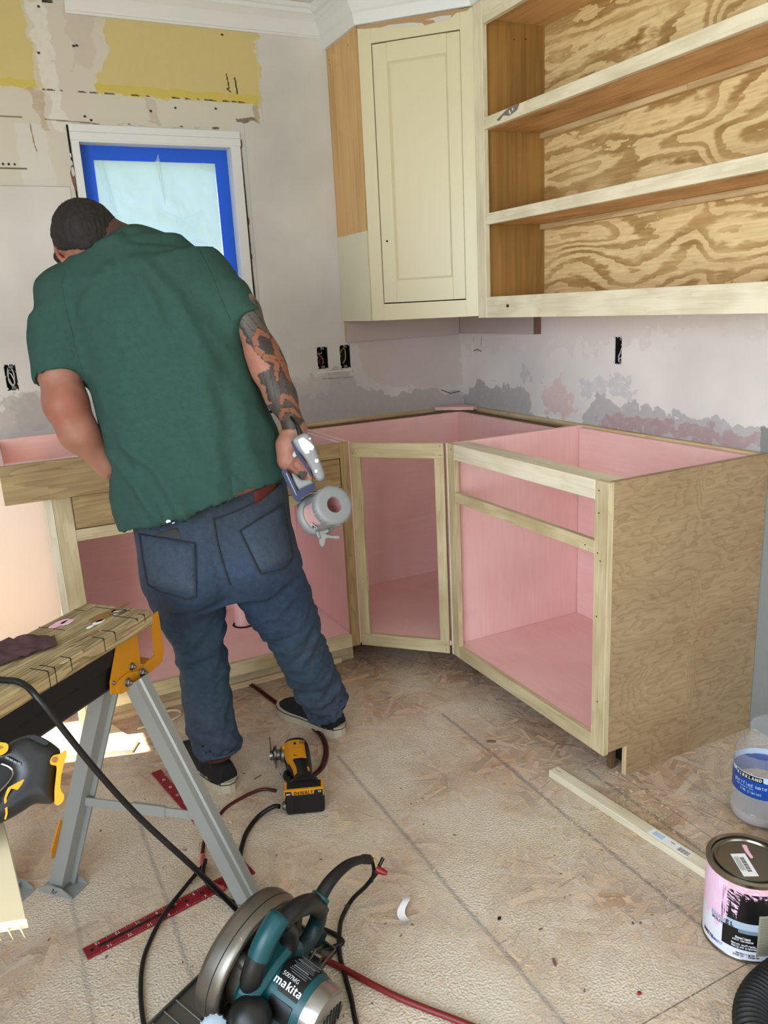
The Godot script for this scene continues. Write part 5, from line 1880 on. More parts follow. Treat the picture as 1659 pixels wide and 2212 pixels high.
	# ears
	f.chain(EAR, [0.0042, 0.0048, 0.0050, 0.0052, 0.0062, 0.0070, 0.0060, 0.0050, 0.0045], 0.004)
	f.chain(EAR_IN, [0.0060, 0.0080, 0.0060], 0.006)
	var mir := func(p: Vector3) -> Vector3: return p - lat * 2.0 * (p - hc).dot(lat)
	var er := []
	for p in EAR: er.append(mir.call(p))
	f.chain(er, [0.0042, 0.0048, 0.0050, 0.0052, 0.0062, 0.0070, 0.0060, 0.0050, 0.0045], 0.004)
	f.nets(body, null, func(p: Vector3, n: Vector3) -> Color:
		var c: Color = tone.call(p, n)
		# stubble where the hair thins out on the neck and the jaw
		var q := hb.transposed() * (p - hc)
		var lim: float = (p - hc).dot(HU) - (p - hc).dot(HR) * -0.10
		var k: float = clampf((lim + 0.045 + sn.get_noise_3dv(p * 2.0) * 0.02) / 0.045, 0.0, 1.0) * (1.0 if q.z < 0.05 else 0.0)
		if q.y < -0.05 and q.z > 0.0: k = 0.75
		var ear: float = exp(-pow((p - EAR[3]).length() / 0.022, 2.0))
		c = c.lerp(lin(Color(0.12, 0.09, 0.075)), k * 0.75 * (1.0 - ear))
		return Color(c.r, c.g * (1.0 - 0.35 * ear), c.b * (1.0 - 0.38 * ear)))
	obj("body", body, mats.skin, t)

	# ---- short dark hair and beard
	var fib := FastNoiseLite.new()
	fib.seed = 21
	fib.frequency = 90.0
	fib.fractal_octaves = 2
	var hair := mb()
	var hf := Field.new(hc - Vector3(0.12, 0.10, 0.13), hc + Vector3(0.12, 0.12, 0.13), 0.0034)
	hf.ellipsoid(hc + top * 0.003, hb, Vector3(0.0815, 0.0865, 0.099), 0.01)
	hf.cut(hc - HU * 0.016, (-HU * 0.985 + HR * 0.12 - HV * 0.10).normalized())
	hf.cut(hc + fwd * 0.070, fwd)
	hf.chain(BEARD, [0.010, 0.013, 0.011], 0.012)
	hf.nets(hair, func(p: Vector3, n: Vector3) -> float: return fib.get_noise_3d(p.x, p.y * 0.45, p.z) * 0.0028 + fib.get_noise_3dv(p * 0.35) * 0.0018)
	obj("hair", hair, mats.hair, t)

	# ---- t-shirt
	var fold := FastNoiseLite.new()
	fold.seed = 33
	fold.frequency = 3.6
	fold.fractal_octaves = 2
	var crease := FastNoiseLite.new()
	crease.seed = 34
	crease.frequency = 4.2
	crease.fractal_octaves = 2
	crease.fractal_type = FastNoiseLite.FRACTAL_RIDGED
	var ax := Vector3(-0.16, 0.97, -0.12).normalized()
	var rx := Vector3(0.91, 0.15, 0.39)
	var zx := rx.cross(ax).normalized()
	# hanging folds from the shoulder blades, in (across, height)
	var lines := [[Vector2(0.02, 1.47), Vector2(0.045, 1.40), Vector2(0.05, 1.33), 0.016, 0.007], [Vector2(0.05, 1.47), Vector2(0.10, 1.39), Vector2(0.13, 1.22), 0.020, 0.007], [Vector2(-0.03, 1.46), Vector2(-0.085, 1.41), Vector2(-0.13, 1.36), 0.016, 0.006], [Vector2(0.10, 1.22), Vector2(0.085, 1.08), Vector2(0.05, 0.90), 0.026, 0.008], [Vector2(-0.14, 1.05), Vector2(-0.08, 0.98), Vector2(-0.06, 0.88), 0.018, 0.010], [Vector2(-0.19, 1.02), Vector2(-0.15, 0.95), Vector2(-0.12, 0.87), 0.014, 0.009], [Vector2(0.02, 1.05), Vector2(0.035, 0.95), Vector2(0.03, 0.87), 0.018, 0.007], [Vector2(-0.05, 1.44), Vector2(-0.10, 1.44), Vector2(-0.16, 1.43), 0.013, 0.005], [Vector2(0.16, 1.12), Vector2(0.14, 1.02), Vector2(0.15, 0.93), 0.022, 0.006]]
	var rumple := func(p: Vector3, n: Vector3) -> float:
		var q: Vector3 = p - SHIRT[3][0]
		var u := q.dot(rx)
		var y := p.y
		var low := clampf((1.30 - y) * 2.4, 0.15, 1.0)
		var v: float = fold.get_noise_3d(u * 2.2, y * 0.55, q.dot(zx) * 1.2) * 0.013 * low
		v += (crease.get_noise_3d(u * 1.3 + y * 0.5, y * 0.55 - u * 0.4, q.dot(zx)) - 0.35) * 0.010 * (0.35 + low * 0.65)
		if n.z > 0.0:
			var w := Vector2(u + (y - 1.2) * 0.10, y)
			for l in lines:
				var best := 1.0
				for k in 2:
					var c := Geometry2D.get_closest_point_to_segment(w, l[k], l[k + 1])
					best = minf(best, c.distance_to(w))
				v += 1.4 * l[4] * exp(-best * best / (l[3] * l[3]))
		return v
	f = Field.new(Vector3(-1.93, 0.80, 0.84), Vector3(-1.26, 1.60, 1.36), 0.0082)
	f.loft(SHIRT, 0.02, 0.06, 0.0, 0.011)
	# shoulder slopes and sleeves
	f.chain([SHIRT[6][0]] + YOKE_L, [0.062, 0.054, 0.058, 0.056], 0.05)
	f.chain([SHIRT[6][0]] + YOKE_R, [0.062, 0.056, 0.056, 0.045], 0.05)
	f.loft(CUFF_L, 0.05, 0.0, 0.05, 0.010)
	f.loft(CUFF_R, 0.04, 0.0, 0.045, 0.010)
	# the neck opening
	var nc := Vector3.ZERO
	for p in COLLAR: nc += p / COLLAR.size()
	var nd: Vector3 = (HEAD[0] - nc).normalized()
	f.carve(nc + nd * 0.045, nc + nd * 0.10, 0.052)
	var shirt := mb()
	shirt.colored = true
	f.nets(shirt, rumple)
	var sh := obj("t_shirt", shirt, mats.shirt_green, t)
	# sewn edges: hem, cuffs, collar, raglan seams
	var b := mb()
	b.colored = true
	var cl := curve(COLLAR + [COLLAR[0]], 5)
	b.tube(cl, 0.0075, 8, 0)
	obj("collar", b, mats.shirt_green, sh)
	b = mb()
	b.colored = true
	for line in [RAGLAN_L, RAGLAN_R]:
		var run := []
		for p in lay(f, line, 0.0, 6):
			var g := f.grad(p)
			run.append(p + g * (rumple.call(p, g) + 0.0004))
		b = mb()
		b.colored = true
		b.tube(run, 0.0016, 5, 3)
		obj("seam", b, mats.shirt_green, sh)
	b = mb()
	for p in SPOT:
		var dir: Vector3 = (p - EYE).normalized()
		var q := f.hit(p - dir * 0.2, dir, 0.8)
		var g := f.grad(q)
		q += g * (rumple.call(q, g) + 0.001)
		var x := g.cross(Vector3.UP).normalized()
		b.extrude(circle(0.006 + 0.003 * (int(p.x * 1000) % 2), 9, Vector2.ZERO, 0.004), -0.001, 0.0012, 0.0004, Transform3D(Basis(x, g.cross(x), g), q))
	obj("paint_drip", b, mats.paint_white, sh)

	# ---- jeans
	var jf := Field.new(Vector3(-1.76, 0.02, 0.78), Vector3(-1.02, 0.98, 1.36), 0.0085)
	jf.loft(SEAT, 0.02, 0.0, 0.0)
	jf.loft(LEG_A, 0.008, 0.0, 0.05, 0.010)
	jf.loft(LEG_B, 0.008, 0.0, 0.05, 0.010)
	# seat roundness
	jf.ellipsoid(SEAT[2][0] + Vector3(-0.085, -0.01, 0.03), Basis.IDENTITY, Vector3(0.095, 0.11, 0.13), 0.05)
	jf.ellipsoid(SEAT[2][0] + Vector3(0.075, 0.02, 0.055), Basis.IDENTITY, Vector3(0.095, 0.11, 0.13), 0.05)
	var wr := FastNoiseLite.new()
	wr.seed = 41
	wr.frequency = 7.0
	wr.fractal_octaves = 2
	var wr2 := FastNoiseLite.new()
	wr2.seed = 42
	wr2.frequency = 5.0
	wr2.fractal_octaves = 2
	wr2.fractal_type = FastNoiseLite.FRACTAL_RIDGED
	var jshift := func(p: Vector3, n: Vector3) -> float:
		var y := p.y
		# bunched cloth at the ankles and behind the knees, long pulls below the seat
		var ank := clampf((0.30 - y) * 5.0, 0.0, 1.0)
		var v: float = wr.get_noise_3d(p.x * 1.2, y * 2.6 + p.x * 1.2, p.z * 1.2) * 0.015 * ank
		v += (wr2.get_noise_3d(p.x * 1.1 + y * 0.6, y * 1.5 - p.x * 1.2, p.z * 0.8) - 0.4) * 0.011 * clampf((0.70 - y) * 4.0, 0.15, 1.0)
		# the crease under each buttock
		for c in [Vector2(-1.60, 0.60), Vector2(-1.335, 0.64)]:
			var d := absf(y - c.y - 0.35 * (p.x - c.x))
			if n.z > 0.0: v -= 0.010 * exp(-d * d / 0.00022) * exp(-pow((p.x - c.x) / 0.10, 2.0))
		return v
	var jeans := mb()
	jeans.colored = true
	var fade := func(p: Vector3, n: Vector3) -> Color:
		var k: float = 0.82 + 0.55 * clampf((0.62 - p.y) * 1.6, 0.0, 0.75) + wr.get_noise_3dv(p * 0.5) * 0.25
		var g: float = clampf((p.y - 0.62) * 4.0, 0.0, 1.0)
		return Color(k * lerpf(0.80, 0.98, g), k * lerpf(0.98, 0.94, g), k * lerpf(1.22, 0.84, g))
	jf.nets(jeans, jshift, fade)
	var je := obj("jeans", jeans, mats.denim, t)
	for e in [[POCKET_L, 9, 11], [POCKET_R, 9, 11]]:
		var c: Array = e[0]
		b = mb()
		b.colored = true
		b.col = Color(0.95, 0.95, 0.92)
		var corners := [c[0], c[1], c[2], c[c.size() - 1]]
		patch(b, jf, corners, e[1], e[2], 0.007, jshift)
		var po := obj("back_pocket", b, mats.denim, je)
		b = mb()
		var edge := c.duplicate()
		edge.append(c[0])
		for k in edge.size() - 1:
			var run := []
			for p in lay(jf, [edge[k], edge[k].lerp(edge[k + 1], 0.5), edge[k + 1]], 0.0, 5):
				var g := jf.grad(p)
				run.append(p + g * (jshift.call(p, g) + 0.0062))
			b.tube(run, 0.0017, 5, 3)
		obj("pocket_stitching", b, mats.thread_grey, je)
	b = mb()
	for line in [SEAM, BAND, STITCH_L]:
		var run := []
		for p in lay(jf, line, 0.0, 6):
			var g := jf.grad(p)
			run.append(p + g * (jshift.call(p, g) + 0.0025))
		b = mb()
		b.tube(run, 0.0022, 5, 3)
		obj("seam", b, mats.thread_grey, je)
	b = mb()
	b.colored = true
	for lg in [LEG_A, LEG_B]:
		var s: Array = lg[lg.size() - 1]
		var z: Vector3 = s[1].cross(Vector3.UP).normalized() * s[2]
		var run := []
		for k in 25: run.append(s[0] + s[1] * cos(TAU * k / 24.0) * 1.0 + z * sin(TAU * k / 24.0) * 1.0 + Vector3(0, 0.004, 0))
		b = mb()
		b.colored = true
		b.tube(run, 0.0055, 6, 0)
		obj("cuff", b, mats.denim, je)
	b = mb()
	var br := []
	for p in lay(jf, BELT, 0.003, 5): br.append(p)
	var rs := [PackedVector3Array(), PackedVector3Array(), PackedVector3Array()]
	for k in br.size():
		var g := jf.grad(br[k])
		rs[0].append(br[k] + Vector3(0, 0.017, 0))
		rs[1].append(br[k] + g * 0.004)
		rs[2].append(br[k] - Vector3(0, 0.017, 0))
	b.rings(rs, false, 0)
	obj("belt", b, mats.belt_leather, t)

	# ---- shoes
	shoe(t, Vector3(-1.520, 0.0, 1.118), Vector3(-1.604, 0.0, 0.806), 0.0, LEG_A[7][0])
	shoe(t, Vector3(-1.118, 0.0, 1.004), Vector3(-1.228, 0.0, 0.715), 0.0, LEG_B[7][0])

	# phone standing in the left back pocket
	var ph := thing("phone", "phone in a grey case sticking out of the left back jeans pocket", "phone")
	var onto := func(p: Vector3) -> Vector3:
		var dir: Vector3 = (p - EYE).normalized()
		return jf.hit(p - dir * 0.25, dir, 0.8)
	var pt: Vector3 = onto.call(POCKET_L[0].lerp(POCKET_L[1], 0.5))
	var pb: Vector3 = onto.call(POCKET_L[2].lerp(POCKET_L[5], 0.5))
	var y := (pt - pb).normalized()
	var g0 := jf.grad(pt)
	var x := y.cross(g0).normalized()
	g0 = x.cross(y)
	y = (y + g0 * 0.16).normalized()
	g0 = x.cross(y)
	b = mb()
	b.extrude(round_rect(0.070, 0.140, 0.011), -0.0045, 0.0045, 0.0015, Transform3D(Basis(x, y, g0), pt - g0 * 0.006 - y * 0.048))
	obj("case", b, mats.phone_grey, ph)

func shoe(t: Node, heel: Vector3, toe: Vector3, lift: float, leg: Vector3):
	var ax := (toe - heel)
	var len := ax.length()
	ax = ax.normalized()
	var sd := Vector3.UP.cross(ax).normalized()
	var o := Node3D.new()
	o.name = "shoe"
	if t.has_node("shoe"): o.name = "shoe_001"
	t.add_child(o)
	# outline of the sole: half widths along the length
	var hw := [[0.0, 0.006], [0.015, 0.026], [0.05, 0.036], [0.10, 0.039], [0.16, 0.041], [0.20, 0.047], [0.235, 0.050], [0.27, 0.046], [0.295, 0.034], [0.308, 0.018], [0.314, 0.004]]
	var poly := PackedVector2Array()
	for e in hw: poly.append(Vector2(e[0] * len / 0.314, e[1] + 0.002))
	for k in range(hw.size() - 1, -1, -1): poly.append(Vector2(hw[k][0] * len / 0.314, -hw[k][1] - 0.002))
	var xf := Transform3D(Basis(ax, sd, Vector3.UP if ax.cross(sd).y > 0 else Vector3.DOWN), heel)
	var up := 1.0 if ax.cross(sd).y > 0 else -1.0
	var b := mb()
	b.extrude(poly, up * lift if up > 0 else -0.034 - lift, up * 0.034 + lift if up > 0 else 0.0 - lift, 0.003, xf)
	obj("sole", b, mats.sole_rubber, o)
	b = mb()
	var ring := []
	for p in poly: ring.append(heel + ax * p.x + sd * p.y * 1.03 + Vector3(0, 0.027, 0))
	ring.append(ring[0])
	b.tube(ring, 0.0016, 4, 0)
	obj("sole_stripe", b, mats.label_black, o)
	var f := Field.new(heel + ax * (len / 2) - Vector3(0.2, 0.02, 0.2), heel + ax * (len / 2) + Vector3(0.2, 0.16, 0.2), 0.006)
	var P := func(u, w, y): return heel + ax * (u * len / 0.314) + sd * w + Vector3(0, y, 0)
	var st := []
	for e in [[0.014, 0.030, 0.070], [0.05, 0.040, 0.078], [0.10, 0.042, 0.080], [0.15, 0.043, 0.070], [0.20, 0.048, 0.052], [0.24, 0.050, 0.040], [0.275, 0.043, 0.032], [0.300, 0.026, 0.024]]:
		st.append([P.call(e[0], 0.0, 0.026), sd * e[1], e[2] - 0.012])
	f.loft(st, 0.012)
	f.cut(heel + Vector3(0, 0.026, 0), Vector3.DOWN)
	f.carve(P.call(0.055, 0.0, 0.115), P.call(0.085, 0.0, 0.105), 0.036)
	var nz := FastNoiseLite.new()
	nz.seed = 3
	nz.frequency = 25.0
	b = mb()
	f.nets(b, func(p: Vector3, n: Vector3) -> float: return nz.get_noise_3dv(p) * 0.0022)
	obj("upper", b, mats.shoe_canvas, o)
	b = mb()
	var run := []
	for k in 13:
		var a := TAU * k / 12.0
		run.append(P.call(0.070 + 0.044 * cos(a), 0.034 * sin(a), 0.086 - 0.010 * cos(a)))
	b.tube(run, 0.006, 6, 0)
	obj("lining", b, mats.shoe_lining, o)

# sleeve tattoo: tentacles and ribbed wings between sleeve and wrist
func tattoo(p: Vector3, n: Vector3, skin: Color) -> Color:
	var a: Vector3 = ARM_R[1]
	var e: Vector3 = ARM_R[5]
	var ab := e - a
	var s := (p - a).dot(ab) / ab.length_squared()
	if s < -0.12 or s > 1.0: return skin
	var k := 1
	for i in range(1, 5):
		if (p - ARM_R[i]).dot(ARM_R[i + 1] - ARM_R[i]) > 0.0: k = i
	var c := Geometry3D.get_closest_point_to_segment(p, ARM_R[k], ARM_R[mini(k + 1, 5)])
	var u := (p - c).dot(Vector3(0.93, 0.15, 0.33)) / 0.038
	var w := Vector2(u, s * 7.2)         # arm widths across, arm widths along
	var q := 0.5 + 0.5 * sin(w.x * 9.0 + w.y * 3.0)
	var dark := lin(Color(0.13, 0.15, 0.145))
	var teal := lin(Color(0.10, 0.19, 0.21))
	var grey := lin(Color(0.27, 0.28, 0.26))
	var orange := lin(Color(0.50, 0.30, 0.215))
	var edge := lin(Color(0.08, 0.07, 0.065))
	var col := skin
	var wob := sin(w.y * 6.0) * 0.08 + sin(w.y * 13.0 + 1.0) * 0.05
	# ribbed wing under the sleeve
	if s < 0.24 and u > -0.35 + wob - s * 0.6:
		var r := fposmod(u * 2.2 - s * 5.0, 1.0)
		col = dark.lerp(grey, clampf(s < 0.0 and 0.6 or 0.3 + 0.6 * r, 0.0, 1.0)) if r > 0.12 else edge
	elif s < 0.56 and u > -0.30 + wob - 0.35 * sin(s * 9.0):
		col = teal if u < 0.15 else dark
	elif s >= 0.50 and s < 0.74 and u > -0.75 + wob:
		var r := fposmod(u * 2.4 + (s - 0.5) * 4.0, 1.0)
		col = dark.lerp(grey, 0.15 + 0.45 * r) if r > 0.14 else edge
	elif s >= 0.74 and s < 0.90:
		col = dark.lerp(grey, 0.35 + 0.3 * q)
	elif s >= 0.90 and s < 1.0 - 0.05 * absf(u):
		col = lin(Color(0.15, 0.17, 0.14))
	# tentacles: arcs as polylines (across, along, half width)
	var arms := [[Vector3(0.75, 1.9, 0.14), Vector3(0.35, 1.45, 0.19), Vector3(-0.1, 1.75, 0.20), Vector3(-0.22, 2.35, 0.21), Vector3(0.05, 2.95, 0.22), Vector3(0.45, 3.15, 0.22), Vector3(0.62, 3.45, 0.2), Vector3(0.35, 3.95, 0.15), Vector3(0.25, 4.3, 0.1)], [Vector3(1.0, 2.2, 0.22), Vector3(0.85, 2.9, 0.22), Vector3(0.95, 3.6, 0.2), Vector3(1.0, 4.5, 0.2)], [Vector3(-0.1, 5.55, 0.1), Vector3(0.15, 5.25, 0.17), Vector3(0.55, 5.45, 0.17), Vector3(0.65, 5.85, 0.12)], [Vector3(-0.6, 6.3, 0.12), Vector3(-0.2, 5.95, 0.16), Vector3(0.3, 6.1, 0.16), Vector3(0.55, 6.6, 0.1)], [Vector3(0.7, 6.0, 0.13), Vector3(0.95, 6.3, 0.16), Vector3(0.75, 6.7, 0.14)]]
	for arm in arms:
		for i in arm.size() - 1:
			var A := Vector2(arm[i].x, arm[i].y)
			var B := Vector2(arm[i + 1].x, arm[i + 1].y)
			var cp := Geometry2D.get_closest_point_to_segment(w, A, B)
			var t := cp.distance_to(A) / maxf(A.distance_to(B), 0.01)
			var hw: float = lerpf(arm[i].z, arm[i + 1].z, t)
			var d := cp.distance_to(w)
			if d < hw:
				var sk := 0.0
				if d > hw * 0.35 and (w - cp).dot((B - A).orthogonal()) > 0.0: sk = 0.5 + 0.5 * sin(w.y * 22.0 + w.x * 22.0)
				col = orange.lerp(lin(Color(0.50, 0.41, 0.30)), sk * 0.7) if d < hw * 0.86 else edge
	var fadeo := clampf((s + 0.10) * 14.0, 0.0, 1.0)
	return skin.lerp(col, 0.9 * fadeo)

# ---------------------------------------------------------------- folding sawhorses
# local axes: x along the beam away from its end, y up, z towards the shelf wall
func bar(b: MB, a: Vector3, c: Vector3, poly: PackedVector2Array, hint: Vector3):
	var t := (c - a).normalized()
	var x := (hint - t * hint.dot(t)).normalized()
	var y := t.cross(x)
	var rs := []
	for k in 2:
		var ring := PackedVector3Array()
		for q in poly: ring.append((a if k == 0 else c) + x * q.x + y * q.y)
		rs.append(ring)
	# flat faces: one strip per side
	var n := poly.size()
	for k in n:
		var m := (k + 1) % n
		var d := (poly[m] - poly[k]).normalized()
		var nn := (x * d.y - y * d.x)
		var ctr := Vector2.ZERO
		for q in poly: ctr += q / n
		if Vector2(d.y, -d.x).dot((poly[k] + poly[m]) / 2 - ctr) < 0.0: nn = -nn
		b.quad(rs[0][k], rs[0][m], rs[1][m], rs[1][k], nn)
	b.fan(rs[0], -t)
	b.fan(rs[1], t)

func bolt(t: Node, at: Vector3, nn: Vector3, r: float, called := "bolt"):
	var x := Vector3.UP.cross(nn).normalized()
	if x.length() < 0.1: x = Vector3.RIGHT
	var b := mb()
	var xf := Transform3D(Basis(x, nn.cross(x), nn), at)
	b.extrude(circle(r * 1.25, 14), 0.0, r * 0.25, 0.0004, xf)
	b.extrude(circle(r, 6), r * 0.25, r * 1.0, 0.0006, xf)
	b.extrude(circle(r * 0.55, 10), r, r * 1.7, 0.0005, xf)
	obj(called, b, mats.steel, t)

func sawhorse(at: Vector3, yaw: float, label: String, with_wood: bool) -> Node3D:
	var t := thing("sawhorse", label, "sawhorse", "folding metal sawhorses")
	t.position = at
	t.rotation.y = yaw
	var b := mb()
	# pressed steel beam with a return lip
	bar(b, Vector3(-1.22, 0, 0), Vector3(-0.045, 0, 0), PackedVector2Array([Vector2(0.661, -0.044), Vector2(0.661, 0.044), Vector2(0.600, 0.044), Vector2(0.590, 0.038), Vector2(0.550, 0.038), Vector2(0.540, 0.030), Vector2(0.540, -0.030), Vector2(0.550, -0.038), Vector2(0.590, -0.038), Vector2(0.600, -0.044)]), Vector3.UP)
	obj("beam", b, mats.horse_black, t)
	for e in [[-0.0, 1.0], [-1.22, -1.0]]:
		var ox: float = e[0]
		var sg: float = e[1]
		for z in [0.0455, -0.0495]:
			b = mb()
			var poly := []
			for q in [Vector2(-0.068, 0.661), Vector2(-0.114, 0.568), Vector2(-0.118, 0.540), Vector2(-0.094, 0.531), Vector2(-0.011, 0.527), Vector2(0.058, 0.533), Vector2(0.078, 0.553), Vector2(0.075, 0.661), Vector2(0.046, 0.661), Vector2(0.043, 0.562), Vector2(-0.012, 0.556), Vector2(-0.008, 0.661)]:
				poly.append(Vector2(ox + q.x * sg, q.y))
			b.extrude(PackedVector2Array(poly), z, z + 0.004, 0.0)
			obj("bracket", b, mats.horse_yellow, t)
			b = mb()
			var lug := []
			for q in [Vector2(-0.098, 0.529), Vector2(-0.105, 0.545), Vector2(-0.092, 0.565), Vector2(-0.058, 0.566), Vector2(-0.02, 0.552), Vector2(0.0, 0.540), Vector2(-0.012, 0.522)]: lug.append(Vector2(ox + q.x * sg, q.y))
			var zz: float = z + 0.0042 if z > 0.0 else z - 0.0042
			b.extrude(soft(lug, 0.01), zz, zz + 0.004, 0.0008)
			obj("leg_lug", b, mats.horse_yellow, t)
		b = mb()
		b.span(Vector3(ox + 0.045 * sg, 0.531, -0.0455), Vector3(ox + 0.075 * sg, 0.535, 0.0455), 0.001)
		obj("bracket_floor", b, mats.horse_yellow, t)
		bolt(t, Vector3(ox - 0.043 * sg, 0.573, 0.0497), Vector3.BACK, 0.0075)
		bolt(t, Vector3(ox - 0.016 * sg, 0.546, 0.0540), Vector3.BACK, 0.0085)
		bolt(t, Vector3(ox - 0.068 * sg, 0.546, 0.0540), Vector3.BACK, 0.0085)
		bolt(t, Vector3(ox - 0.107 * sg, 0.563, 0.0497), Vector3.BACK, 0.004, "rivet")
		# legs
		var tops := [Vector3(ox - 0.082 * sg, 0.535, 0.006), Vector3(ox - 0.042 * sg, 0.540, 0.058)]
		var feet := [Vector3(ox - 0.142 * sg, 0.012, -0.166), Vector3(ox - 0.060 * sg, 0.012, 0.318)]
		for k in 2:
			b = mb()
			if k == 0:
				bar(b, tops[k], feet[k], PackedVector2Array([Vector2(-0.020, -0.026), Vector2(0.018, -0.026), Vector2(0.018, 0.022), Vector2(0.012, 0.022), Vector2(0.012, 0.010), Vector2(-0.020, 0.010)]), Vector3.RIGHT * sg)
			else:
				bar(b, tops[k], feet[k], PackedVector2Array([Vector2(-0.024, -0.020), Vector2(-0.024, 0.016), Vector2(-0.009, 0.016), Vector2(-0.006, 0.021), Vector2(0.000, 0.021), Vector2(0.003, 0.016), Vector2(0.022, 0.016), Vector2(0.025, 0.012), Vector2(0.025, -0.020)]), Vector3.RIGHT * sg)
			var lg := obj("leg", b, mats.horse_grey, t)
			var f: Vector3 = feet[k]
			# foot: folded plate with two cheeks
			b = mb()
			b.span(f + Vector3(-0.026, -0.012, -0.052), f + Vector3(0.026, -0.009, 0.052), 0.001)
			for s in [-1.0, 1.0]:
				b.extrude(PackedVector2Array([Vector2(-0.052, 0.0), Vector2(0.052, 0.0), Vector2(0.050, 0.006), Vector2(0.018, 0.024), Vector2(-0.022, 0.024), Vector2(-0.050, 0.008)]), 0.0, 0.003, 0.0, Transform3D(Basis(Vector3.BACK, Vector3.UP, Vector3.LEFT), f + Vector3(0.027 * s, -0.012, 0)))
			obj("foot", b, mats.horse_grey, lg)
			bolt(lg, f + Vector3(-0.0305 * sg, 0.001, 0.0), Vector3(-sg, 0, 0), 0.005)
		# folding brace with its sliding sleeve
		b = mb()
		var p0: Vector3 = tops[0].lerp(feet[0], 0.56) + Vector3(0, 0, 0.01)
		var p1: Vector3 = tops[1].lerp(feet[1], 0.61)
		bar(b, p0, p1, PackedVector2Array([Vector2(-0.011, -0.002), Vector2(0.011, -0.002), Vector2(0.011, 0.002), Vector2(-0.011, 0.002)]), Vector3.UP)
		obj("brace", b, mats.horse_grey, t)
		b = mb()
		bar(b, p0.lerp(p1, 0.40), p0.lerp(p1, 0.66), PackedVector2Array([Vector2(-0.014, -0.004), Vector2(0.014, -0.004), Vector2(0.014, 0.004), Vector2(-0.014, 0.004)]), Vector3.UP)
		obj("brace_sleeve", b, mats.horse_grey, t)
		b = mb()
		var c0: Vector3 = p1 + Vector3(0, 0, -0.004)
		b.span(c0 - Vector3(0.006, 0.016, 0.012), c0 + Vector3(0.006, 0.016, 0.012), 0.001)
		obj("brace_clip", b, mats.horse_grey, t)
		# yellow latch on the window-side leg
		b = mb()
		var la: Vector3 = tops[0].lerp(feet[0], 0.66)
		var lt: Vector3 = (feet[0] - tops[0]).normalized()
		var lx := Vector3.RIGHT * sg
		lx = (lx - lt * lx.dot(lt)).normalized()
		var ln := lt.cross(lx).normalized()
		var lp := [Vector2(-0.012, 0.0), Vector2(-0.002, 0.004), Vector2(0.006, 0.020), Vector2(0.004, 0.085), Vector2(0.010, 0.10), Vector2(0.004, 0.115), Vector2(-0.010, 0.113), Vector2(-0.016, 0.095), Vector2(-0.020, 0.080), Vector2(-0.016, 0.045)]
		b.extrude(soft(lp, 0.006), 0.0, 0.003, 0.0005, Transform3D(Basis(lx, lt, lx.cross(lt)), la - lx * 0.018 + lx.cross(lt) * 0.0265))
		obj("latch", b, mats.horse_yellow, t)
		bolt(t, la + lt * 0.102 - lx * 0.020 + lx.cross(lt) * 0.0295, lx.cross(lt), 0.0035, "rivet")
	if with_wood:
		b = mb()
		b.box(Vector3(-0.66, 0.681, 0), Vector3(1.32, 0.037, 0.190), 0.005)
		var wd := obj("wood_top", b, mats.treated_pine, t)
		# saw cuts run into the edges of the plank
		var dk: Material = mats.dark_gap
		for q in [[-0.030, 0.078, 0.017], [-0.13, 0.060, 0.020], [-0.165, 0.066, 0.030], [-0.262, 0.070, 0.024], [-0.305, 0.058, 0.034], [-0.322, 0.050, 0.044], [-0.055, 0.030, 0.006]]:
			b = mb()
			b.span(Vector3(q[0] - 0.0009, 0.6985, q[1]), Vector3(q[0] + 0.0009, 0.7002, 0.0945), 0.0)
			b.span(Vector3(q[0] - 0.0009, 0.699 - q[2], 0.094), Vector3(q[0] + 0.0009, 0.6995, 0.0953), 0.0)
			obj("saw_cut", b, dk, wd)
		for q in [[-0.15, -0.094, -0.02], [-0.045, -0.09, -0.06], [-0.02, -0.05, 0.05]]:
			b = mb()
			b.span(Vector3(q[0] - 0.0008, 0.699, q[1]), Vector3(q[0] + 0.0008, 0.7001, q[2]), 0.0)
			obj("saw_cut", b, dk, wd)
		for q in [[Vector2(-0.125, -0.060), 0.026, 0.011, "paint_pink", "paint_puddle"], [Vector2(-0.115, -0.047), 0.018, 0.010, "paint_pink", "paint_puddle"], [Vector2(-0.095, 0.022), 0.018, 0.008, "paint_white", "paint_smear"], [Vector2(-0.122, 0.022), 0.010, 0.006, "paint_white", "paint_smear"], [Vector2(-0.065, 0.008), 0.040, 0.018, "glue_amber", "glue_stain"], [Vector2(-0.010, 0.012), 0.028, 0.008, "glue_amber", "glue_stain"], [Vector2(-0.150, 0.055), 0.014, 0.006, "glue_amber", "glue_stain"]]:
			b = mb()
			var poly := PackedVector2Array()
			var r := RandomNumberGenerator.new()
			r.seed = int(q[1] * 9000)
			for k in 18:
				var a := TAU * k / 18.0
				var rr := 1.0 + r.randf_range(-0.16, 0.16)
				poly.append(q[0] + Vector2(cos(a) * q[1] * rr, sin(a) * q[2] * rr))
			var hh: float = 0.0022 if q[3] == "paint_pink" else 0.0005
			b.extrude(poly, 0.0, hh, hh * 0.4, Transform3D(Basis(Vector3.RIGHT, Vector3.BACK, Vector3.DOWN), Vector3(0, 0.6999, 0)).scaled_local(Vector3(1, 1, -1)))
			obj(q[4], b, mats[q[3]], wd)
	return t

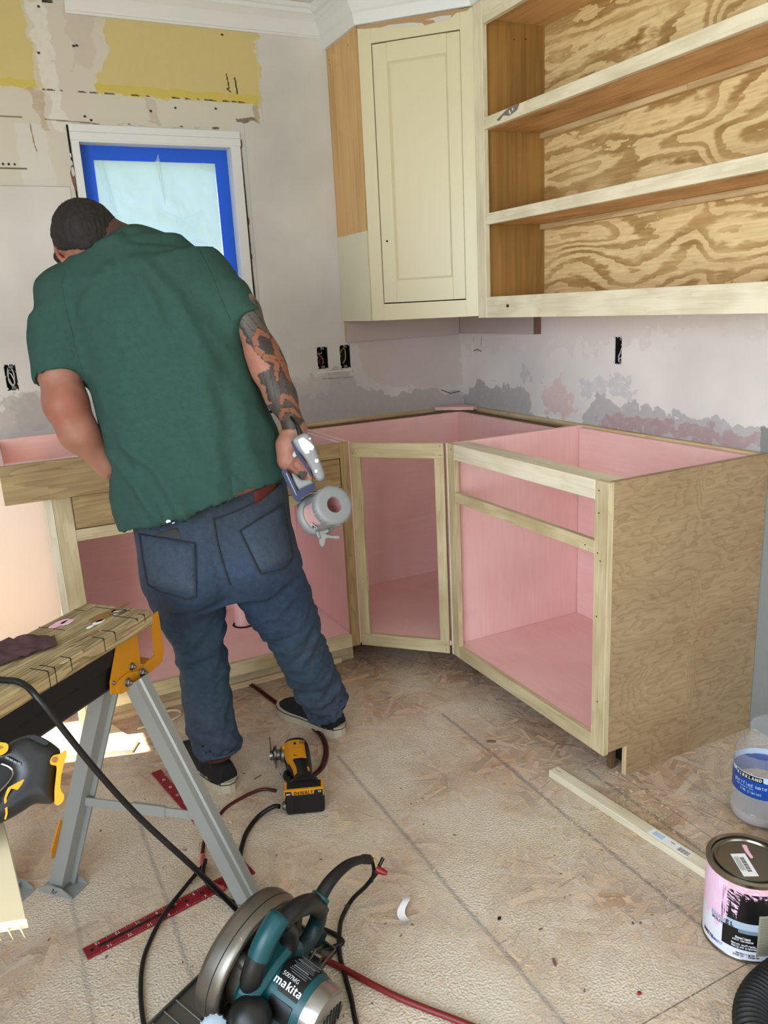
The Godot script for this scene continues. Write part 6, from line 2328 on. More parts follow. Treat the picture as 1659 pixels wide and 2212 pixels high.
func build_sawhorses():
	sawhorse(Vector3(-1.78, 0, 1.315), deg_to_rad(42.2), "folding sawhorse with yellow bracket, grey legs and a saw-cut plank on top", true)
	sawhorse(Vector3(-2.285, 0, 0.965), deg_to_rad(42.2), "grey splayed sawhorse foot standing alone on the floor behind the cream board", false)
	# crumpled sandpaper on the plank
	var t := thing("sandpaper_sheet", "creased purple-brown sheet of sandpaper lying on the sawhorse plank", "sandpaper")
	var b := mb()
	var f := FastNoiseLite.new()
	f.seed = 12
	f.frequency = 14.0
	var rs := []
	for j in 15:
		var ring := PackedVector3Array()
		for i in 25:
			var u := i / 24.0
			var v := j / 14.0
			var p := Vector3(-2.085, 0.701, 1.50).lerp(Vector3(-1.948, 0.701, 1.512), u) + Vector3(0.02 - 0.05 * (1.0 - u), 0, -0.075 + 0.13 * v * (1.0 - 0.55 * u))
			p.y += 0.0035 + absf(f.get_noise_2d(p.x, p.z)) * 0.014 + 0.012 * sin(u * PI) * (1.0 - v)
			ring.append(p)
		rs.append(ring)
	b.rings(rs, false, 0)
	var back := []
	for r in rs:
		var ring := PackedVector3Array()
		for p in r: ring.append(p - Vector3(0, 0.0008, 0))
		back.append(ring)
	b.rings(back, false, 0)
	obj("sheet", b, mats.sandpaper, t)
	t = thing("wire_clip", "small bent steel wire clip lying on the plank beside an amber stain", "clip")
	b = mb()
	b.tube(curve([Vector3(-1.783, 0.7022, 1.345), Vector3(-1.772, 0.7022, 1.358), Vector3(-1.786, 0.7022, 1.372), Vector3(-1.800, 0.7025, 1.371), Vector3(-1.806, 0.7022, 1.352)], 5), 0.0018, 7)
	b.tube(curve([Vector3(-1.772, 0.7028, 1.357), Vector3(-1.782, 0.7040, 1.362), Vector3(-1.797, 0.7028, 1.357)], 5), 0.0016, 7)
	obj("wire", b, mats.steel, t)
	# cream offcut board lying across the far half of the plank
	t = thing("offcut_board", "cream offcut board with a splintered end near the camera, lower left", "board")
	b = mb()
	var poly := PackedVector2Array([Vector2(-2.043, 2.114), Vector2(-2.068, 1.86), Vector2(-2.43, 1.86), Vector2(-2.36, 2.262), Vector2(-2.20, 2.270), Vector2(-2.10, 2.277), Vector2(-2.07, 2.290), Vector2(-2.028, 2.302)])
	b.extrude(poly, -0.713, -0.7005, 0.001, Transform3D(Basis(Vector3.RIGHT, Vector3.BACK, Vector3.DOWN), Vector3.ZERO))
	obj("board", b, mats.cream_board if mats.has("cream_board") else plain("cream_board", Color(0.80, 0.74, 0.60), 0.7), t)
	b = mb()
	for q in [[-2.060, 2.292], [-2.048, 2.297], [-2.036, 2.3015]]:
		b.tube([Vector3(q[0], 0.7055, q[1]), Vector3(q[0] + 0.002, 0.702, q[1] + 0.006), Vector3(q[0] + 0.004, 0.695, q[1] + 0.008)], [0.0012, 0.0009, 0.0003], 5)
	obj("splinter", b, mats.raw_board, t)

# ---------------------------------------------------------------- paint sprayer held in the right hand
func build_sprayer():
	var t := thing("paint_sprayer", "grey and blue handheld paint sprayer with pink-lined cup hanging from the right hand", "sprayer")
	var X := Vector3(0.927, -0.069, 0.368)
	var Y := Vector3(0.137, 0.978, -0.161)
	var Z := Vector3(-0.348, 0.199, 0.916)
	var O := Vector3(-1.301, 0.958, 1.362)
	var k := 0.001131
	var xf := Transform3D(Basis(X, Y, Z), O)
	var poly := func(pts: Array, r: float) -> PackedVector2Array:
		var q := []
		for p in pts: q.append(Vector2((p[0] - 670) * k, (1020 - p[1]) * k))
		return soft(q, r)
	var b := moulded(poly.call([[631, 952], [640, 944], [657, 936], [668, 937], [681, 965], [690, 990], [701, 1020], [703, 1032], [697, 1040], [686, 1041], [679, 1030], [667, 1004], [655, 986], [643, 972]], 0.006), -0.022, 0.020, 0.010, 0.0022, xf)
	obj("grip_shell", b, mats.sprayer_grey, t)
	b = mb()
	b.extrude(poly.call([[629, 955], [636, 950], [648, 980], [662, 1002], [676, 1030], [671, 1030], [655, 1002], [640, 983]], 0.003), -0.023, 0.012, 0.002, xf)
	obj("grip_trim", b, mats.sprayer_blue, t)
	b = mb()
	b.extrude(poly.call([[644, 952], [655, 946], [664, 952], [672, 958], [679, 966], [676, 974], [668, 972], [669, 980], [660, 981], [655, 974], [650, 966]], 0.002), 0.0198, 0.0209, 0.0, xf)
	obj("paint_splash", b, mats.paint_white, t)
	for q in [[684, 996, 0.0050], [683, 1018, 0.0040], [670, 949, 0.0028]]:
		b = mb()
		b.extrude(circle(q[2], 12, Vector2((q[0] - 670) * k, (1020 - q[1]) * k)), 0.019, 0.0216, 0.0006, xf)
		obj("screw_cap", b, mats.paper_white, t)
	b = mb()
	b.extrude(poly.call([[608, 1018], [618, 1013], [632, 1036], [652, 1080], [643, 1086], [634, 1076]], 0.003), -0.03, 0.012, 0.003, xf)
	b.extrude(poly.call([[640, 1062], [679, 1044], [683, 1056], [650, 1078], [644, 1076]], 0.003), -0.03, 0.016, 0.003, xf)
	obj("body_rail", b, mats.sprayer_blue, t)
	b = moulded(poly.call([[629, 1020], [640, 1026], [652, 1036], [673, 1034], [679, 1045], [646, 1062], [638, 1052], [632, 1040]], 0.003), -0.028, 0.006, 0.008, 0.0024, xf)
	obj("motor_shell", b, mats.sprayer_grey, t)
	b = mb()
	b.extrude(poly.call([[641, 968], [634, 978], [632, 985], [636, 989], [644, 984], [650, 982]], 0.004), -0.018, -0.002, 0.002, xf)
	obj("trigger_guard", b, mats.sprayer_light, t)
	b = mb()
	b.extrude(poly.call([[648, 1018], [662, 1020], [663, 1023], [655, 1031], [655, 1036], [650, 1030], [645, 1024]], 0.002), -0.010, 0.008, 0.001, xf)
	obj("trigger", b, mats.tool_black, t)
	b = mb()
	var P := func(x, y, z): return xf * Vector3((x - 670) * k, (1020 - y) * k, z)
	b.tube([P.call(619, 1022, 0.0122), P.call(630, 1046, 0.0122), P.call(641, 1070, 0.0122)], 0.0011, 5)
	obj("rail_lettering", b, mats.sprayer_light, t)
	# cup
	var ax := (X * 0.0370 + Y * 0.0270 + Z * 0.085).normalized()
	var c0: Vector3 = P.call(687, 1113, -0.022)
	var sx := ax.cross(Vector3.UP).normalized()
	var cf := Transform3D(Basis(sx, ax, sx.cross(ax)), c0)
	b = mb()
	b.lathe([Vector2(0.036, -0.018), Vector2(0.050, -0.014), Vector2(0.054, -0.008), Vector2(0.054, 0.004), Vector2(0.050, 0.010), Vector2(0.045, 0.012)], cf, 32)
	obj("collar", b, mats.sprayer_grey, t)
	b = mb()
	b.lathe([Vector2(0.0435, 0.004), Vector2(0.0425, 0.085), Vector2(0.040, 0.088)], cf, 32)
	obj("cup_liner", b, mats.cup_liner, t)
	b = mb()
	b.lathe([Vector2(0.030, 0.080), Vector2(0.010, 0.030), Vector2(0.0, 0.028)], cf, 20)
	b.lathe([Vector2(0.040, 0.012), Vector2(0.0, 0.010)], cf, 24)
	obj("paint_bag", b, mats.paint_pink_wet, t)
	b = mb()
	b.lathe([Vector2(0.046, 0.072), Vector2(0.0485, 0.076), Vector2(0.0485, 0.094), Vector2(0.045, 0.099), Vector2(0.038, 0.101), Vector2(0.020, 0.101), Vector2(0.0185, 0.0985), Vector2(0.0185, 0.094)], cf, 36)
	for e in 12:
		var a := TAU * e / 12.0
		var d := cf.basis * Vector3(cos(a), 0, sin(a))
		b.box(cf.origin + ax * 0.086 + d * 0.048, Vector3(0.008, 0.016, 0.004), 0.001, Basis(d.cross(ax).normalized(), ax, d))
	obj("cup_lid", b, mats.sprayer_grey, t)
	for e in 3:
		b = mb()
		var a := TAU * e / 3.0 + 0.9
		var rs := []
		for j in 6:
			var ring := PackedVector3Array()
			for s in 9:
				var aa := a + (s - 4) * 0.09
				ring.append(cf * Vector3(cos(aa) * 0.0455, lerpf(0.008, 0.078, j / 5.0), sin(aa) * 0.0455))
			rs.append(ring)
		b.rings(rs, false, 0)
		obj("cup_arm", b, mats.sprayer_grey, t)
	b = mb()
	b.extrude(circle(0.0055, 12, Vector2((698 - 670) * k, (1020 - 1101) * k)), 0.0, 0.0, 0.0, xf)
	b = mb()
	var lidp: Vector3 = cf.origin + ax * 0.1012
	for q in [[-0.031, -0.010, 0.0062], [-0.036, -0.001, 0.0028]]:
		b.extrude(circle(q[2], 10), -0.0005, 0.001, 0.0003, Transform3D(Basis(X, Y, ax), lidp + X * q[0] + Y * q[1]))
	obj("paint_drop", b, mats.paint_white, t)
	# warning label and spring clip
	b = mb()
	var ld := (-X * 0.55 - Y * 0.75 + Z * 0.3)
	ld = (ld - ax * ld.dot(ax)).normalized()
	b.box(cf.origin + ax * 0.034 + ld * 0.0488, Vector3(0.018, 0.016, 0.0012), 0.0, Basis(ld.cross(ax).normalized(), ax, ld))
	obj("warning_label", b, mats.sprayer_light, t)
	b = mb()
	for q in [[-0.0045, 0.003], [0.002, 0.003], [-0.001, -0.003]]:
		b.box(cf.origin + ax * (0.034 + q[1]) + ld * 0.0496 + ld.cross(ax).normalized() * q[0], Vector3(0.0045, 0.0045, 0.0008), 0.0, Basis(ld.cross(ax).normalized(), ax, ld))
	obj("label_print", b, mats.sprayer_blue, t)
	b = mb()
	b.extrude(poly.call([[681, 1147], [686, 1146], [697, 1152], [714, 1158], [731, 1158], [734, 1163], [728, 1165], [708, 1162], [703, 1163], [700, 1178], [694, 1182], [690, 1176], [688, 1164]], 0.002), -0.006, 0.006, 0.0015, xf)
	b.extrude(poly.call([[686, 1140], [706, 1138], [710, 1148], [700, 1156], [690, 1154]], 0.002), -0.008, 0.004, 0.0015, xf)
	b.extrude(poly.call([[680, 1148], [688, 1147], [692, 1160], [690, 1166], [684, 1160]], 0.002), 0.004, 0.010, 0.001, xf)
	obj("spring_clip", b, mats.dull_steel, t)
	b = mb()
	b.extrude(poly.call([[644, 1118], [652, 1114], [660, 1134], [655, 1140]], 0.001), -0.03, -0.005, 0.001, xf)
	b.extrude(poly.call([[640, 1092], [647, 1088], [652, 1102], [645, 1106]], 0.001), -0.03, -0.005, 0.001, xf)
	obj("lock_tab", b, mats.tool_black, t)
	b = mb()
	b.tube(curve([Vector3(-1.380, 1.05, 0.98), Vector3(-1.3457, 1.0738, 1.0764), Vector3(-1.3211, 1.0863, 1.1423), Vector3(-1.3165, 1.0958, 1.2327), Vector3(-1.3144, 1.0835, 1.3080), Vector3(-1.3113, 1.0600, 1.3364), Vector3(-1.3085, 1.0401, 1.3455)], 6), 0.0040, 9)
	b.tube([Vector3(-1.3128, 1.068, 1.3300), Vector3(-1.3085, 1.0401, 1.3455)], [0.0055, 0.0075], 9)
	obj("power_cable", b, mats.cord_black, t)

# ---------------------------------------------------------------- circular saw, standing on its base plate
func build_circular_saw():
	var t := thing("circular_saw", "teal and black circular saw with a metal blade guard on the floor in front", "saw")
	# blade plane yawed 30 degrees, leaning 12 degrees onto the motor
	t.transform = Transform3D(Basis(Vector3.UP, deg_to_rad(30)) * Basis(Vector3.RIGHT, deg_to_rad(12)), Vector3(-1.6755, 0.1009, 1.8453))
	var arc := []
	for k in 45:
		var a := deg_to_rad(-32.0 + 250.0 * k / 44.0)
		arc.append(Vector2(cos(a), sin(a)))
	var sweep := func(prof: Array) -> MB:
		var q := mb()
		var rs := []
		for p in arc:
			var ring := PackedVector3Array()
			for e in prof: ring.append(Vector3(p.x * e[0], maxf(p.y * e[0], -0.080), e[1]))
			rs.append(ring)
		q.rings(rs, false, 0)
		return q
	obj("blade_guard", sweep.call([[0.112, 0.010], [0.117, 0.0145], [0.125, 0.0155], [0.129, 0.010], [0.131, 0.0], [0.131, -0.030], [0.127, -0.040], [0.116, -0.044], [0.05, -0.044]]), mats.magnesium, t)
	obj("guard_web", sweep.call([[0.112, 0.010], [0.109, -0.004], [0.095, -0.010], [0.06, -0.004], [0.02, -0.004]]), mats.magnesium, t)
	obj("guard_seam", sweep.call([[0.1305, -0.0065], [0.1316, -0.0075], [0.1316, -0.0085], [0.1305, -0.0095]]), mats.dark_gap, t)
	var b := mb()
	b.extrude(circle(0.078, 40), -0.024, -0.022, 0.0)
	obj("blade", b, mats.dull_steel, t)
	b = mb()
	b.extrude(circle(0.0058, 12), -0.0002, 0.0012, 0.0003, Transform3D(Basis(Vector3(0.6, 0.8, 0), PI / 2) * Basis(Vector3.RIGHT, 0.0), Vector3(-0.062, 0.112, 0.004)))
	obj("paint_spot", b, mats.paint_pink_wet, t)
	# bosses and ribs on the web
	b = mb()
	b.extrude(soft([Vector2(-0.004, 0.096), Vector2(-0.012, 0.064), Vector2(0.006, 0.050), Vector2(0.042, 0.058), Vector2(0.048, 0.084), Vector2(0.024, 0.100)], 0.006), -0.004, 0.026, 0.004)
	obj("boss", b, mats.magnesium, t)
	b = mb()
	b.extrude(soft([Vector2(-0.07, 0.055), Vector2(-0.088, 0.010), Vector2(-0.080, -0.040), Vector2(-0.03, -0.060), Vector2(0.01, -0.020), Vector2(-0.004, 0.045), Vector2(-0.03, 0.062)], 0.012), -0.004, 0.032, 0.005)
	obj("gear_housing", b, mats.magnesium, t)
	b = mb()
	b.tube([Vector3(-0.058, 0.064, 0.002), Vector3(-0.062, 0.060, 0.044)], 0.013, 12)
	obj("hub_post", b, mats.magnesium, t)
	b = mb()
	b.span(Vector3(-0.105, -0.075, -0.01), Vector3(-0.03, -0.055, 0.036), 0.003)
	obj("rib", b, mats.magnesium, t)
	# base plate
	b = mb()
	b.box(Vector3(-0.01, -0.085, -0.012), Vector3(0.37, 0.004, 0.184), 0.001)
	for x in [-0.193, 0.173]: b.box(Vector3(x, -0.079, -0.012), Vector3(0.004, 0.014, 0.184), 0.001)
	for z in [-0.102, 0.078]: b.box(Vector3(-0.01, -0.079, z), Vector3(0.37, 0.014, 0.004), 0.001)
	for x in [-0.175, -0.145, -0.115]: b.box(Vector3(x, -0.080, -0.04), Vector3(0.004, 0.008, 0.12), 0.001)
	obj("base_plate", b, mats.dull_steel, t)
	# motor
	var mx := Transform3D(Basis(Vector3.RIGHT, Vector3.BACK, Vector3.DOWN), Vector3(-0.012, 0.003, 0.0))
	b = mb()
	b.lathe([Vector2(0.045, 0.030), Vector2(0.060, 0.050), Vector2(0.063, 0.075), Vector2(0.061, 0.140), Vector2(0.058, 0.148), Vector2(0.0575, 0.154)], mx, 40, 3)
	obj("motor_housing", b, mats.teal, t)
	b = mb()
	b.extrude(soft([Vector2(-0.074, 0.060), Vector2(-0.100, 0.050), Vector2(-0.110, 0.010), Vector2(-0.095, -0.050), Vector2(-0.03, -0.074), Vector2(0.045, -0.060), Vector2(0.070, -0.015), Vector2(0.055, 0.050), Vector2(0.015, 0.085), Vector2(-0.03, 0.080)], 0.014), 0.032, 0.078, 0.009)
	obj("gear_case", b, mats.teal, t)
	b = mb()
	b.lathe([Vector2(0.0565, 0.152), Vector2(0.0565, 0.170), Vector2(0.053, 0.184), Vector2(0.042, 0.191), Vector2(0.0, 0.192)], mx, 40)
	obj("end_cap", b, mats.steel, t)
	for k in 7:
		b = mb()
		b.box(Vector3(-0.012 + (k - 3) * 0.010, 0.0, 0.1885), Vector3(0.0042, 0.062 - 0.006 * absf(k - 3), 0.0085), 0.0)
		obj("vent_slot", b, mats.dark_gap, t)
	# rating label wrapped over the top of the housing
	var wrapped := func(d0: float, d1: float, z0: float, z1: float, bow: float, r: float) -> MB:
		var q := mb()
		var rs := []
		for j in 2:
			var ring := PackedVector3Array()
			for k in 17:
				var a := deg_to_rad(lerpf(d0, d1, k / 16.0))
				ring.append(Vector3(mx.origin.x + cos(a) * r, mx.origin.y + sin(a) * r, z0 + bow * pow(absf(k / 8.0 - 1.0), 2.0) if j == 0 else z1))
			rs.append(ring)
		q.rings(rs, false, 0)
		return q
	var lab := obj("rating_label", wrapped.call(46.0, 132.0, 0.078, 0.140, 0.018, 0.0632), mats.label_black, t)
	obj("warning_label", wrapped.call(142.0, 178.0, 0.088, 0.138, 0.0, 0.0632), mats.label_black, t)
	var on := func(deg: float, z: float, r: float) -> Transform3D:
		var a := deg_to_rad(deg)
		var nn := Vector3(cos(a), sin(a), 0)
		# words run along the motor towards the end cap, their tops towards the rear
		var right := Vector3(0, 0, 1)
		return Transform3D(Basis(right, nn.cross(right), nn), Vector3(mx.origin.x, mx.origin.y, z) + nn * r)
	text_on("lettering", "makita", 0.019, on.call(119.0, 0.111, 0.0638), mats.white_ink, lab, "Droid Sans", true)
	text_on("lettering", "5007MG", 0.010, on.call(105.0, 0.106, 0.0636), mats.white_ink, lab)
	for k in 12:
		b = mb()
		var tr: Transform3D = on.call(52.0 + 4.0 * k, 0.112 + 0.004 * (k % 2), 0.0634)
		b.box(tr.origin, Vector3(0.046 - 0.006 * (k % 3), 0.0014, 0.0005), 0.0, tr.basis)
		obj("fine_print", b, mats.can_silver if k % 4 == 0 else mats.outlet_grey, lab)
	# grips
	var oval := func(q: MB, pts: Array, ra: Array, rb: float):
		var out := []
		for k in pts.size():
			var d: Vector3 = (pts[mini(k + 1, pts.size() - 1)] - pts[maxi(k - 1, 0)]).normalized()
			var s := d.cross(Vector3.BACK).normalized()
			var ring := PackedVector3Array()
			var f := float(k) / (pts.size() - 1) * (ra.size() - 1)
			var r: float = lerpf(ra[int(f)], ra[mini(int(f) + 1, ra.size() - 1)], f - int(f))
			for e in 16:
				var a := TAU * e / 16.0
				ring.append(pts[k] + s * cos(a) * r + Vector3.BACK * sin(a) * rb * minf(1.0, r / 0.012))
			out.append(ring)
		q.rings(out, true, 3)
	b = mb()
	oval.call(b, curve([Vector3(-0.074, 0.028, 0.050), Vector3(-0.074, 0.070, 0.050), Vector3(-0.060, 0.108, 0.051)], 5), [0.020, 0.023, 0.024, 0.023], 0.021)
	obj("front_grip", b, mats.tool_black, t)
	b = mb()
	oval.call(b, curve([Vector3(-0.061, 0.106, 0.051), Vector3(-0.042, 0.138, 0.052), Vector3(-0.018, 0.158, 0.052), Vector3(-0.006, 0.164, 0.052)], 5), [0.0225, 0.0235, 0.023, 0.020, 0.008], 0.022)
	obj("grip_nose", b, mats.teal, t)
	b = mb()
	oval.call(b, curve([Vector3(-0.074, 0.030, 0.0708), Vector3(-0.074, 0.070, 0.0715), Vector3(-0.060, 0.108, 0.073), Vector3(-0.042, 0.138, 0.0742), Vector3(-0.022, 0.156, 0.0738)], 5), [0.0006, 0.001, 0.001, 0.0006], 0.0007)
	obj("grip_seam", b, mats.dark_gap, t)
	b = mb()
	oval.call(b, curve([Vector3(-0.012, 0.150, 0.056), Vector3(0.028, 0.153, 0.060), Vector3(0.072, 0.130, 0.060), Vector3(0.105, 0.096, 0.060), Vector3(0.114, 0.070, 0.060)], 5), [0.014, 0.017, 0.019, 0.020, 0.018], 0.019)
	obj("rear_handle", b, mats.tool_black, t)
	b = mb()
	oval.call(b, curve([Vector3(0.113, 0.075, 0.060), Vector3(0.112, 0.045, 0.060), Vector3(0.088, 0.018, 0.060), Vector3(0.045, 0.012, 0.060)], 5), [0.018, 0.016, 0.016, 0.018, 0.022], 0.018)
	obj("handle_loop", b, mats.teal_dark, t)
	b = mb()
	oval.call(b, curve([Vector3(0.022, 0.134, 0.062), Vector3(0.052, 0.124, 0.062), Vector3(0.082, 0.100, 0.062)], 5), [0.003, 0.008, 0.008, 0.004], 0.010)
	obj("trigger", b, mats.teal, t)
	b = mb()
	oval.call(b, curve([Vector3(-0.004, 0.140, 0.056), Vector3(0.014, 0.110, 0.058), Vector3(0.018, 0.080, 0.060), Vector3(0.005, 0.050, 0.060)], 5), [0.014, 0.016, 0.019, 0.024], 0.020)
	obj("handle_root", b, mats.tool_black, t)
	b = mb()
	b.tube([Vector3(0.128, 0.062, 0.060), Vector3(0.140, 0.056, 0.062)], [0.008, 0.006], 10)
	obj("lock_button", b, mats.teal_dark, t)
	# rear depth lever and bracket
	b = mb()
	b.extrude(soft([Vector2(0.125, -0.048), Vector2(0.138, -0.028), Vector2(0.160, -0.030), Vector2(0.176, -0.050), Vector2(0.164, -0.066), Vector2(0.140, -0.062)], 0.005), 0.040, 0.052, 0.002)
	obj("depth_lever", b, mats.teal_dark, t)
	b = mb()
	b.extrude(soft([Vector2(0.10, -0.083), Vector2(0.145, -0.083), Vector2(0.150, -0.060), Vector2(0.125, -0.045), Vector2(0.10, -0.060)], 0.004), 0.054, 0.059, 0.001)
	obj("rear_bracket", b, mats.dull_steel, t)
	b = mb()
	b.tube([Vector3(0.122, -0.060, 0.036), Vector3(0.122, -0.060, 0.075)], 0.008, 12)
	obj("pivot_bolt", b, mats.steel, t)
	# front knob and the ribbed dial
	b = mb()
	b.lathe([Vector2(0.014, -0.020), Vector2(0.028, -0.010), Vector2(0.039, 0.008), Vector2(0.041, 0.026), Vector2(0.035, 0.046), Vector2(0.020, 0.056), Vector2(0.0, 0.059)], Transform3D(Basis(Vector3(0, 0, 1), deg_to_rad(35)) * Basis(Vector3.RIGHT, deg_to_rad(35)), Vector3(-0.096, 0.0, 0.066)), 24)
	obj("front_knob", b, mats.tool_black, t)
	var dx := Transform3D(Basis(Vector3(0, 0, 1), deg_to_rad(40)) * Basis(Vector3.RIGHT, deg_to_rad(20)), Vector3(-0.150, -0.006, 0.034))
	b = mb()
	b.lathe([Vector2(0.0, 0.0), Vector2(0.024, 0.0), Vector2(0.026, 0.004), Vector2(0.026, 0.018), Vector2(0.020, 0.022), Vector2(0.0, 0.022)], dx, 20)
	for k in 16:
		var a := TAU * k / 16.0
		b.box(dx * Vector3(cos(a) * 0.026, 0.011, sin(a) * 0.026), Vector3(0.003, 0.014, 0.004), 0.001, dx.basis)
	obj("bevel_dial", b, mats.can_silver, t)
	# stiff cord sleeve
	b = mb()
	b.tube(curve([Vector3(0.100, 0.104, 0.060), Vector3(0.142, 0.131, 0.060), Vector3(0.203, 0.127, 0.060), Vector3(0.262, 0.096, 0.060), Vector3(0.286, 0.078, 0.060)], 5), [0.0150, 0.0150, 0.0145, 0.014, 0.0135, 0.013, 0.0125, 0.012, 0.0115, 0.011, 0.0105, 0.0100, 0.0095, 0.0095, 0.009, 0.009, 0.009, 0.009, 0.0088, 0.0086, 0.0085], 12)
	obj("cord_sleeve", b, mats.rubber_black, t)
	b = mb()
	b.lathe([Vector2(0.016, -0.004), Vector2(0.020, -0.002), Vector2(0.020, 0.004), Vector2(0.016, 0.006)], Transform3D(Basis(Vector3(0, 0, 1), deg_to_rad(-58)), Vector3(0.112, 0.112, 0.060)), 16)
	obj("sleeve_collar", b, mats.teal, t)
	b = mb()
	b.tube(curve([Vector3(0.268, 0.092, 0.060), Vector3(0.287, 0.078, 0.061), Vector3(0.302, 0.064, 0.060)], 4), [0.0105, 0.011, 0.0102, 0.0112, 0.0105, 0.011, 0.0100, 0.009, 0.008], 8)
	obj("tape_wrap", b, mats.rubber_black, t)
	# splice: stripped wires and a red twist-on nut join the sleeve to the thinner cord
	var s := thing("spliced_cord", "thin black cord joined to the saw by a red wire nut", "cord")
	var tip := Vector3(-1.3765, 0.1515, 1.7562)
	b = mb()
	b.tube(curve([tip, Vector3(-1.3735, 0.1450, 1.7570), Vector3(-1.3725, 0.1214, 1.7600), Vector3(-1.3800, 0.0966, 1.7600)], 4), 0.0042, 8)
	obj("stripped_wire", b, mats.cord_black, s)
	b = mb()
	b.tube([Vector3(-1.3460, 0.1439, 1.7571), Vector3(-1.3700, 0.1190, 1.7640)], 0.0042, 8)
	obj("stripped_wire", b, mats.cord_black, s)
	b = mb()
	b.tube(curve([tip, tip + Vector3(0.006, 0.004, 0.004), tip + Vector3(0.012, -0.004, 0.006), tip + Vector3(0.010, -0.014, 0.010)], 3), 0.0016, 6)
	obj("copper_strand", b, mats.wire_yellow, s)
	b = mb()
	b.tube([Vector3(-1.3706, 0.1337, 1.7690), Vector3(-1.3660, 0.1305, 1.7730), Vector3(-1.3564, 0.1289, 1.7852), Vector3(-1.3535, 0.1280, 1.7885)], [0.0078, 0.0085, 0.0060, 0.0045], 12)
	obj("wire_nut", b, mats.nut_red, s)
	b = mb()
	b.tube(curve([Vector3(-1.3640, 0.1240, 1.7660), Vector3(-1.3740, 0.1080, 1.7600), Vector3(-1.3870, 0.0729, 1.7408), Vector3(-1.4053, 0.0300, 1.7118), Vector3(-1.4250, 0.0070, 1.7100), Vector3(-1.456, 0.0055, 1.745), Vector3(-1.489, 0.0055, 1.815), Vector3(-1.504, 0.0055, 1.876), Vector3(-1.516, 0.0055, 1.934), Vector3(-1.531, 0.0055, 1.988), Vector3(-1.55, 0.0055, 2.08)], 7), 0.0052, 9)
	obj("cord", b, mats.cord_black, s)

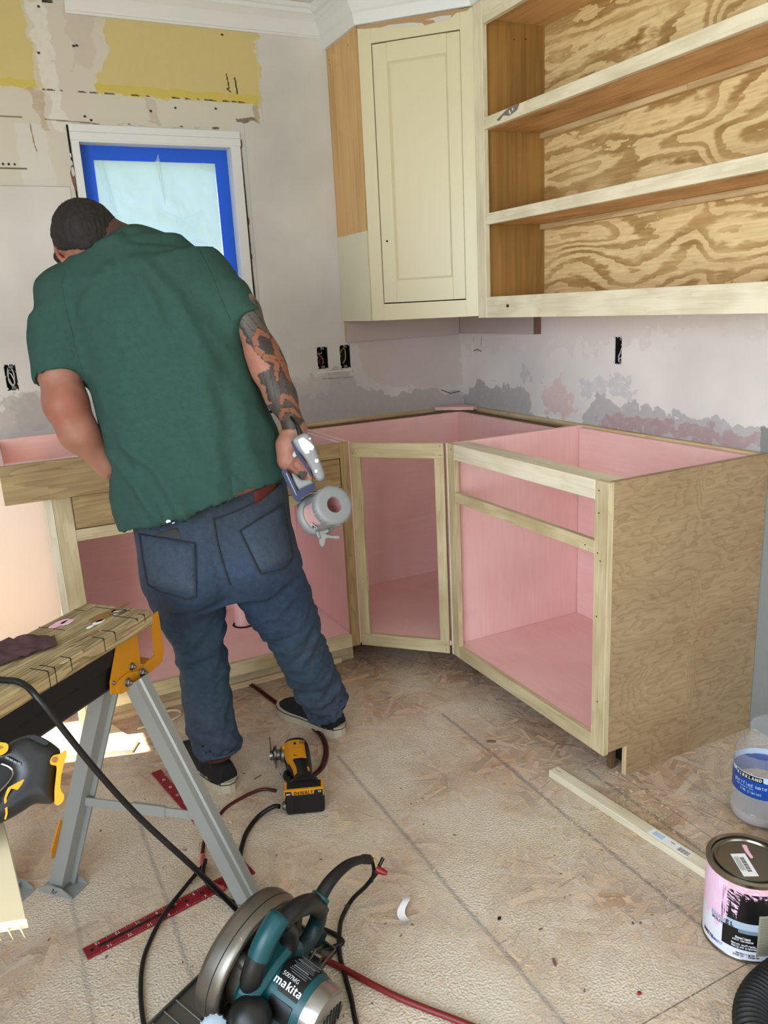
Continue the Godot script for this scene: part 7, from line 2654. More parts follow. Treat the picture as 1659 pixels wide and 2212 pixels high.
# ---------------------------------------------------------------- cordless oscillating tool on the floor
func build_multitool():
	var t := thing("oscillating_tool", "yellow and black cordless oscillating multi-tool lying by the painter's shoe", "power tool")
	# local axes: x across the battery face, y up, z towards the battery face
	t.position = Vector3(-1.375, 0.0, 1.325)
	t.rotation.y = deg_to_rad(-21.8)
	var b := mb()
	b.extrude(round_rect(0.106, 0.076, 0.010), -0.046, 0.0, 0.004, Transform3D(Basis.IDENTITY, Vector3(0, 0.0385, 0)))
	var bat := obj("battery", b, mats.tool_black, t)
	b = mb()
	b.extrude(round_rect(0.074, 0.052, 0.004), 0.0, 0.0015, 0.0008, Transform3D(Basis.IDENTITY, Vector3(0.008, 0.036, 0)))
	for k in 5:
		for s in [-1, 1]: b.box(Vector3(0.0525 * s, 0.018 + 0.009 * k, -0.020), Vector3(0.003, 0.005, 0.028), 0.001)
	obj("battery_rib", b, mats.rubber_black, bat)
	b = mb()
	b.extrude(round_rect(0.108, 0.0045, 0.002), -0.008, 0.0012, 0.001, Transform3D(Basis.IDENTITY, Vector3(0, 0.0762, 0)))
	for s in [-1, 1]: b.box(Vector3(0.050 * s, 0.0762, -0.024), Vector3(0.006, 0.004, 0.036), 0.001)
	for s in [-1, 1]: b.box(Vector3(0.0525 * s, 0.067, -0.020), Vector3(0.0028, 0.022, 0.044), 0.001)
	obj("battery_trim", b, mats.tool_yellow, bat)
	b = mb()
	b.extrude(PackedVector2Array([Vector2(-0.030, -0.0058), Vector2(0.028, -0.0058), Vector2(0.031, 0.0058), Vector2(-0.033, 0.0058)]), 0.0, 0.0007, 0.0, Transform3D(Basis.IDENTITY, Vector3(-0.002, 0.0685, 0.0004)))
	var pl := obj("name_plate", b, mats.tool_yellow, bat)
	text_on("lettering", "DeWALT", 0.0135, Transform3D(Basis.IDENTITY, Vector3(-0.002, 0.0685, 0.0013)), mats.black_ink, pl, "Droid Sans", true)
	text_on("lettering", "20V", 0.007, Transform3D(Basis.IDENTITY, Vector3(-0.043, 0.0665, 0.0006)), mats.white_ink, bat, "Droid Sans", true)
	b = mb()
	for k in 2: b.box(Vector3(0.040 + 0.005 * k, 0.0685, 0.0003), Vector3(0.0035, 0.006, 0.0006), 0.0)
	obj("charge_light", b, mats.can_silver, bat)
	# body: foot, grip, head
	var loft := func(q: MB, st: Array):
		var rs := []
		for s in st:
			var ring := PackedVector3Array()
			for e in 20:
				var a := TAU * e / 20.0
				var cx := cos(a)
				var cy := sin(a)
				ring.append(Vector3(s[0] + signf(cx) * pow(absf(cx), 0.75) * s[2], maxf(0.001, s[1] + signf(cy) * pow(absf(cy), 0.75) * s[3]), s[4]))
			rs.append(ring)
		q.rings(rs, true, 3)
	b = mb()
	loft.call(b, [[0.0, 0.052, 0.044, 0.028, -0.046], [0.0, 0.054, 0.042, 0.030, -0.058], [0.0, 0.052, 0.030, 0.030, -0.072], [-0.003, 0.050, 0.027, 0.030, -0.095], [-0.008, 0.048, 0.029, 0.032, -0.120], [-0.014, 0.046, 0.034, 0.036, -0.150], [-0.020, 0.046, 0.038, 0.040, -0.180], [-0.024, 0.046, 0.040, 0.042, -0.215], [-0.027, 0.046, 0.040, 0.042, -0.245], [-0.029, 0.046, 0.036, 0.036, -0.268], [-0.030, 0.046, 0.022, 0.022, -0.282]])
	obj("body", b, mats.tool_black, t)
	# yellow shell over the top of the body, following its curve
	b = mb()
	var shell := func(q: MB, st: Array, a0: float, a1: float, up: float):
		var rs := []
		for s in st:
			var ring := PackedVector3Array()
			for e in 13:
				var a := deg_to_rad(lerpf(a0, a1, e / 12.0))
				var cx := cos(a)
				var cy := sin(a)
				ring.append(Vector3(s[0] + signf(cx) * pow(absf(cx), 0.75) * (s[2] + up), s[1] + signf(cy) * pow(absf(cy), 0.75) * (s[3] + up), s[4]))
			rs.append(ring)
		q.rings(rs, false, 0)
	shell.call(b, [[-0.014, 0.046, 0.034, 0.036, -0.150], [-0.017, 0.046, 0.036, 0.038, -0.165], [-0.020, 0.046, 0.038, 0.040, -0.180], [-0.024, 0.046, 0.040, 0.042, -0.215], [-0.027, 0.046, 0.040, 0.042, -0.242]], 60.0, 158.0, 0.0015)
	shell.call(b, [[-0.003, 0.050, 0.027, 0.030, -0.080], [-0.005, 0.049, 0.028, 0.031, -0.108], [-0.008, 0.048, 0.029, 0.032, -0.122], [-0.014, 0.046, 0.034, 0.036, -0.151]], 118.0, 150.0, 0.0015)
	shell.call(b, [[-0.003, 0.050, 0.027, 0.030, -0.085], [-0.008, 0.048, 0.029, 0.032, -0.110]], 50.0, 66.0, 0.0012)
	obj("shell", b, mats.tool_yellow, t)
	b = mb()
	b.extrude(soft([Vector2(-0.005, -0.008), Vector2(0.008, -0.013), Vector2(0.012, -0.004), Vector2(-0.002, 0.008)], 0.003), 0.0, 0.002, 0.0004, Transform3D(Basis(Vector3.RIGHT, Vector3(0, 0.05, -1).normalized(), Vector3.UP), Vector3(-0.026, 0.0835, -0.172)))
	b.box(Vector3(-0.028, 0.0885, -0.222), Vector3(0.008, 0.002, 0.014), 0.0006)
	for k in 4: b.box(Vector3(-0.030 + 0.006 * k, 0.0885, -0.200), Vector3(0.0015, 0.001, 0.0015), 0.0)
	obj("vent", b, mats.label_black, t)
	b = mb()
	for k in 3: b.box(Vector3(-0.012 + 0.006 * k, 0.0892, -0.226), Vector3(0.003, 0.0008, 0.018), 0.0)
	obj("rating_print", b, mats.board_brown, t)
	b = mb()
	b.tube(curve([Vector3(-0.052, 0.030, -0.130), Vector3(-0.056, 0.028, -0.150), Vector3(-0.054, 0.030, -0.170)], 4), [0.006, 0.009, 0.010, 0.010, 0.011, 0.011, 0.010, 0.009, 0.006], 10)
	b.tube([Vector3(-0.042, 0.030, -0.098), Vector3(-0.046, 0.030, -0.128)], [0.010, 0.011], 10)
	obj("trigger", b, mats.tool_black, t)
	# gear neck and blade to the window side
	var nx := Transform3D(Basis(Vector3(0, 1, 0), Vector3(-1, 0, 0), Vector3(0, 0, 1)), Vector3(-0.060, 0.048, -0.236))
	b = mb()
	b.lathe([Vector2(0.024, -0.012), Vector2(0.024, 0.008), Vector2(0.020, 0.014), Vector2(0.016, 0.016), Vector2(0.016, 0.026)], nx, 20)
	obj("gear_neck", b, mats.dull_steel, t)
	b = mb()
	b.box(Vector3(-0.060, 0.072, -0.236), Vector3(0.016, 0.012, 0.020), 0.002)
	obj("release_lever", b, mats.tool_yellow, t)
	b = mb()
	b.lathe([Vector2(0.0, 0.024), Vector2(0.027, 0.026), Vector2(0.029, 0.030), Vector2(0.026, 0.034), Vector2(0.014, 0.038), Vector2(0.014, 0.046), Vector2(0.0, 0.048)], nx, 20)
	b.extrude(soft([Vector2(-0.006, 0.0), Vector2(0.006, 0.0), Vector2(0.008, -0.038), Vector2(-0.006, -0.040)], 0.004), 0.028, 0.032, 0.0005, Transform3D(Basis(Vector3(0, 0, 1), Vector3(0, 1, 0), Vector3(-1, 0, 0)), Vector3(-0.060, 0.046, -0.236)))
	obj("clamp_flange", b, mats.steel, t)
	b = mb()
	b.extrude(PackedVector2Array([Vector2(-0.014, -0.01), Vector2(0.014, -0.01), Vector2(0.010, 0.036), Vector2(0.004, 0.040), Vector2(0.003, 0.062), Vector2(-0.006, 0.060), Vector2(-0.010, 0.036)]), 0.041, 0.0424, 0.0, Transform3D(Basis(Vector3(0, 0, 1), Vector3(0, 1, 0), Vector3(-1, 0, 0)), Vector3(-0.060, 0.048, -0.236)))
	obj("blade", b, mats.tool_black, t)
	b = mb()
	b.lathe([Vector2(0.0105, -0.002), Vector2(0.0125, 0.0), Vector2(0.0125, 0.008), Vector2(0.009, 0.012)], Transform3D(Basis(Vector3(0, 1, 0), Vector3(-1, 0, 0), Vector3(0, 0, 1)), Vector3(-0.051, 0.022, -0.016)), 14)
	obj("cord_socket", b, mats.dull_steel, t)

# ---------------------------------------------------------------- saw handle at the left edge
func build_reciprocating_saw():
	var t := thing("reciprocating_saw", "black and yellow cordless saw handle resting on the cream offcut board", "power tool")
	var X := Vector3(0.958, -0.261, 0.122)
	var Y := Vector3(0.287, 0.832, -0.475)
	var Z := Vector3(0.022, 0.490, 0.871)
	var xf := Transform3D(Basis(X, Y, Z), Vector3(-2.0025, 0.7775, 2.121))
	var k := 1.02 / 1706.0
	var P := func(pts: Array, r: float) -> PackedVector2Array:
		var q := []
		for p in pts: q.append(Vector2((p[0] - 70) * k, (1690 - p[1]) * k))
		return soft(q, r)
	var b := moulded(P.call([[-150, 1640], [-60, 1636], [0, 1638], [18, 1616], [44, 1604], [62, 1599], [84, 1607], [106, 1620], [123, 1633], [119, 1650], [117, 1680], [119, 1715], [124, 1742], [104, 1743], [82, 1741], [68, 1752], [48, 1766], [22, 1780], [0, 1792], [-60, 1818], [-150, 1836], [-150, 1780], [-40, 1752], [4, 1728], [22, 1706], [33, 1688], [34, 1676], [24, 1666], [2, 1658], [-60, 1660], [-150, 1664]], 0.006), -0.040, 0.030, 0.020, 0.0022, xf)
	obj("body", b, mats.tool_black, t)
	b = mb()
	b.extrude(P.call([[46, 1607], [62, 1600], [84, 1609], [98, 1618], [92, 1626], [80, 1622], [60, 1612]], 0.004), 0.0225, 0.0275, 0.001, xf)
	obj("rubber_pad", b, mats.rubber_black, t)
	b = mb()
	b.extrude(P.call([[104, 1664], [101, 1656], [104, 1646], [112, 1642], [122, 1642], [126, 1633], [133, 1634], [133, 1648], [129, 1664], [127, 1690], [129, 1716], [138, 1722], [139, 1735], [131, 1745], [122, 1744], [118, 1716], [117, 1668], [114, 1664]], 0.004), -0.036, 0.031, 0.003, xf)
	obj("rim", b, mats.tool_yellow, t)
	b = mb()
	b.extrude(P.call([[105, 1658], [104, 1650], [112, 1646], [117, 1650], [114, 1660]], 0.002), 0.0308, 0.0316, 0.0, xf)
	obj("rim_recess", b, mats.glue_amber, t)
	b = mb()
	b.extrude(P.call([[-150, 1600], [-20, 1618], [0, 1619], [16, 1621], [18, 1636], [8, 1645], [-20, 1650], [-150, 1640]], 0.004), -0.028, 0.031, 0.004, xf)
	obj("shell", b, mats.tool_yellow, t)
	b = mb()
	b.extrude(P.call([[-8, 1628], [4, 1626], [8, 1630], [2, 1634], [-8, 1634]], 0.002), 0.0308, 0.0316, 0.0, xf)
	obj("shell_slot", b, mats.glue_amber, t)
	b = mb()
	b.extrude(P.call([[27, 1710], [32, 1706], [54, 1693], [64, 1693], [69, 1702], [54, 1710], [44, 1714], [36, 1710], [32, 1712], [29, 1722], [27, 1731], [31, 1744], [34, 1760], [32, 1771], [29, 1771], [30, 1758], [27, 1746], [23, 1732], [25, 1718]], 0.0012), 0.0262, 0.0292, 0.0006, xf)
	b.extrude(P.call([[-30, 1722], [0, 1717], [5, 1717], [3, 1724], [-30, 1730]], 0.0012), 0.0262, 0.0292, 0.0006, xf)
	b.extrude(P.call([[-30, 1742], [0, 1744], [8, 1748], [13, 1760], [13, 1772], [10, 1782], [7, 1780], [9, 1770], [8, 1760], [4, 1751], [-30, 1748]], 0.0012), 0.0262, 0.0292, 0.0006, xf)
	obj("trim_line", b, mats.tool_yellow, t)
	for q in [[18, 1651], [26, 1655], [34, 1659], [42, 1662]]:
		b = mb()
		b.extrude(P.call([[q[0] - 3, q[1] - 4], [q[0] + 4, q[1] - 1], [q[0] + 3, q[1] + 3], [q[0] - 4, q[1]]], 0.0005), 0.0265, 0.0295, 0.0006, xf)
		obj("grip_rib", b, mats.outlet_grey, t)
	b = mb()
	b.extrude(circle(0.0034, 10, Vector2((12 - 70) * k, (1690 - 1738) * k)), 0.0262, 0.0288, 0.0005, xf)
	obj("screw", b, mats.dull_steel, t)
	b = mb()
	b.extrude(P.call([[-150, 1664], [-40, 1661], [0, 1660], [20, 1667], [30, 1676], [30, 1688], [18, 1706], [0, 1727], [-40, 1748], [-150, 1776]], 0.004), -0.020, -0.010, 0.001, xf)
	obj("far_side", b, mats.rubber_black, t)

# ---------------------------------------------------------------- things on the floor
func flat(pts: Array, y: float) -> Array:
	var q := []
	for p in pts: q.append(Vector3(p[0], y, p[1]))
	return q

func build_floor_things():
	# red framing square: corner, long body, short tongue
	var t := thing("framing_square", "dark red metal framing square lying open under the sawhorse leg", "square")
	var cr := Vector2(-1.5705, 1.483)
	var bd := Vector2(-0.1855, -0.9826)
	var td := Vector2(-0.9826, 0.1855)
	var q2 := func(u: float, v: float) -> Vector2: return cr + bd * u + td * v
	var poly := PackedVector2Array([q2.call(0, 0), q2.call(0.60, 0), q2.call(0.60, 0.030), q2.call(0.042, 0.034), q2.call(0.037, 0.41), q2.call(0.0, 0.41)])
	var flatxf := Transform3D(Basis(Vector3.RIGHT, Vector3.BACK, Vector3.DOWN), Vector3.ZERO)
	var b := mb()
	b.extrude(poly, -0.0055, -0.0010, 0.0006, flatxf)
	obj("blade", b, mats.red_alu, t)
	b = mb()
	for e in [[0.018, 0.395, 0.0045, 0.0045], [0.020, 0.05, 0.005, 0.004], [0.020, 0.09, 0.005, 0.004], [0.020, 0.132, 0.005, 0.004], [0.020, 0.172, 0.005, 0.004], [0.020, 0.205, 0.005, 0.004], [0.03, 0.012, 0.004, 0.004]]:
		b.extrude(circle(e[2], 10, q2.call(e[0], e[1]), e[3]), -0.0060, -0.0050, 0.0, flatxf)
	obj("hole", b, mats.dark_gap, t).set_meta("kind", "stuff")
	b = mb()
	var slot := []
	for k in 15: slot.append(q2.call(0.0165 - (0.0014 if k % 2 else 0.0), 0.38 - 0.145 * k / 14.0))
	for k in range(14, -1, -1): slot.append(q2.call(0.0225 + (0.0014 if k % 2 else 0.0), 0.38 - 0.145 * k / 14.0))
	b.extrude(PackedVector2Array(slot), -0.0060, -0.0050, 0.0, flatxf)
	obj("slot", b, mats.dark_gap, t)
	b = mb()
	for k in 64:
		var v := 0.05 + 0.0055 * k
		var l := 0.006 if k % 8 == 0 else 0.004 if k % 4 == 0 else 0.0022
		for e in [[q2.call(0.0004, v), q2.call(l, v)], [q2.call(0.0372, v), q2.call(0.0372 - l, v)]]:
			if v < 0.40:
				var n: Vector2 = (e[1] - e[0]).orthogonal().normalized() * 0.00035
				b.extrude(PackedVector2Array([e[0] - n, e[1] - n, e[1] + n, e[0] + n]), -0.0058, -0.0054, 0.0, flatxf)
	for k in 100:
		var u := 0.03 + 0.0055 * k
		var l := 0.006 if k % 8 == 0 else 0.0026
		var e := [q2.call(u, 0.0004), q2.call(u, l)]
		var n: Vector2 = (e[1] - e[0]).orthogonal().normalized() * 0.00035
		b.extrude(PackedVector2Array([e[0] - n, e[1] - n, e[1] + n, e[0] + n]), -0.0058, -0.0054, 0.0, flatxf)
	obj("tick_mark", b, mats.wire_white, t).set_meta("kind", "stuff")
	var up := func(u: float, v: float, turn: float) -> Transform3D:
		var p: Vector2 = q2.call(u, v)
		return Transform3D(Basis(Vector3.UP, turn) * Basis(Vector3.RIGHT, -PI / 2), Vector3(p.x, 0.0058, p.y))
	text_on("lettering", "USA", 0.016, up.call(0.028, 0.020, deg_to_rad(110)), mats.wire_white, t, "Droid Sans", true)
	for k in 7:
		text_on("lettering", str(14 - k * 2), 0.010, up.call(0.006, 0.36 - 0.046 * k, deg_to_rad(190)), mats.wire_white, t)
		text_on("lettering", str(15 - k * 2), 0.010, up.call(0.030, 0.38 - 0.046 * k, deg_to_rad(190)), mats.wire_white, t)
	for k in 10:
		text_on("lettering", str(3 + k * 2), 0.010, up.call(0.08 + 0.051 * k, 0.015, deg_to_rad(100)), mats.wire_white, t)
	b = mb()
	b.extrude(PackedVector2Array([q2.call(0.0, 0.41), q2.call(0.037, 0.41), q2.call(0.037, 0.4108), q2.call(0.0, 0.4108)]), -0.0055, -0.001, 0.0, flatxf)
	obj("worn_edge", b, mats.steel, t)

	# hoses and cords
	var run := func(called: String, label: String, pts: Array, r: float, m: String, per := 7):
		var o := thing(called, label, called.get_slice("_", called.get_slice_count("_") - 1))
		var c := mb()
		c.tube(curve(pts, per), r, 9)
		obj("jacket", c, mats[m], o)
		return o
	run.call("air_hose", "thin maroon twin hose curving round the oscillating tool from under the sink cabinet", flat([[-1.340, 0.40], [-1.275, 0.47], [-1.232, 0.683], [-1.195, 0.857], [-1.180, 0.964], [-1.196, 1.052], [-1.238, 1.133], [-1.288, 1.172], [-1.322, 1.176]], 0.0052), 0.0048, "hose_maroon")
	var tw := flat([[-1.348, 0.40], [-1.283, 0.475], [-1.240, 0.688], [-1.203, 0.860], [-1.189, 0.964], [-1.205, 1.049], [-1.246, 1.126], [-1.290, 1.163], [-1.320, 1.167]], 0.0046)
	b = mb()
	b.tube(curve(tw, 7), 0.0032, 7)
	obj("second_line", b, mats.hose_maroon, get_node("air_hose"))
	run.call("air_hose", "maroon hose loop running from behind the oscillating tool to the red square", flat([[-1.412, 1.185], [-1.453, 1.156], [-1.543, 1.179], [-1.594, 1.22], [-1.642, 1.282], [-1.668, 1.345]], 0.0052), 0.0048, "hose_maroon")
	run.call("air_hose", "short pink bend of hose on the floor beside the sawhorse leg", [Vector3(-1.668, 0.006, 1.352), Vector3(-1.680, 0.007, 1.39), Vector3(-1.686, 0.011, 1.44), Vector3(-1.678, 0.013, 1.475), Vector3(-1.655, 0.012, 1.512)], 0.0052, "hose_pink")
	run.call("air_hose", "thick red air hose running under the thin cord at the bottom of the frame", flat([[-1.545, 1.79], [-1.532, 1.812], [-1.501, 1.862], [-1.468, 1.923], [-1.434, 1.981], [-1.399, 2.031], [-1.358, 2.086], [-1.30, 2.17]], 0.0068), 0.0066, "hose_red")
	run.call("power_cord", "thick black cord looped from the oscillating tool's battery to the red square", [Vector3(-1.437, 0.026, 1.290), Vector3(-1.452, 0.022, 1.277), Vector3(-1.493, 0.0075, 1.276), Vector3(-1.540, 0.0065, 1.321), Vector3(-1.568, 0.0065, 1.367), Vector3(-1.585, 0.0085, 1.405), Vector3(-1.597, 0.0125, 1.44), Vector3(-1.600, 0.0125, 1.49), Vector3(-1.597, 0.0075, 1.53), Vector3(-1.590, 0.0065, 1.575), Vector3(-1.592, 0.0065, 1.640)], 0.0064, "cord_black")
	run.call("power_cord", "black cord hanging from the sawhorse plank diagonally down to the circular saw", [Vector3(-2.16, 0.712, 1.53), Vector3(-2.085, 0.7065, 1.565), Vector3(-2.035, 0.7075, 1.610), Vector3(-2.000, 0.704, 1.645), Vector3(-1.972, 0.672, 1.688), Vector3(-1.908, 0.5254, 1.6864), Vector3(-1.8387, 0.3848, 1.6807), Vector3(-1.7395, 0.2243, 1.6956), Vector3(-1.6651, 0.0922, 1.7016), Vector3(-1.640, 0.030, 1.705)], 0.0062, "cord_black")
	run.call("power_cord", "black cord curving round the sawhorse leg and under the saw's blade guard", [Vector3(-1.672, 0.024, 1.40), Vector3(-1.690, 0.022, 1.45), Vector3(-1.678, 0.019, 1.515), Vector3(-1.648, 0.0075, 1.560), Vector3(-1.606, 0.0065, 1.60), Vector3(-1.56, 0.0065, 1.655)], 0.0056, "cord_black")
	run.call("power_cord", "black cord crossing the red square's tongue and leaving the frame's lower left", [Vector3(-1.672, 0.012, 1.395), Vector3(-1.706, 0.016, 1.430), Vector3(-1.742, 0.016, 1.464), Vector3(-1.780, 0.015, 1.500), Vector3(-1.812, 0.0115, 1.534), Vector3(-1.842, 0.0065, 1.575), Vector3(-1.868, 0.0055, 1.627), Vector3(-1.886, 0.0055, 1.698), Vector3(-1.896, 0.0055, 1.782), Vector3(-1.895, 0.0055, 1.87)], 0.0050, "cord_black")
	run.call("power_cord", "small loop of black cord on the floor beside the saw's green lever", [Vector3(-1.535, 0.006, 1.715), Vector3(-1.502, 0.006, 1.733), Vector3(-1.480, 0.006, 1.765), Vector3(-1.472, 0.006, 1.792), Vector3(-1.482, 0.0075, 1.80), Vector3(-1.505, 0.006, 1.797), Vector3(-1.525, 0.006, 1.790)], 0.0054, "cord_black")
	run.call("electrical_cable", "cream cable end curled on the floor under the sink cabinet", flat([[-1.597, 0.530], [-1.570, 0.535], [-1.548, 0.555], [-1.552, 0.585], [-1.585, 0.602], [-1.625, 0.600], [-1.70, 0.602]], 0.0042), 0.0042, "cable_cream")

	# plywood scrap in the sun patch
	t = thing("plywood_scrap", "pale plywood scrap on the floor in the patch of sunlight", "board")
	b = mb()
	var ps := PackedVector2Array([Vector2(-1.711, 0.690), Vector2(-1.740, 0.742), Vector2(-1.98, 0.640), Vector2(-1.99, 0.53), Vector2(-1.775, 0.525), Vector2(-1.745, 0.62)])
	b.extrude(ps, -0.0125, -0.001, 0.0006, flatxf)
	obj("panel", b, mats.cream_primer, t)
	b = mb()
	b.span(Vector3(-2.05, 0.0002, 0.535), Vector3(-1.78, 0.016, 0.555), 0.001)
	obj("strip", b, mats.raw_board, t)

	# loose stick with a price sticker
	t = thing("wood_strip", "long pale wooden strip with a barcode sticker lying towards the paint can", "wood strip")
	var d := Vector3(0.0515, 0, 0.5215).normalized()
	var s := Vector3(d.z, 0, -d.x)
	var bas := Basis(d, Vector3.UP, d.cross(Vector3.UP))
	b = mb()
	var L := 0.60
	var o := Vector3(-0.6825, 0.0105, 1.524)
	b.box(o + d * L / 2, Vector3(L, 0.021, 0.036), 0.001, bas)
	obj("strip", b, mats.pale_poplar, t)
	b = mb()
	b.box(o + d * 0.018 + Vector3(0, 0.0104, 0) + s * 0.002, Vector3(0.024, 0.0006, 0.0016), 0.0, bas)
	obj("saw_slit", b, mats.dark_gap, t)
	b = mb()
	b.box(o + d * 0.405 + Vector3(0, 0.0109, 0), Vector3(0.115, 0.0006, 0.026), 0.0, bas)
	var st := obj("sticker", b, mats.paper_white, t)
	b = mb()
	for k in 11: b.box(o + d * (0.432 + 0.0028 * k) + Vector3(0, 0.0113, 0) + s * -0.001, Vector3(0.0014 if k % 3 else 0.0008, 0.0004, 0.015), 0.0, bas)
	obj("barcode", b, mats.black_ink, st)
	b = mb()
	b.box(o + d * 0.372 + Vector3(0, 0.0113, 0), Vector3(0.030, 0.0004, 0.016), 0.0, bas)
	obj("print_block", b, mats.jug_sky, st)
	b = mb()
	b.box(o + d * 0.412 + Vector3(0, 0.0113, 0) + s * 0.004, Vector3(0.012, 0.0004, 0.002), 0.0, bas)
	obj("fine_print", b, mats.black_ink, st)

	# curl of white paper
	t = thing("paper_strip", "small curled strip of white paper alone on the bare floor", "paper")
	b = mb()
	var rs := []
	for k in 17:
		var u := k / 16.0
		var p := Vector3(-1.296, 0.002, 1.748).lerp(Vector3(-1.335, 0.002, 1.822), u)
		p.y += 0.006 + 0.008 * sin(u * 7.0)
		p += Vector3(0.006, 0, 0.003) * sin(u * 9.0)
		rs.append(PackedVector3Array([p + Vector3(-0.008, 0.001, -0.004), p + Vector3(0.008, 0.004, 0.004)]))
	b.rings(rs, false, 0)
	var rs2 := []
	for r in rs: rs2.append(PackedVector3Array([r[0] - Vector3(0, 0.0006, 0), r[1] - Vector3(0, 0.0006, 0)]))
	b.rings(rs2, false, 0)
	obj("strip", b, mats.paper_white, t)

	paint_can()
	water_jug()

	# vacuum hose at the lower right
	t = thing("vacuum_hose", "ribbed black vacuum hose curving in front of the paint can", "hose")
	b = mb()
	var pts := curve([Vector3(-1.00, 0.037, 2.56), Vector3(-0.955, 0.037, 2.44), Vector3(-0.885, 0.037, 2.362), Vector3(-0.79, 0.037, 2.334), Vector3(-0.69, 0.037, 2.345), Vector3(-0.58, 0.037, 2.40), Vector3(-0.50, 0.037, 2.50)], 40)
	var fine := []
	var rad := []
	for k in pts.size():
		fine.append(pts[k])
		rad.append([0.0300, 0.0345, 0.0350, 0.0310][k % 4])
	b.tube(fine, rad, 22)
	obj("ribbed_tube", b, mats.rubber_black, t)

func paint_can():
	var t := thing("paint_can", "steel-lidded paint can smeared with pink paint in the lower right corner", "paint can")
	var C := Vector3(-0.712, 0.0, 2.200)
	t.position = C
	var R := 0.0815
	var b := mb()
	var at := Transform3D.IDENTITY
	b.lathe([Vector2(R - 0.004, 0.0), Vector2(R + 0.0015, 0.002), Vector2(R + 0.0015, 0.006), Vector2(R, 0.008)], at, 48)
	obj("rim", b, mats.can_steel, t)
	b = mb()
	b.lathe([Vector2(R, 0.180), Vector2(R + 0.002, 0.182), Vector2(R + 0.002, 0.189), Vector2(R - 0.003, 0.192), Vector2(R - 0.008, 0.190)], at, 48)
	obj("rim", b, mats.can_steel, t)
	b = mb()
	b.lathe([Vector2(R - 0.008, 0.190), Vector2(R - 0.009, 0.185), Vector2(R - 0.013, 0.184), Vector2(R - 0.015, 0.1895), Vector2(R - 0.019, 0.1895), Vector2(R - 0.021, 0.186), Vector2(0.0, 0.1862)], at, 48)
	obj("lid", b, mats.can_steel, t)
	# printed wrap with a computed picture: white foot, black front, silver band, tan text panel, pink brushed over the top
	var w := 1024
	var h := 384
	var im := Image.create(w, h, false, Image.FORMAT_RGB8)
	im.fill(Color(0.84, 0.85, 0.89))
	var px := func(deg: float) -> int: return int(fposmod(deg, 360.0) / 360.0 * w)
	var fillr := func(d0: float, d1: float, y0: float, y1: float, c: Color):
		im.fill_rect(Rect2i(px.call(d0), int((1.0 - y1 / 0.18) * h), px.call(d1) - px.call(d0), int((y1 - y0) / 0.18 * h)), c)
	fillr.call(124.0, 172.0, 0.030, 0.165, Color(0.02, 0.028, 0.034))
	fillr.call(150.0, 176.0, 0.085, 0.165, Color(0.02, 0.028, 0.034))
	fillr.call(124.0, 172.0, 0.078, 0.096, Color(0.62, 0.68, 0.73))
	fillr.call(124.0, 150.0, 0.070, 0.079, Color(0.42, 0.48, 0.53))
	fillr.call(60.0, 124.0, 0.030, 0.165, Color(0.02, 0.028, 0.034))
	fillr.call(84.0, 124.0, 0.020, 0.118, Color(0.56, 0.535, 0.46))
	for k in 22: fillr.call(87.0, 121.0, 0.026 + 0.004 * k, 0.0275 + 0.004 * k, Color(0.38, 0.36, 0.31))
	fillr.call(0.0, 360.0, 0.012, 0.0145, Color(0.10, 0.10, 0.12))
	var nz := FastNoiseLite.new()
	nz.seed = 19
	nz.frequency = 0.02
	nz.fractal_octaves = 4
	var pink := Color(0.90, 0.72, 0.82)
	for x in w:
		var deg := 360.0 * x / w
		for y in h:
			var hy := 0.18 * (1.0 - float(y) / h)
			# brushed streaks fall unevenly down the wrap
			var low := 0.150 + nz.get_noise_2d(x * 1.4, 7.0) * 0.02
			if deg > 168.0 and deg < 260.0: low = 0.066 + nz.get_noise_2d(x * 0.8, 3.0) * 0.035 + maxf(0.0, (deg - 225.0)) * 0.0005
			elif deg > 150.0 and deg <= 168.0: low = 0.105 + nz.get_noise_2d(x * 1.8, 3.0) * 0.06
			var k := clampf((hy - low) * 120.0, 0.0, 1.0)
			if k > 0.0:
				var dry := nz.get_noise_2d(x * 5.0 + 200.0, y * 0.4)
				if deg < 168.0: dry = nz.get_noise_2d(x * 0.5 - y * 1.2, y * 4.0 + x * 2.4)
				if deg < 168.0 and hy < 0.166: k *= clampf(0.5 + dry * 3.2, 0.0, 1.0)
				else: k *= clampf(0.9 + dry * 1.2, 0.0, 1.0)
				im.set_pixel(x, y, im.get_pixel(x, y).lerp(pink.lerp(Color(0.86, 0.60, 0.62), clampf((hy - 0.155) * 40.0, 0.0, 0.6) if deg < 168.0 else 0.0), k))
	var m := plain("can_wrap", Color.WHITE, 0.38)
	m.albedo_texture = ImageTexture.create_from_image(im)
	b = mb()
	for k in 72:
		var q := []
		var u := []
		var nn := []
		for e in [[k, 0.007], [k + 1, 0.007], [k + 1, 0.181], [k, 0.181]]:
			var a: float = TAU * e[0] / 72.0
			q.append(Vector3(cos(a) * R, e[1], sin(a) * R))
			u.append(Vector2(e[0] / 72.0, 1.0 - (e[1]) / 0.18))
			nn.append(Vector3(cos(a), 0, sin(a)))
		b.tri(q[0], q[1], q[2], nn[0], nn[1], nn[2], u[0], u[1], u[2])
		b.tri(q[0], q[2], q[3], nn[0], nn[2], nn[3], u[0], u[2], u[3])
	var wrap := obj("printed_wrap", b, m, t)
	var on := func(deg: float, y: float) -> Transform3D:
		var a := deg_to_rad(deg)
		var nn := Vector3(cos(a), 0, sin(a))
		return Transform3D(Basis(Vector3.UP.cross(nn), Vector3.UP, nn), nn * (R + 0.0006) + Vector3(0, y, 0))
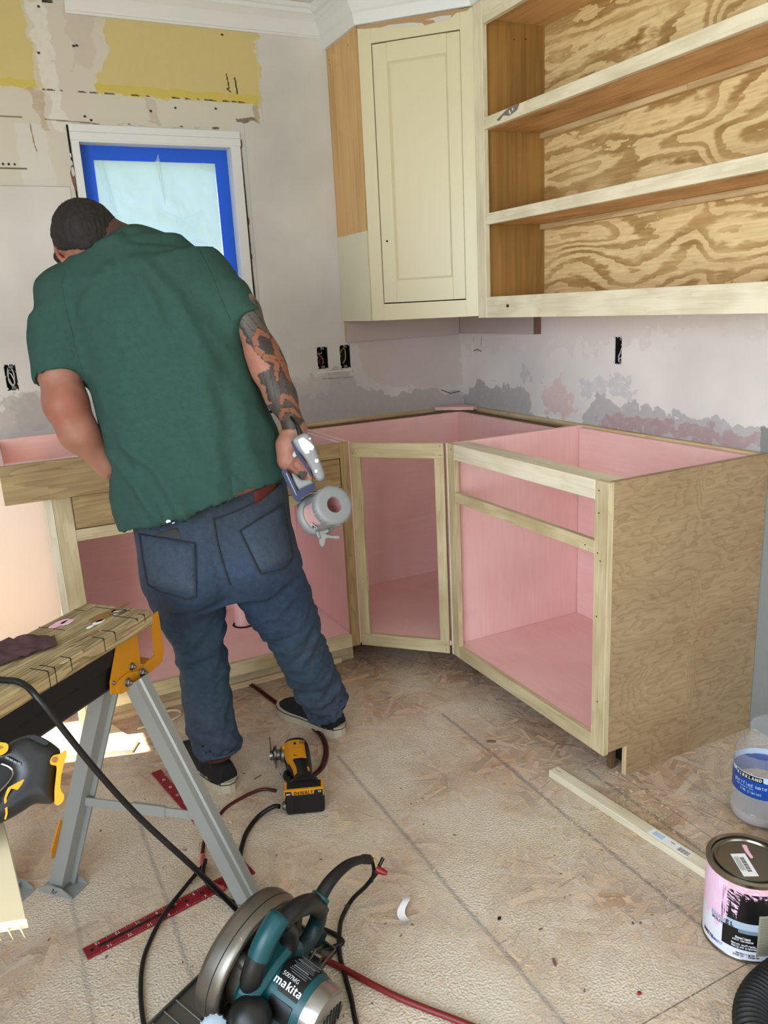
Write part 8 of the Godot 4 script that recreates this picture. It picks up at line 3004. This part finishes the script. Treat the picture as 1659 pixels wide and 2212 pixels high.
	# letters follow the curve one by one
	var word := func(txt: String, deg: float, y: float, size: float, step: float, mm: String, bold := false):
		for k in txt.length():
			if txt[k] != " ": text_on("lettering", txt[k], size, on.call(deg - step * k, y), mats[mm], wrap, "Droid Sans", bold)
	word.call("EL", 165.0, 0.0845, 0.014, 6.2, "black_ink", true)
	word.call("ENAM", 190.0, 0.0845, 0.014, 6.2, "can_silver", true)
	word.call("UTILITY", 189.0, 0.0750, 0.0080, 3.0, "black_ink", true)
	word.call("Excellent", 152.0, 0.0585, 0.0072, 2.3, "white_ink", true)
	word.call("stain resistance", 156.0, 0.0525, 0.0062, 1.75, "white_ink")
	word.call("Resists scuff marks,", 157.0, 0.0425, 0.0062, 1.7, "white_ink")
	word.call("fading and scratches.", 157.0, 0.0365, 0.0062, 1.7, "white_ink")
	word.call("Semibrillante /", 150.0, 0.0215, 0.0062, 1.9, "black_ink")
	word.call("Interior - Exterior", 154.0, 0.0162, 0.0062, 1.9, "black_ink")
	word.call("WHITE", 205.0, 0.0235, 0.011, 4.2, "black_ink", true)
	word.call("4800717", 186.0, 0.0225, 0.0075, 2.4, "jug_blue")
	# barcode label and a dab of the paint on the lid
	b = mb()
	var lx := Basis(Vector3.UP, deg_to_rad(-118)) 
	b.box(Vector3(-0.020, 0.1868, 0.006), Vector3(0.068, 0.0006, 0.030), 0.0, lx)
	var lab := obj("lid_label", b, mats.paper_white, t)
	b = mb()
	for k in 15: b.box(Vector3(-0.020, 0.1872, 0.006) + lx * Vector3(-0.022 + 0.0030 * k, 0, -0.003), Vector3(0.0018 if k % 3 else 0.001, 0.0003, 0.009), 0.0, lx)
	for k in 4: b.box(Vector3(-0.020, 0.1872, 0.006) + lx * Vector3(-0.004, 0, 0.0045 + 0.0026 * k), Vector3(0.046 - 0.008 * (k % 2), 0.0003, 0.0009), 0.0, lx)
	obj("barcode", b, mats.black_ink, lab)
	b = mb()
	b.extrude(soft([Vector2(-0.022, -0.004), Vector2(0.0, -0.006), Vector2(0.022, -0.003), Vector2(0.020, 0.003), Vector2(-0.002, 0.003), Vector2(-0.020, 0.005)], 0.003), 0.0, 0.0012, 0.0004, Transform3D(Basis(Vector3.UP, deg_to_rad(-118)) * Basis(Vector3.RIGHT, -PI / 2), Vector3(0.020, 0.1865, -0.018)))
	obj("paint_dab", b, mats.paint_pink, t)
	b = mb()
	var e: Transform3D = on.call(96.0, 0.138)
	b.lathe([Vector2(0.020, -0.002), Vector2(0.020, 0.001), Vector2(0.016, 0.004), Vector2(0.013, 0.0015), Vector2(0.010, 0.005), Vector2(0.006, 0.007), Vector2(0.0, 0.0075)], Transform3D(Basis(e.basis.x, e.basis.z, e.basis.x.cross(e.basis.z)), e.origin), 24)
	obj("bail_ear", b, mats.can_steel, t)

func water_jug():
	var t := thing("water_jug", "cut-open clear water jug with a blue label at the right edge", "jug")
	t.position = Vector3(-0.338, 0.0, 1.945)
	var b := mb()
	var at := Transform3D.IDENTITY
	b.lathe([Vector2(0.0, 0.003), Vector2(0.062, 0.002), Vector2(0.072, 0.008), Vector2(0.076, 0.020), Vector2(0.076, 0.036), Vector2(0.0735, 0.041), Vector2(0.075, 0.046), Vector2(0.075, 0.058), Vector2(0.073, 0.063), Vector2(0.0745, 0.068), Vector2(0.0745, 0.082), Vector2(0.0725, 0.087), Vector2(0.0725, 0.150), Vector2(0.0745, 0.156)], at, 40)
	var rs := []
	var f := FastNoiseLite.new()
	f.seed = 6
	f.frequency = 9.0
	for j in 6:
		var ring := PackedVector3Array()
		for k in 48:
			var a := TAU * k / 48.0
			var n := f.get_noise_2d(cos(a), sin(a) + j * 0.2)
			ring.append(Vector3(cos(a) * (0.0745 - 0.0012 * j + n * 0.003), 0.156 + j * (0.008 + n * 0.004), sin(a) * (0.0745 - 0.0012 * j + n * 0.003)))
		rs.append(ring)
	b.rings(rs, true, 0)
	obj("bottle", b, mats.clear_plastic, t)
	b = mb()
	b.lathe([Vector2(0.060, 0.004), Vector2(0.070, 0.010), Vector2(0.0735, 0.022), Vector2(0.0735, 0.034), Vector2(0.0, 0.034)], at, 32)
	obj("dried_primer", b, plain("primer_film", Color(0.70, 0.67, 0.66), 0.6), t)
	b = mb()
	rs = []
	for j in 2:
		var ring := PackedVector3Array()
		for k in 61:
			var a := TAU * k / 60.0
			ring.append(Vector3(cos(a) * 0.0732, 0.089 if j == 0 else 0.140 + 0.004 * sin(a * 7.0) + 0.003 * sin(a * 13.0), sin(a) * 0.0732))
		rs.append(ring)
	b.rings(rs, false, 0)
	var lab := obj("label", b, mats.jug_blue, t)
	b = mb()
	rs = []
	for j in 2:
		var ring := PackedVector3Array()
		for k in 61:
			var a := TAU * k / 60.0
			ring.append(Vector3(cos(a) * 0.0729, 0.136 if j == 0 else 0.152, sin(a) * 0.0729))
		rs.append(ring)
	b.rings(rs, false, 0)
	obj("label_sky", b, mats.jug_sky, lab)
	var on := func(deg: float, y: float, r: float) -> Transform3D:
		var a := deg_to_rad(deg)
		var nn := Vector3(cos(a), 0, sin(a))
		return Transform3D(Basis(Vector3.UP.cross(nn), Vector3.UP, nn), nn * r + Vector3(0, y, 0))
	b = mb()
	rs = []
	for j in 2:
		var ring := PackedVector3Array()
		for k in 15:
			var a := deg_to_rad(lerpf(200.0, 143.0, k / 14.0))
			ring.append(Vector3(cos(a) * 0.0737, 0.136 if j == 0 else 0.150, sin(a) * 0.0737))
		rs.append(ring)
	b.rings(rs, false, 0)
	obj("name_panel", b, mats.label_black, lab)
	var word := func(txt: String, deg: float, y: float, size: float, step: float, mm: String, bold := false):
		for k in txt.length():
			if txt[k] != " ": text_on("lettering", txt[k], size, on.call(deg - step * k, y, 0.0741), mats[mm], lab, "Droid Sans", bold)
	word.call("KIRKLAND", 195.0, 0.143, 0.0115, 6.7, "white_ink", true)
	word.call("purified water", 200.0, 0.122, 0.0125, 5.2, "jug_sky")
	word.call("3.78L (1 Gallon)", 186.0, 0.103, 0.0080, 2.7, "jug_sky")
	word.call("ozone treated for taste", 196.0, 0.1125, 0.0045, 1.6, "jug_sky")
	# the cut flap that still stands up at the back
	b = mb()
	rs = []
	for j in 7:
		var ring := PackedVector3Array()
		for k in 9:
			var a := deg_to_rad(lerpf(-70.0, 20.0, k / 8.0))
			var wv := 0.006 * sin(k * 1.3 + j)
			ring.append(Vector3(cos(a) * (0.076 + wv * 0.3), 0.156 + 0.018 * j * (1.0 - 0.35 * absf(k - 4) / 4.0), sin(a) * (0.076 + wv)))
		rs.append(ring)
	b.rings(rs, false, 0)
	obj("cut_flap", b, mats.clear_plastic, t)

	# open cup with leftover pink paint
	t = thing("paint_cup", "white cup with black marks holding pink paint beside the water jug", "cup")
	t.position = Vector3(-0.390, 0.0, 2.070)
	b = mb()
	b.lathe([Vector2(0.0, 0.001), Vector2(0.036, 0.001), Vector2(0.038, 0.003), Vector2(0.043, 0.060), Vector2(0.0445, 0.062), Vector2(0.042, 0.063), Vector2(0.040, 0.058), Vector2(0.037, 0.010)], at, 32)
	obj("cup", b, mats.paper_white, t)
	b = mb()
	b.lathe([Vector2(0.0385, 0.046), Vector2(0.0, 0.046)], at, 32)
	obj("paint", b, mats.paint_pink_wet, t)
	b = mb()
	for q in [[170.0, 0.058, 0.012, 0.004], [185.0, 0.052, 0.006, 0.012], [150.0, 0.050, 0.010, 0.004], [200.0, 0.030, 0.008, 0.020], [160.0, 0.030, 0.012, 0.018]]:
		var a := deg_to_rad(q[0])
		var nn := Vector3(cos(a), 0, sin(a))
		b.box(nn * lerpf(0.0378, 0.0435, q[1] / 0.062) + Vector3(0, q[1], 0), Vector3(q[2], q[3], 0.001), 0.0, Basis(Vector3.UP.cross(nn), Vector3.UP, nn))
	obj("mark", b, mats.black_ink, t)

# ---------------------------------------------------------------- things on the walls
func outlet(label: String, at: Vector3, size: Vector2, n: Vector3, wires: Array, dark: bool):
	var t := thing("outlet_box", label, "outlet box", "open electrical boxes in the walls")
	t.position = at
	var x := Vector3.UP.cross(n)
	var bas := Basis(x, Vector3.UP, n)
	var m: String = "outlet_dark" if dark else "outlet_grey"
	var dp := 0.06
	var b := mb()
	b.box(bas * Vector3(0, 0, -dp), Vector3(size.x, size.y, 0.002), 0.0, bas)
	for s in [-1.0, 1.0]:
		b.box(bas * Vector3(s * (size.x / 2 - 0.001), 0, -dp / 2 - 0.003), Vector3(0.002, size.y, dp), 0.0, bas)
		b.box(bas * Vector3(0, s * (size.y / 2 - 0.001), -dp / 2 - 0.003), Vector3(size.x, 0.002, dp), 0.0, bas)
	obj("box", b, mats[m], t)
	b = mb()
	for s in [-1.0, 1.0]: b.box(bas * Vector3(0.004, s * (size.y / 2 - 0.007), -0.010), Vector3(0.016, 0.010, 0.003), 0.002, bas)
	obj("screw_ear", b, mats.wire_white if not dark else mats.outlet_grey, t)
	for w in wires:
		b = mb()
		var pts := []
		for p in w[1]: pts.append(bas * Vector3(p[0] * size.x / 2, p[1] * size.y / 2, -dp + p[2] * dp))
		b.tube(curve(pts, 6), w[2], 7)
		obj("wire", b, mats[w[0]], t)
	# torn gypsum round the opening
	for k in 9:
		b = mb()
		var a := TAU * k / 9.0 + 0.3
		var e := Vector2(clampf(cos(a) * 1.4, -1, 1) * (size.x / 2 + 0.001), clampf(sin(a) * 1.4, -1, 1) * (size.y / 2 + 0.001))
		b.box(bas * Vector3(e.x, e.y, 0.0005), Vector3(0.004 + 0.002 * (k % 3), 0.005 + 0.003 * (k % 2), 0.002), 0.0008, bas * Basis(Vector3.BACK, a * 3.0))
		obj("torn_edge", b, mats.gypsum, t)

func build_wall_things():
	outlet("open electrical box with a coil of white wires at the photo's left edge", Vector3(-1.887, 1.1605, 0.004), Vector2(0.036, 0.089), Vector3.BACK, [["wire_white", [[-0.5, 0.6, 0.1], [0.3, 0.7, 0.7], [0.6, 0.0, 0.8], [0.2, -0.7, 0.8], [-0.5, -0.3, 0.8], [-0.3, 0.5, 0.7], [0.4, 0.5, 0.5]], 0.0022], ["wire_white", [[-0.6, 0.2, 0.1], [0.0, 0.3, 0.8], [0.5, -0.4, 0.9], [0.0, -0.6, 0.9], [-0.4, -0.1, 0.7]], 0.0020], ["wire_white", [[0.5, 0.7, 0.1], [-0.3, 0.75, 0.6], [-0.6, 0.1, 0.8]], 0.0020]], true)
	outlet("open electrical box with red and white wires right of the tattooed arm", Vector3(-0.691, 1.1405, 0.006), Vector2(0.047, 0.090), Vector3.BACK, [["wire_red", [[-0.7, 0.3, 0.1], [-0.1, 0.1, 0.7], [0.4, -0.5, 0.8], [0.0, -0.7, 0.5]], 0.0022], ["wire_red", [[0.4, 0.2, 0.1], [-0.2, -0.1, 0.7], [-0.6, -0.5, 0.8]], 0.0022], ["wire_white", [[-0.7, 0.5, 0.1], [-0.2, 0.4, 0.8], [0.3, 0.5, 0.6]], 0.0018], ["wire_white", [[-0.4, 0.6, 0.1], [0.2, -0.1, 0.8], [0.3, -0.6, 0.6]], 0.0016]], true)
	outlet("open electrical box with a yellow cable under the corner wall cabinet", Vector3(-0.587, 1.1385, 0.006), Vector2(0.046, 0.096), Vector3.BACK, [["wire_yellow", [[-0.6, -0.6, 0.1], [-0.3, 0.5, 0.6], [0.2, 0.6, 0.8], [0.2, -0.2, 0.8], [-0.2, -0.6, 0.7]], 0.0030], ["cord_black", [[0.5, 0.8, 0.1], [0.1, 0.5, 0.7], [0.5, -0.4, 0.5]], 0.0022]], true)
	outlet("narrow ragged outlet hole alone in the wall below the open shelves", Vector3(0.0, 1.1495, 1.013), Vector2(0.033, 0.092), Vector3.LEFT, [["wire_white", [[0.5, 0.6, 0.2], [0.6, 0.3, 0.8], [0.2, -0.2, 0.9], [-0.2, -0.7, 0.9]], 0.0016], ["can_silver", [[0.1, 0.1, 0.2], [0.0, -0.3, 0.9], [-0.1, -0.7, 0.9]], 0.0022], ["wire_white", [[0.4, -0.3, 0.2], [0.2, -0.6, 0.9], [-0.1, -0.85, 0.9]], 0.0020]], true)
	# handwriting on the raw board right of the end panel
	var m: Material = mats.black_ink
	var o: Node = text_on("wall_writing", "West", 0.055, Transform3D(Basis(Vector3.BACK, Vector3.UP, Vector3.LEFT), Vector3(-0.0006, 0.105, 1.79)), m, self, "Droid Sans")
	tag(o, "black marker handwriting low on the raw wallboard beside the water jug", "writing")

# ---------------------------------------------------------------- sawdust, shavings and crumbs
func build_debris():
	var r := RandomNumberGenerator.new()
	r.seed = 99
	var bits := func(called: String, label: String, n: int, m: String, len0: float, len1: float, thick: float, zones: Array):
		var b := mb()
		for k in n:
			var z: Array = zones[r.randi() % zones.size()]
			var p := Vector3(r.randfn(z[0], z[2]), 0.0, r.randfn(z[1], z[3]))
			if p.x > -0.02 or p.z < 0.1 or (p.x > -0.5 and p.z < 1.62) or p.x < -2.3 or p.z < 0.5: continue
			var len := r.randf_range(len0, len1)
			var wid := len * r.randf_range(0.2, 0.6)
			var a := r.randf() * TAU
			var x := Vector3(cos(a), r.randf_range(-0.15, 0.25), sin(a)).normalized() * len
			var y := Vector3(-sin(a), r.randf_range(-0.1, 0.3), cos(a)).normalized() * wid
			var nn := y.cross(x).normalized()
			if nn.y < 0.0: nn = -nn
			p.y = thick + absf(x.y) * 0.5 + absf(y.y) * 0.5
			var q := [p - x / 2 - y / 2, p + x / 2 - y / 2, p + x / 2 + y / 2, p - x / 2 + y / 2]
			b.quad(q[0], q[1], q[2], q[3], nn)
			for e in 4:
				var s: Vector3 = q[e]
				var u: Vector3 = q[(e + 1) % 4]
				b.quad(s, u, u - Vector3(0, thick, 0), s - Vector3(0, thick, 0), ((s + u) / 2 - p).normalized())
		var o := obj(called, b, mats[m])
		tag(o, label, called.get_slice("_", 1))
		o.set_meta("kind", "stuff")
	var wide := [[-1.2, 1.5, 0.5, 0.45], [-1.7, 1.5, 0.25, 0.35], [-0.95, 1.95, 0.3, 0.3]]
	bits.call("wood_shavings", "pale wood shavings and sawdust scattered across the whole floor", 2200, "shaving", 0.0025, 0.010, 0.0006, wide + [[-0.62, 1.78, 0.06, 0.06], [-0.80, 1.75, 0.10, 0.06]])
	bits.call("pale_crumbs", "tiny white plaster crumbs scattered across the floor", 420, "gypsum", 0.0015, 0.0045, 0.001, wide)
	bits.call("dark_crumbs", "small dark crumbs and splinters scattered across the floor", 120, "board_brown", 0.002, 0.008, 0.0012, wide)
	# larger single pieces
	var one := func(called: String, label: String, cat: String, at: Vector2, len: float, wid: float, h: float, turn: float, m: String, group := ""):
		var t := thing(called, label, cat, group)
		t.position = Vector3(at.x, 0, at.y)
		t.rotation.y = turn
		var b := mb()
		b.extrude(soft([Vector2(-len / 2, -wid * 0.3), Vector2(0, -wid / 2), Vector2(len / 2, -wid * 0.2), Vector2(len * 0.42, wid * 0.4), Vector2(-len * 0.1, wid / 2), Vector2(-len * 0.45, wid * 0.3)], wid * 0.15), -h - 0.0005, -0.0005, h * 0.25, Transform3D(Basis(Vector3.RIGHT, Vector3.BACK, Vector3.DOWN), Vector3.ZERO))
		obj("chip", b, mats[m], t)
	one.call("wood_chip", "brown bark-like wood chip on the floor left of the paint can", "wood chip", Vector2(-1.108, 2.062), 0.020, 0.007, 0.004, 1.2, "board_brown")
	one.call("wood_knot", "small dark round knot of wood near the vacuum hose", "wood chip", Vector2(-1.012, 2.205), 0.009, 0.008, 0.005, 0.3, "wire_red")
	one.call("wood_chip", "pair of dark crumbs nearest the white paper strip, the upper one", "wood chip", Vector2(-1.137, 1.905), 0.009, 0.006, 0.004, 0.2, "dark_gap")
	one.call("wood_chip", "dark sliver on the floor in front of the right-hand base cabinet", "wood chip", Vector2(-0.735, 1.285), 0.030, 0.010, 0.004, -0.6, "board_brown")
	one.call("wood_chip", "pale square wood chip on the floor between the painter's feet", "wood chip", Vector2(-1.272, 0.655), 0.016, 0.014, 0.006, 0.4, "shaving")
	one.call("wood_chip", "thin dark splinter on the floor left of the oscillating tool's blade", "wood chip", Vector2(-1.435, 1.085), 0.030, 0.003, 0.002, 0.35, "board_brown")
	one.call("wood_chip", "pale rounded chip lying alone between the sawhorse legs", "wood chip", Vector2(-1.755, 0.935), 0.011, 0.008, 0.003, 0.3, "shaving")
	one.call("debris_clump", "clump of dark debris beside the sawhorse leg near the red square", "debris", Vector2(-1.665, 1.145), 0.026, 0.014, 0.005, 0.2, "raw_brown")
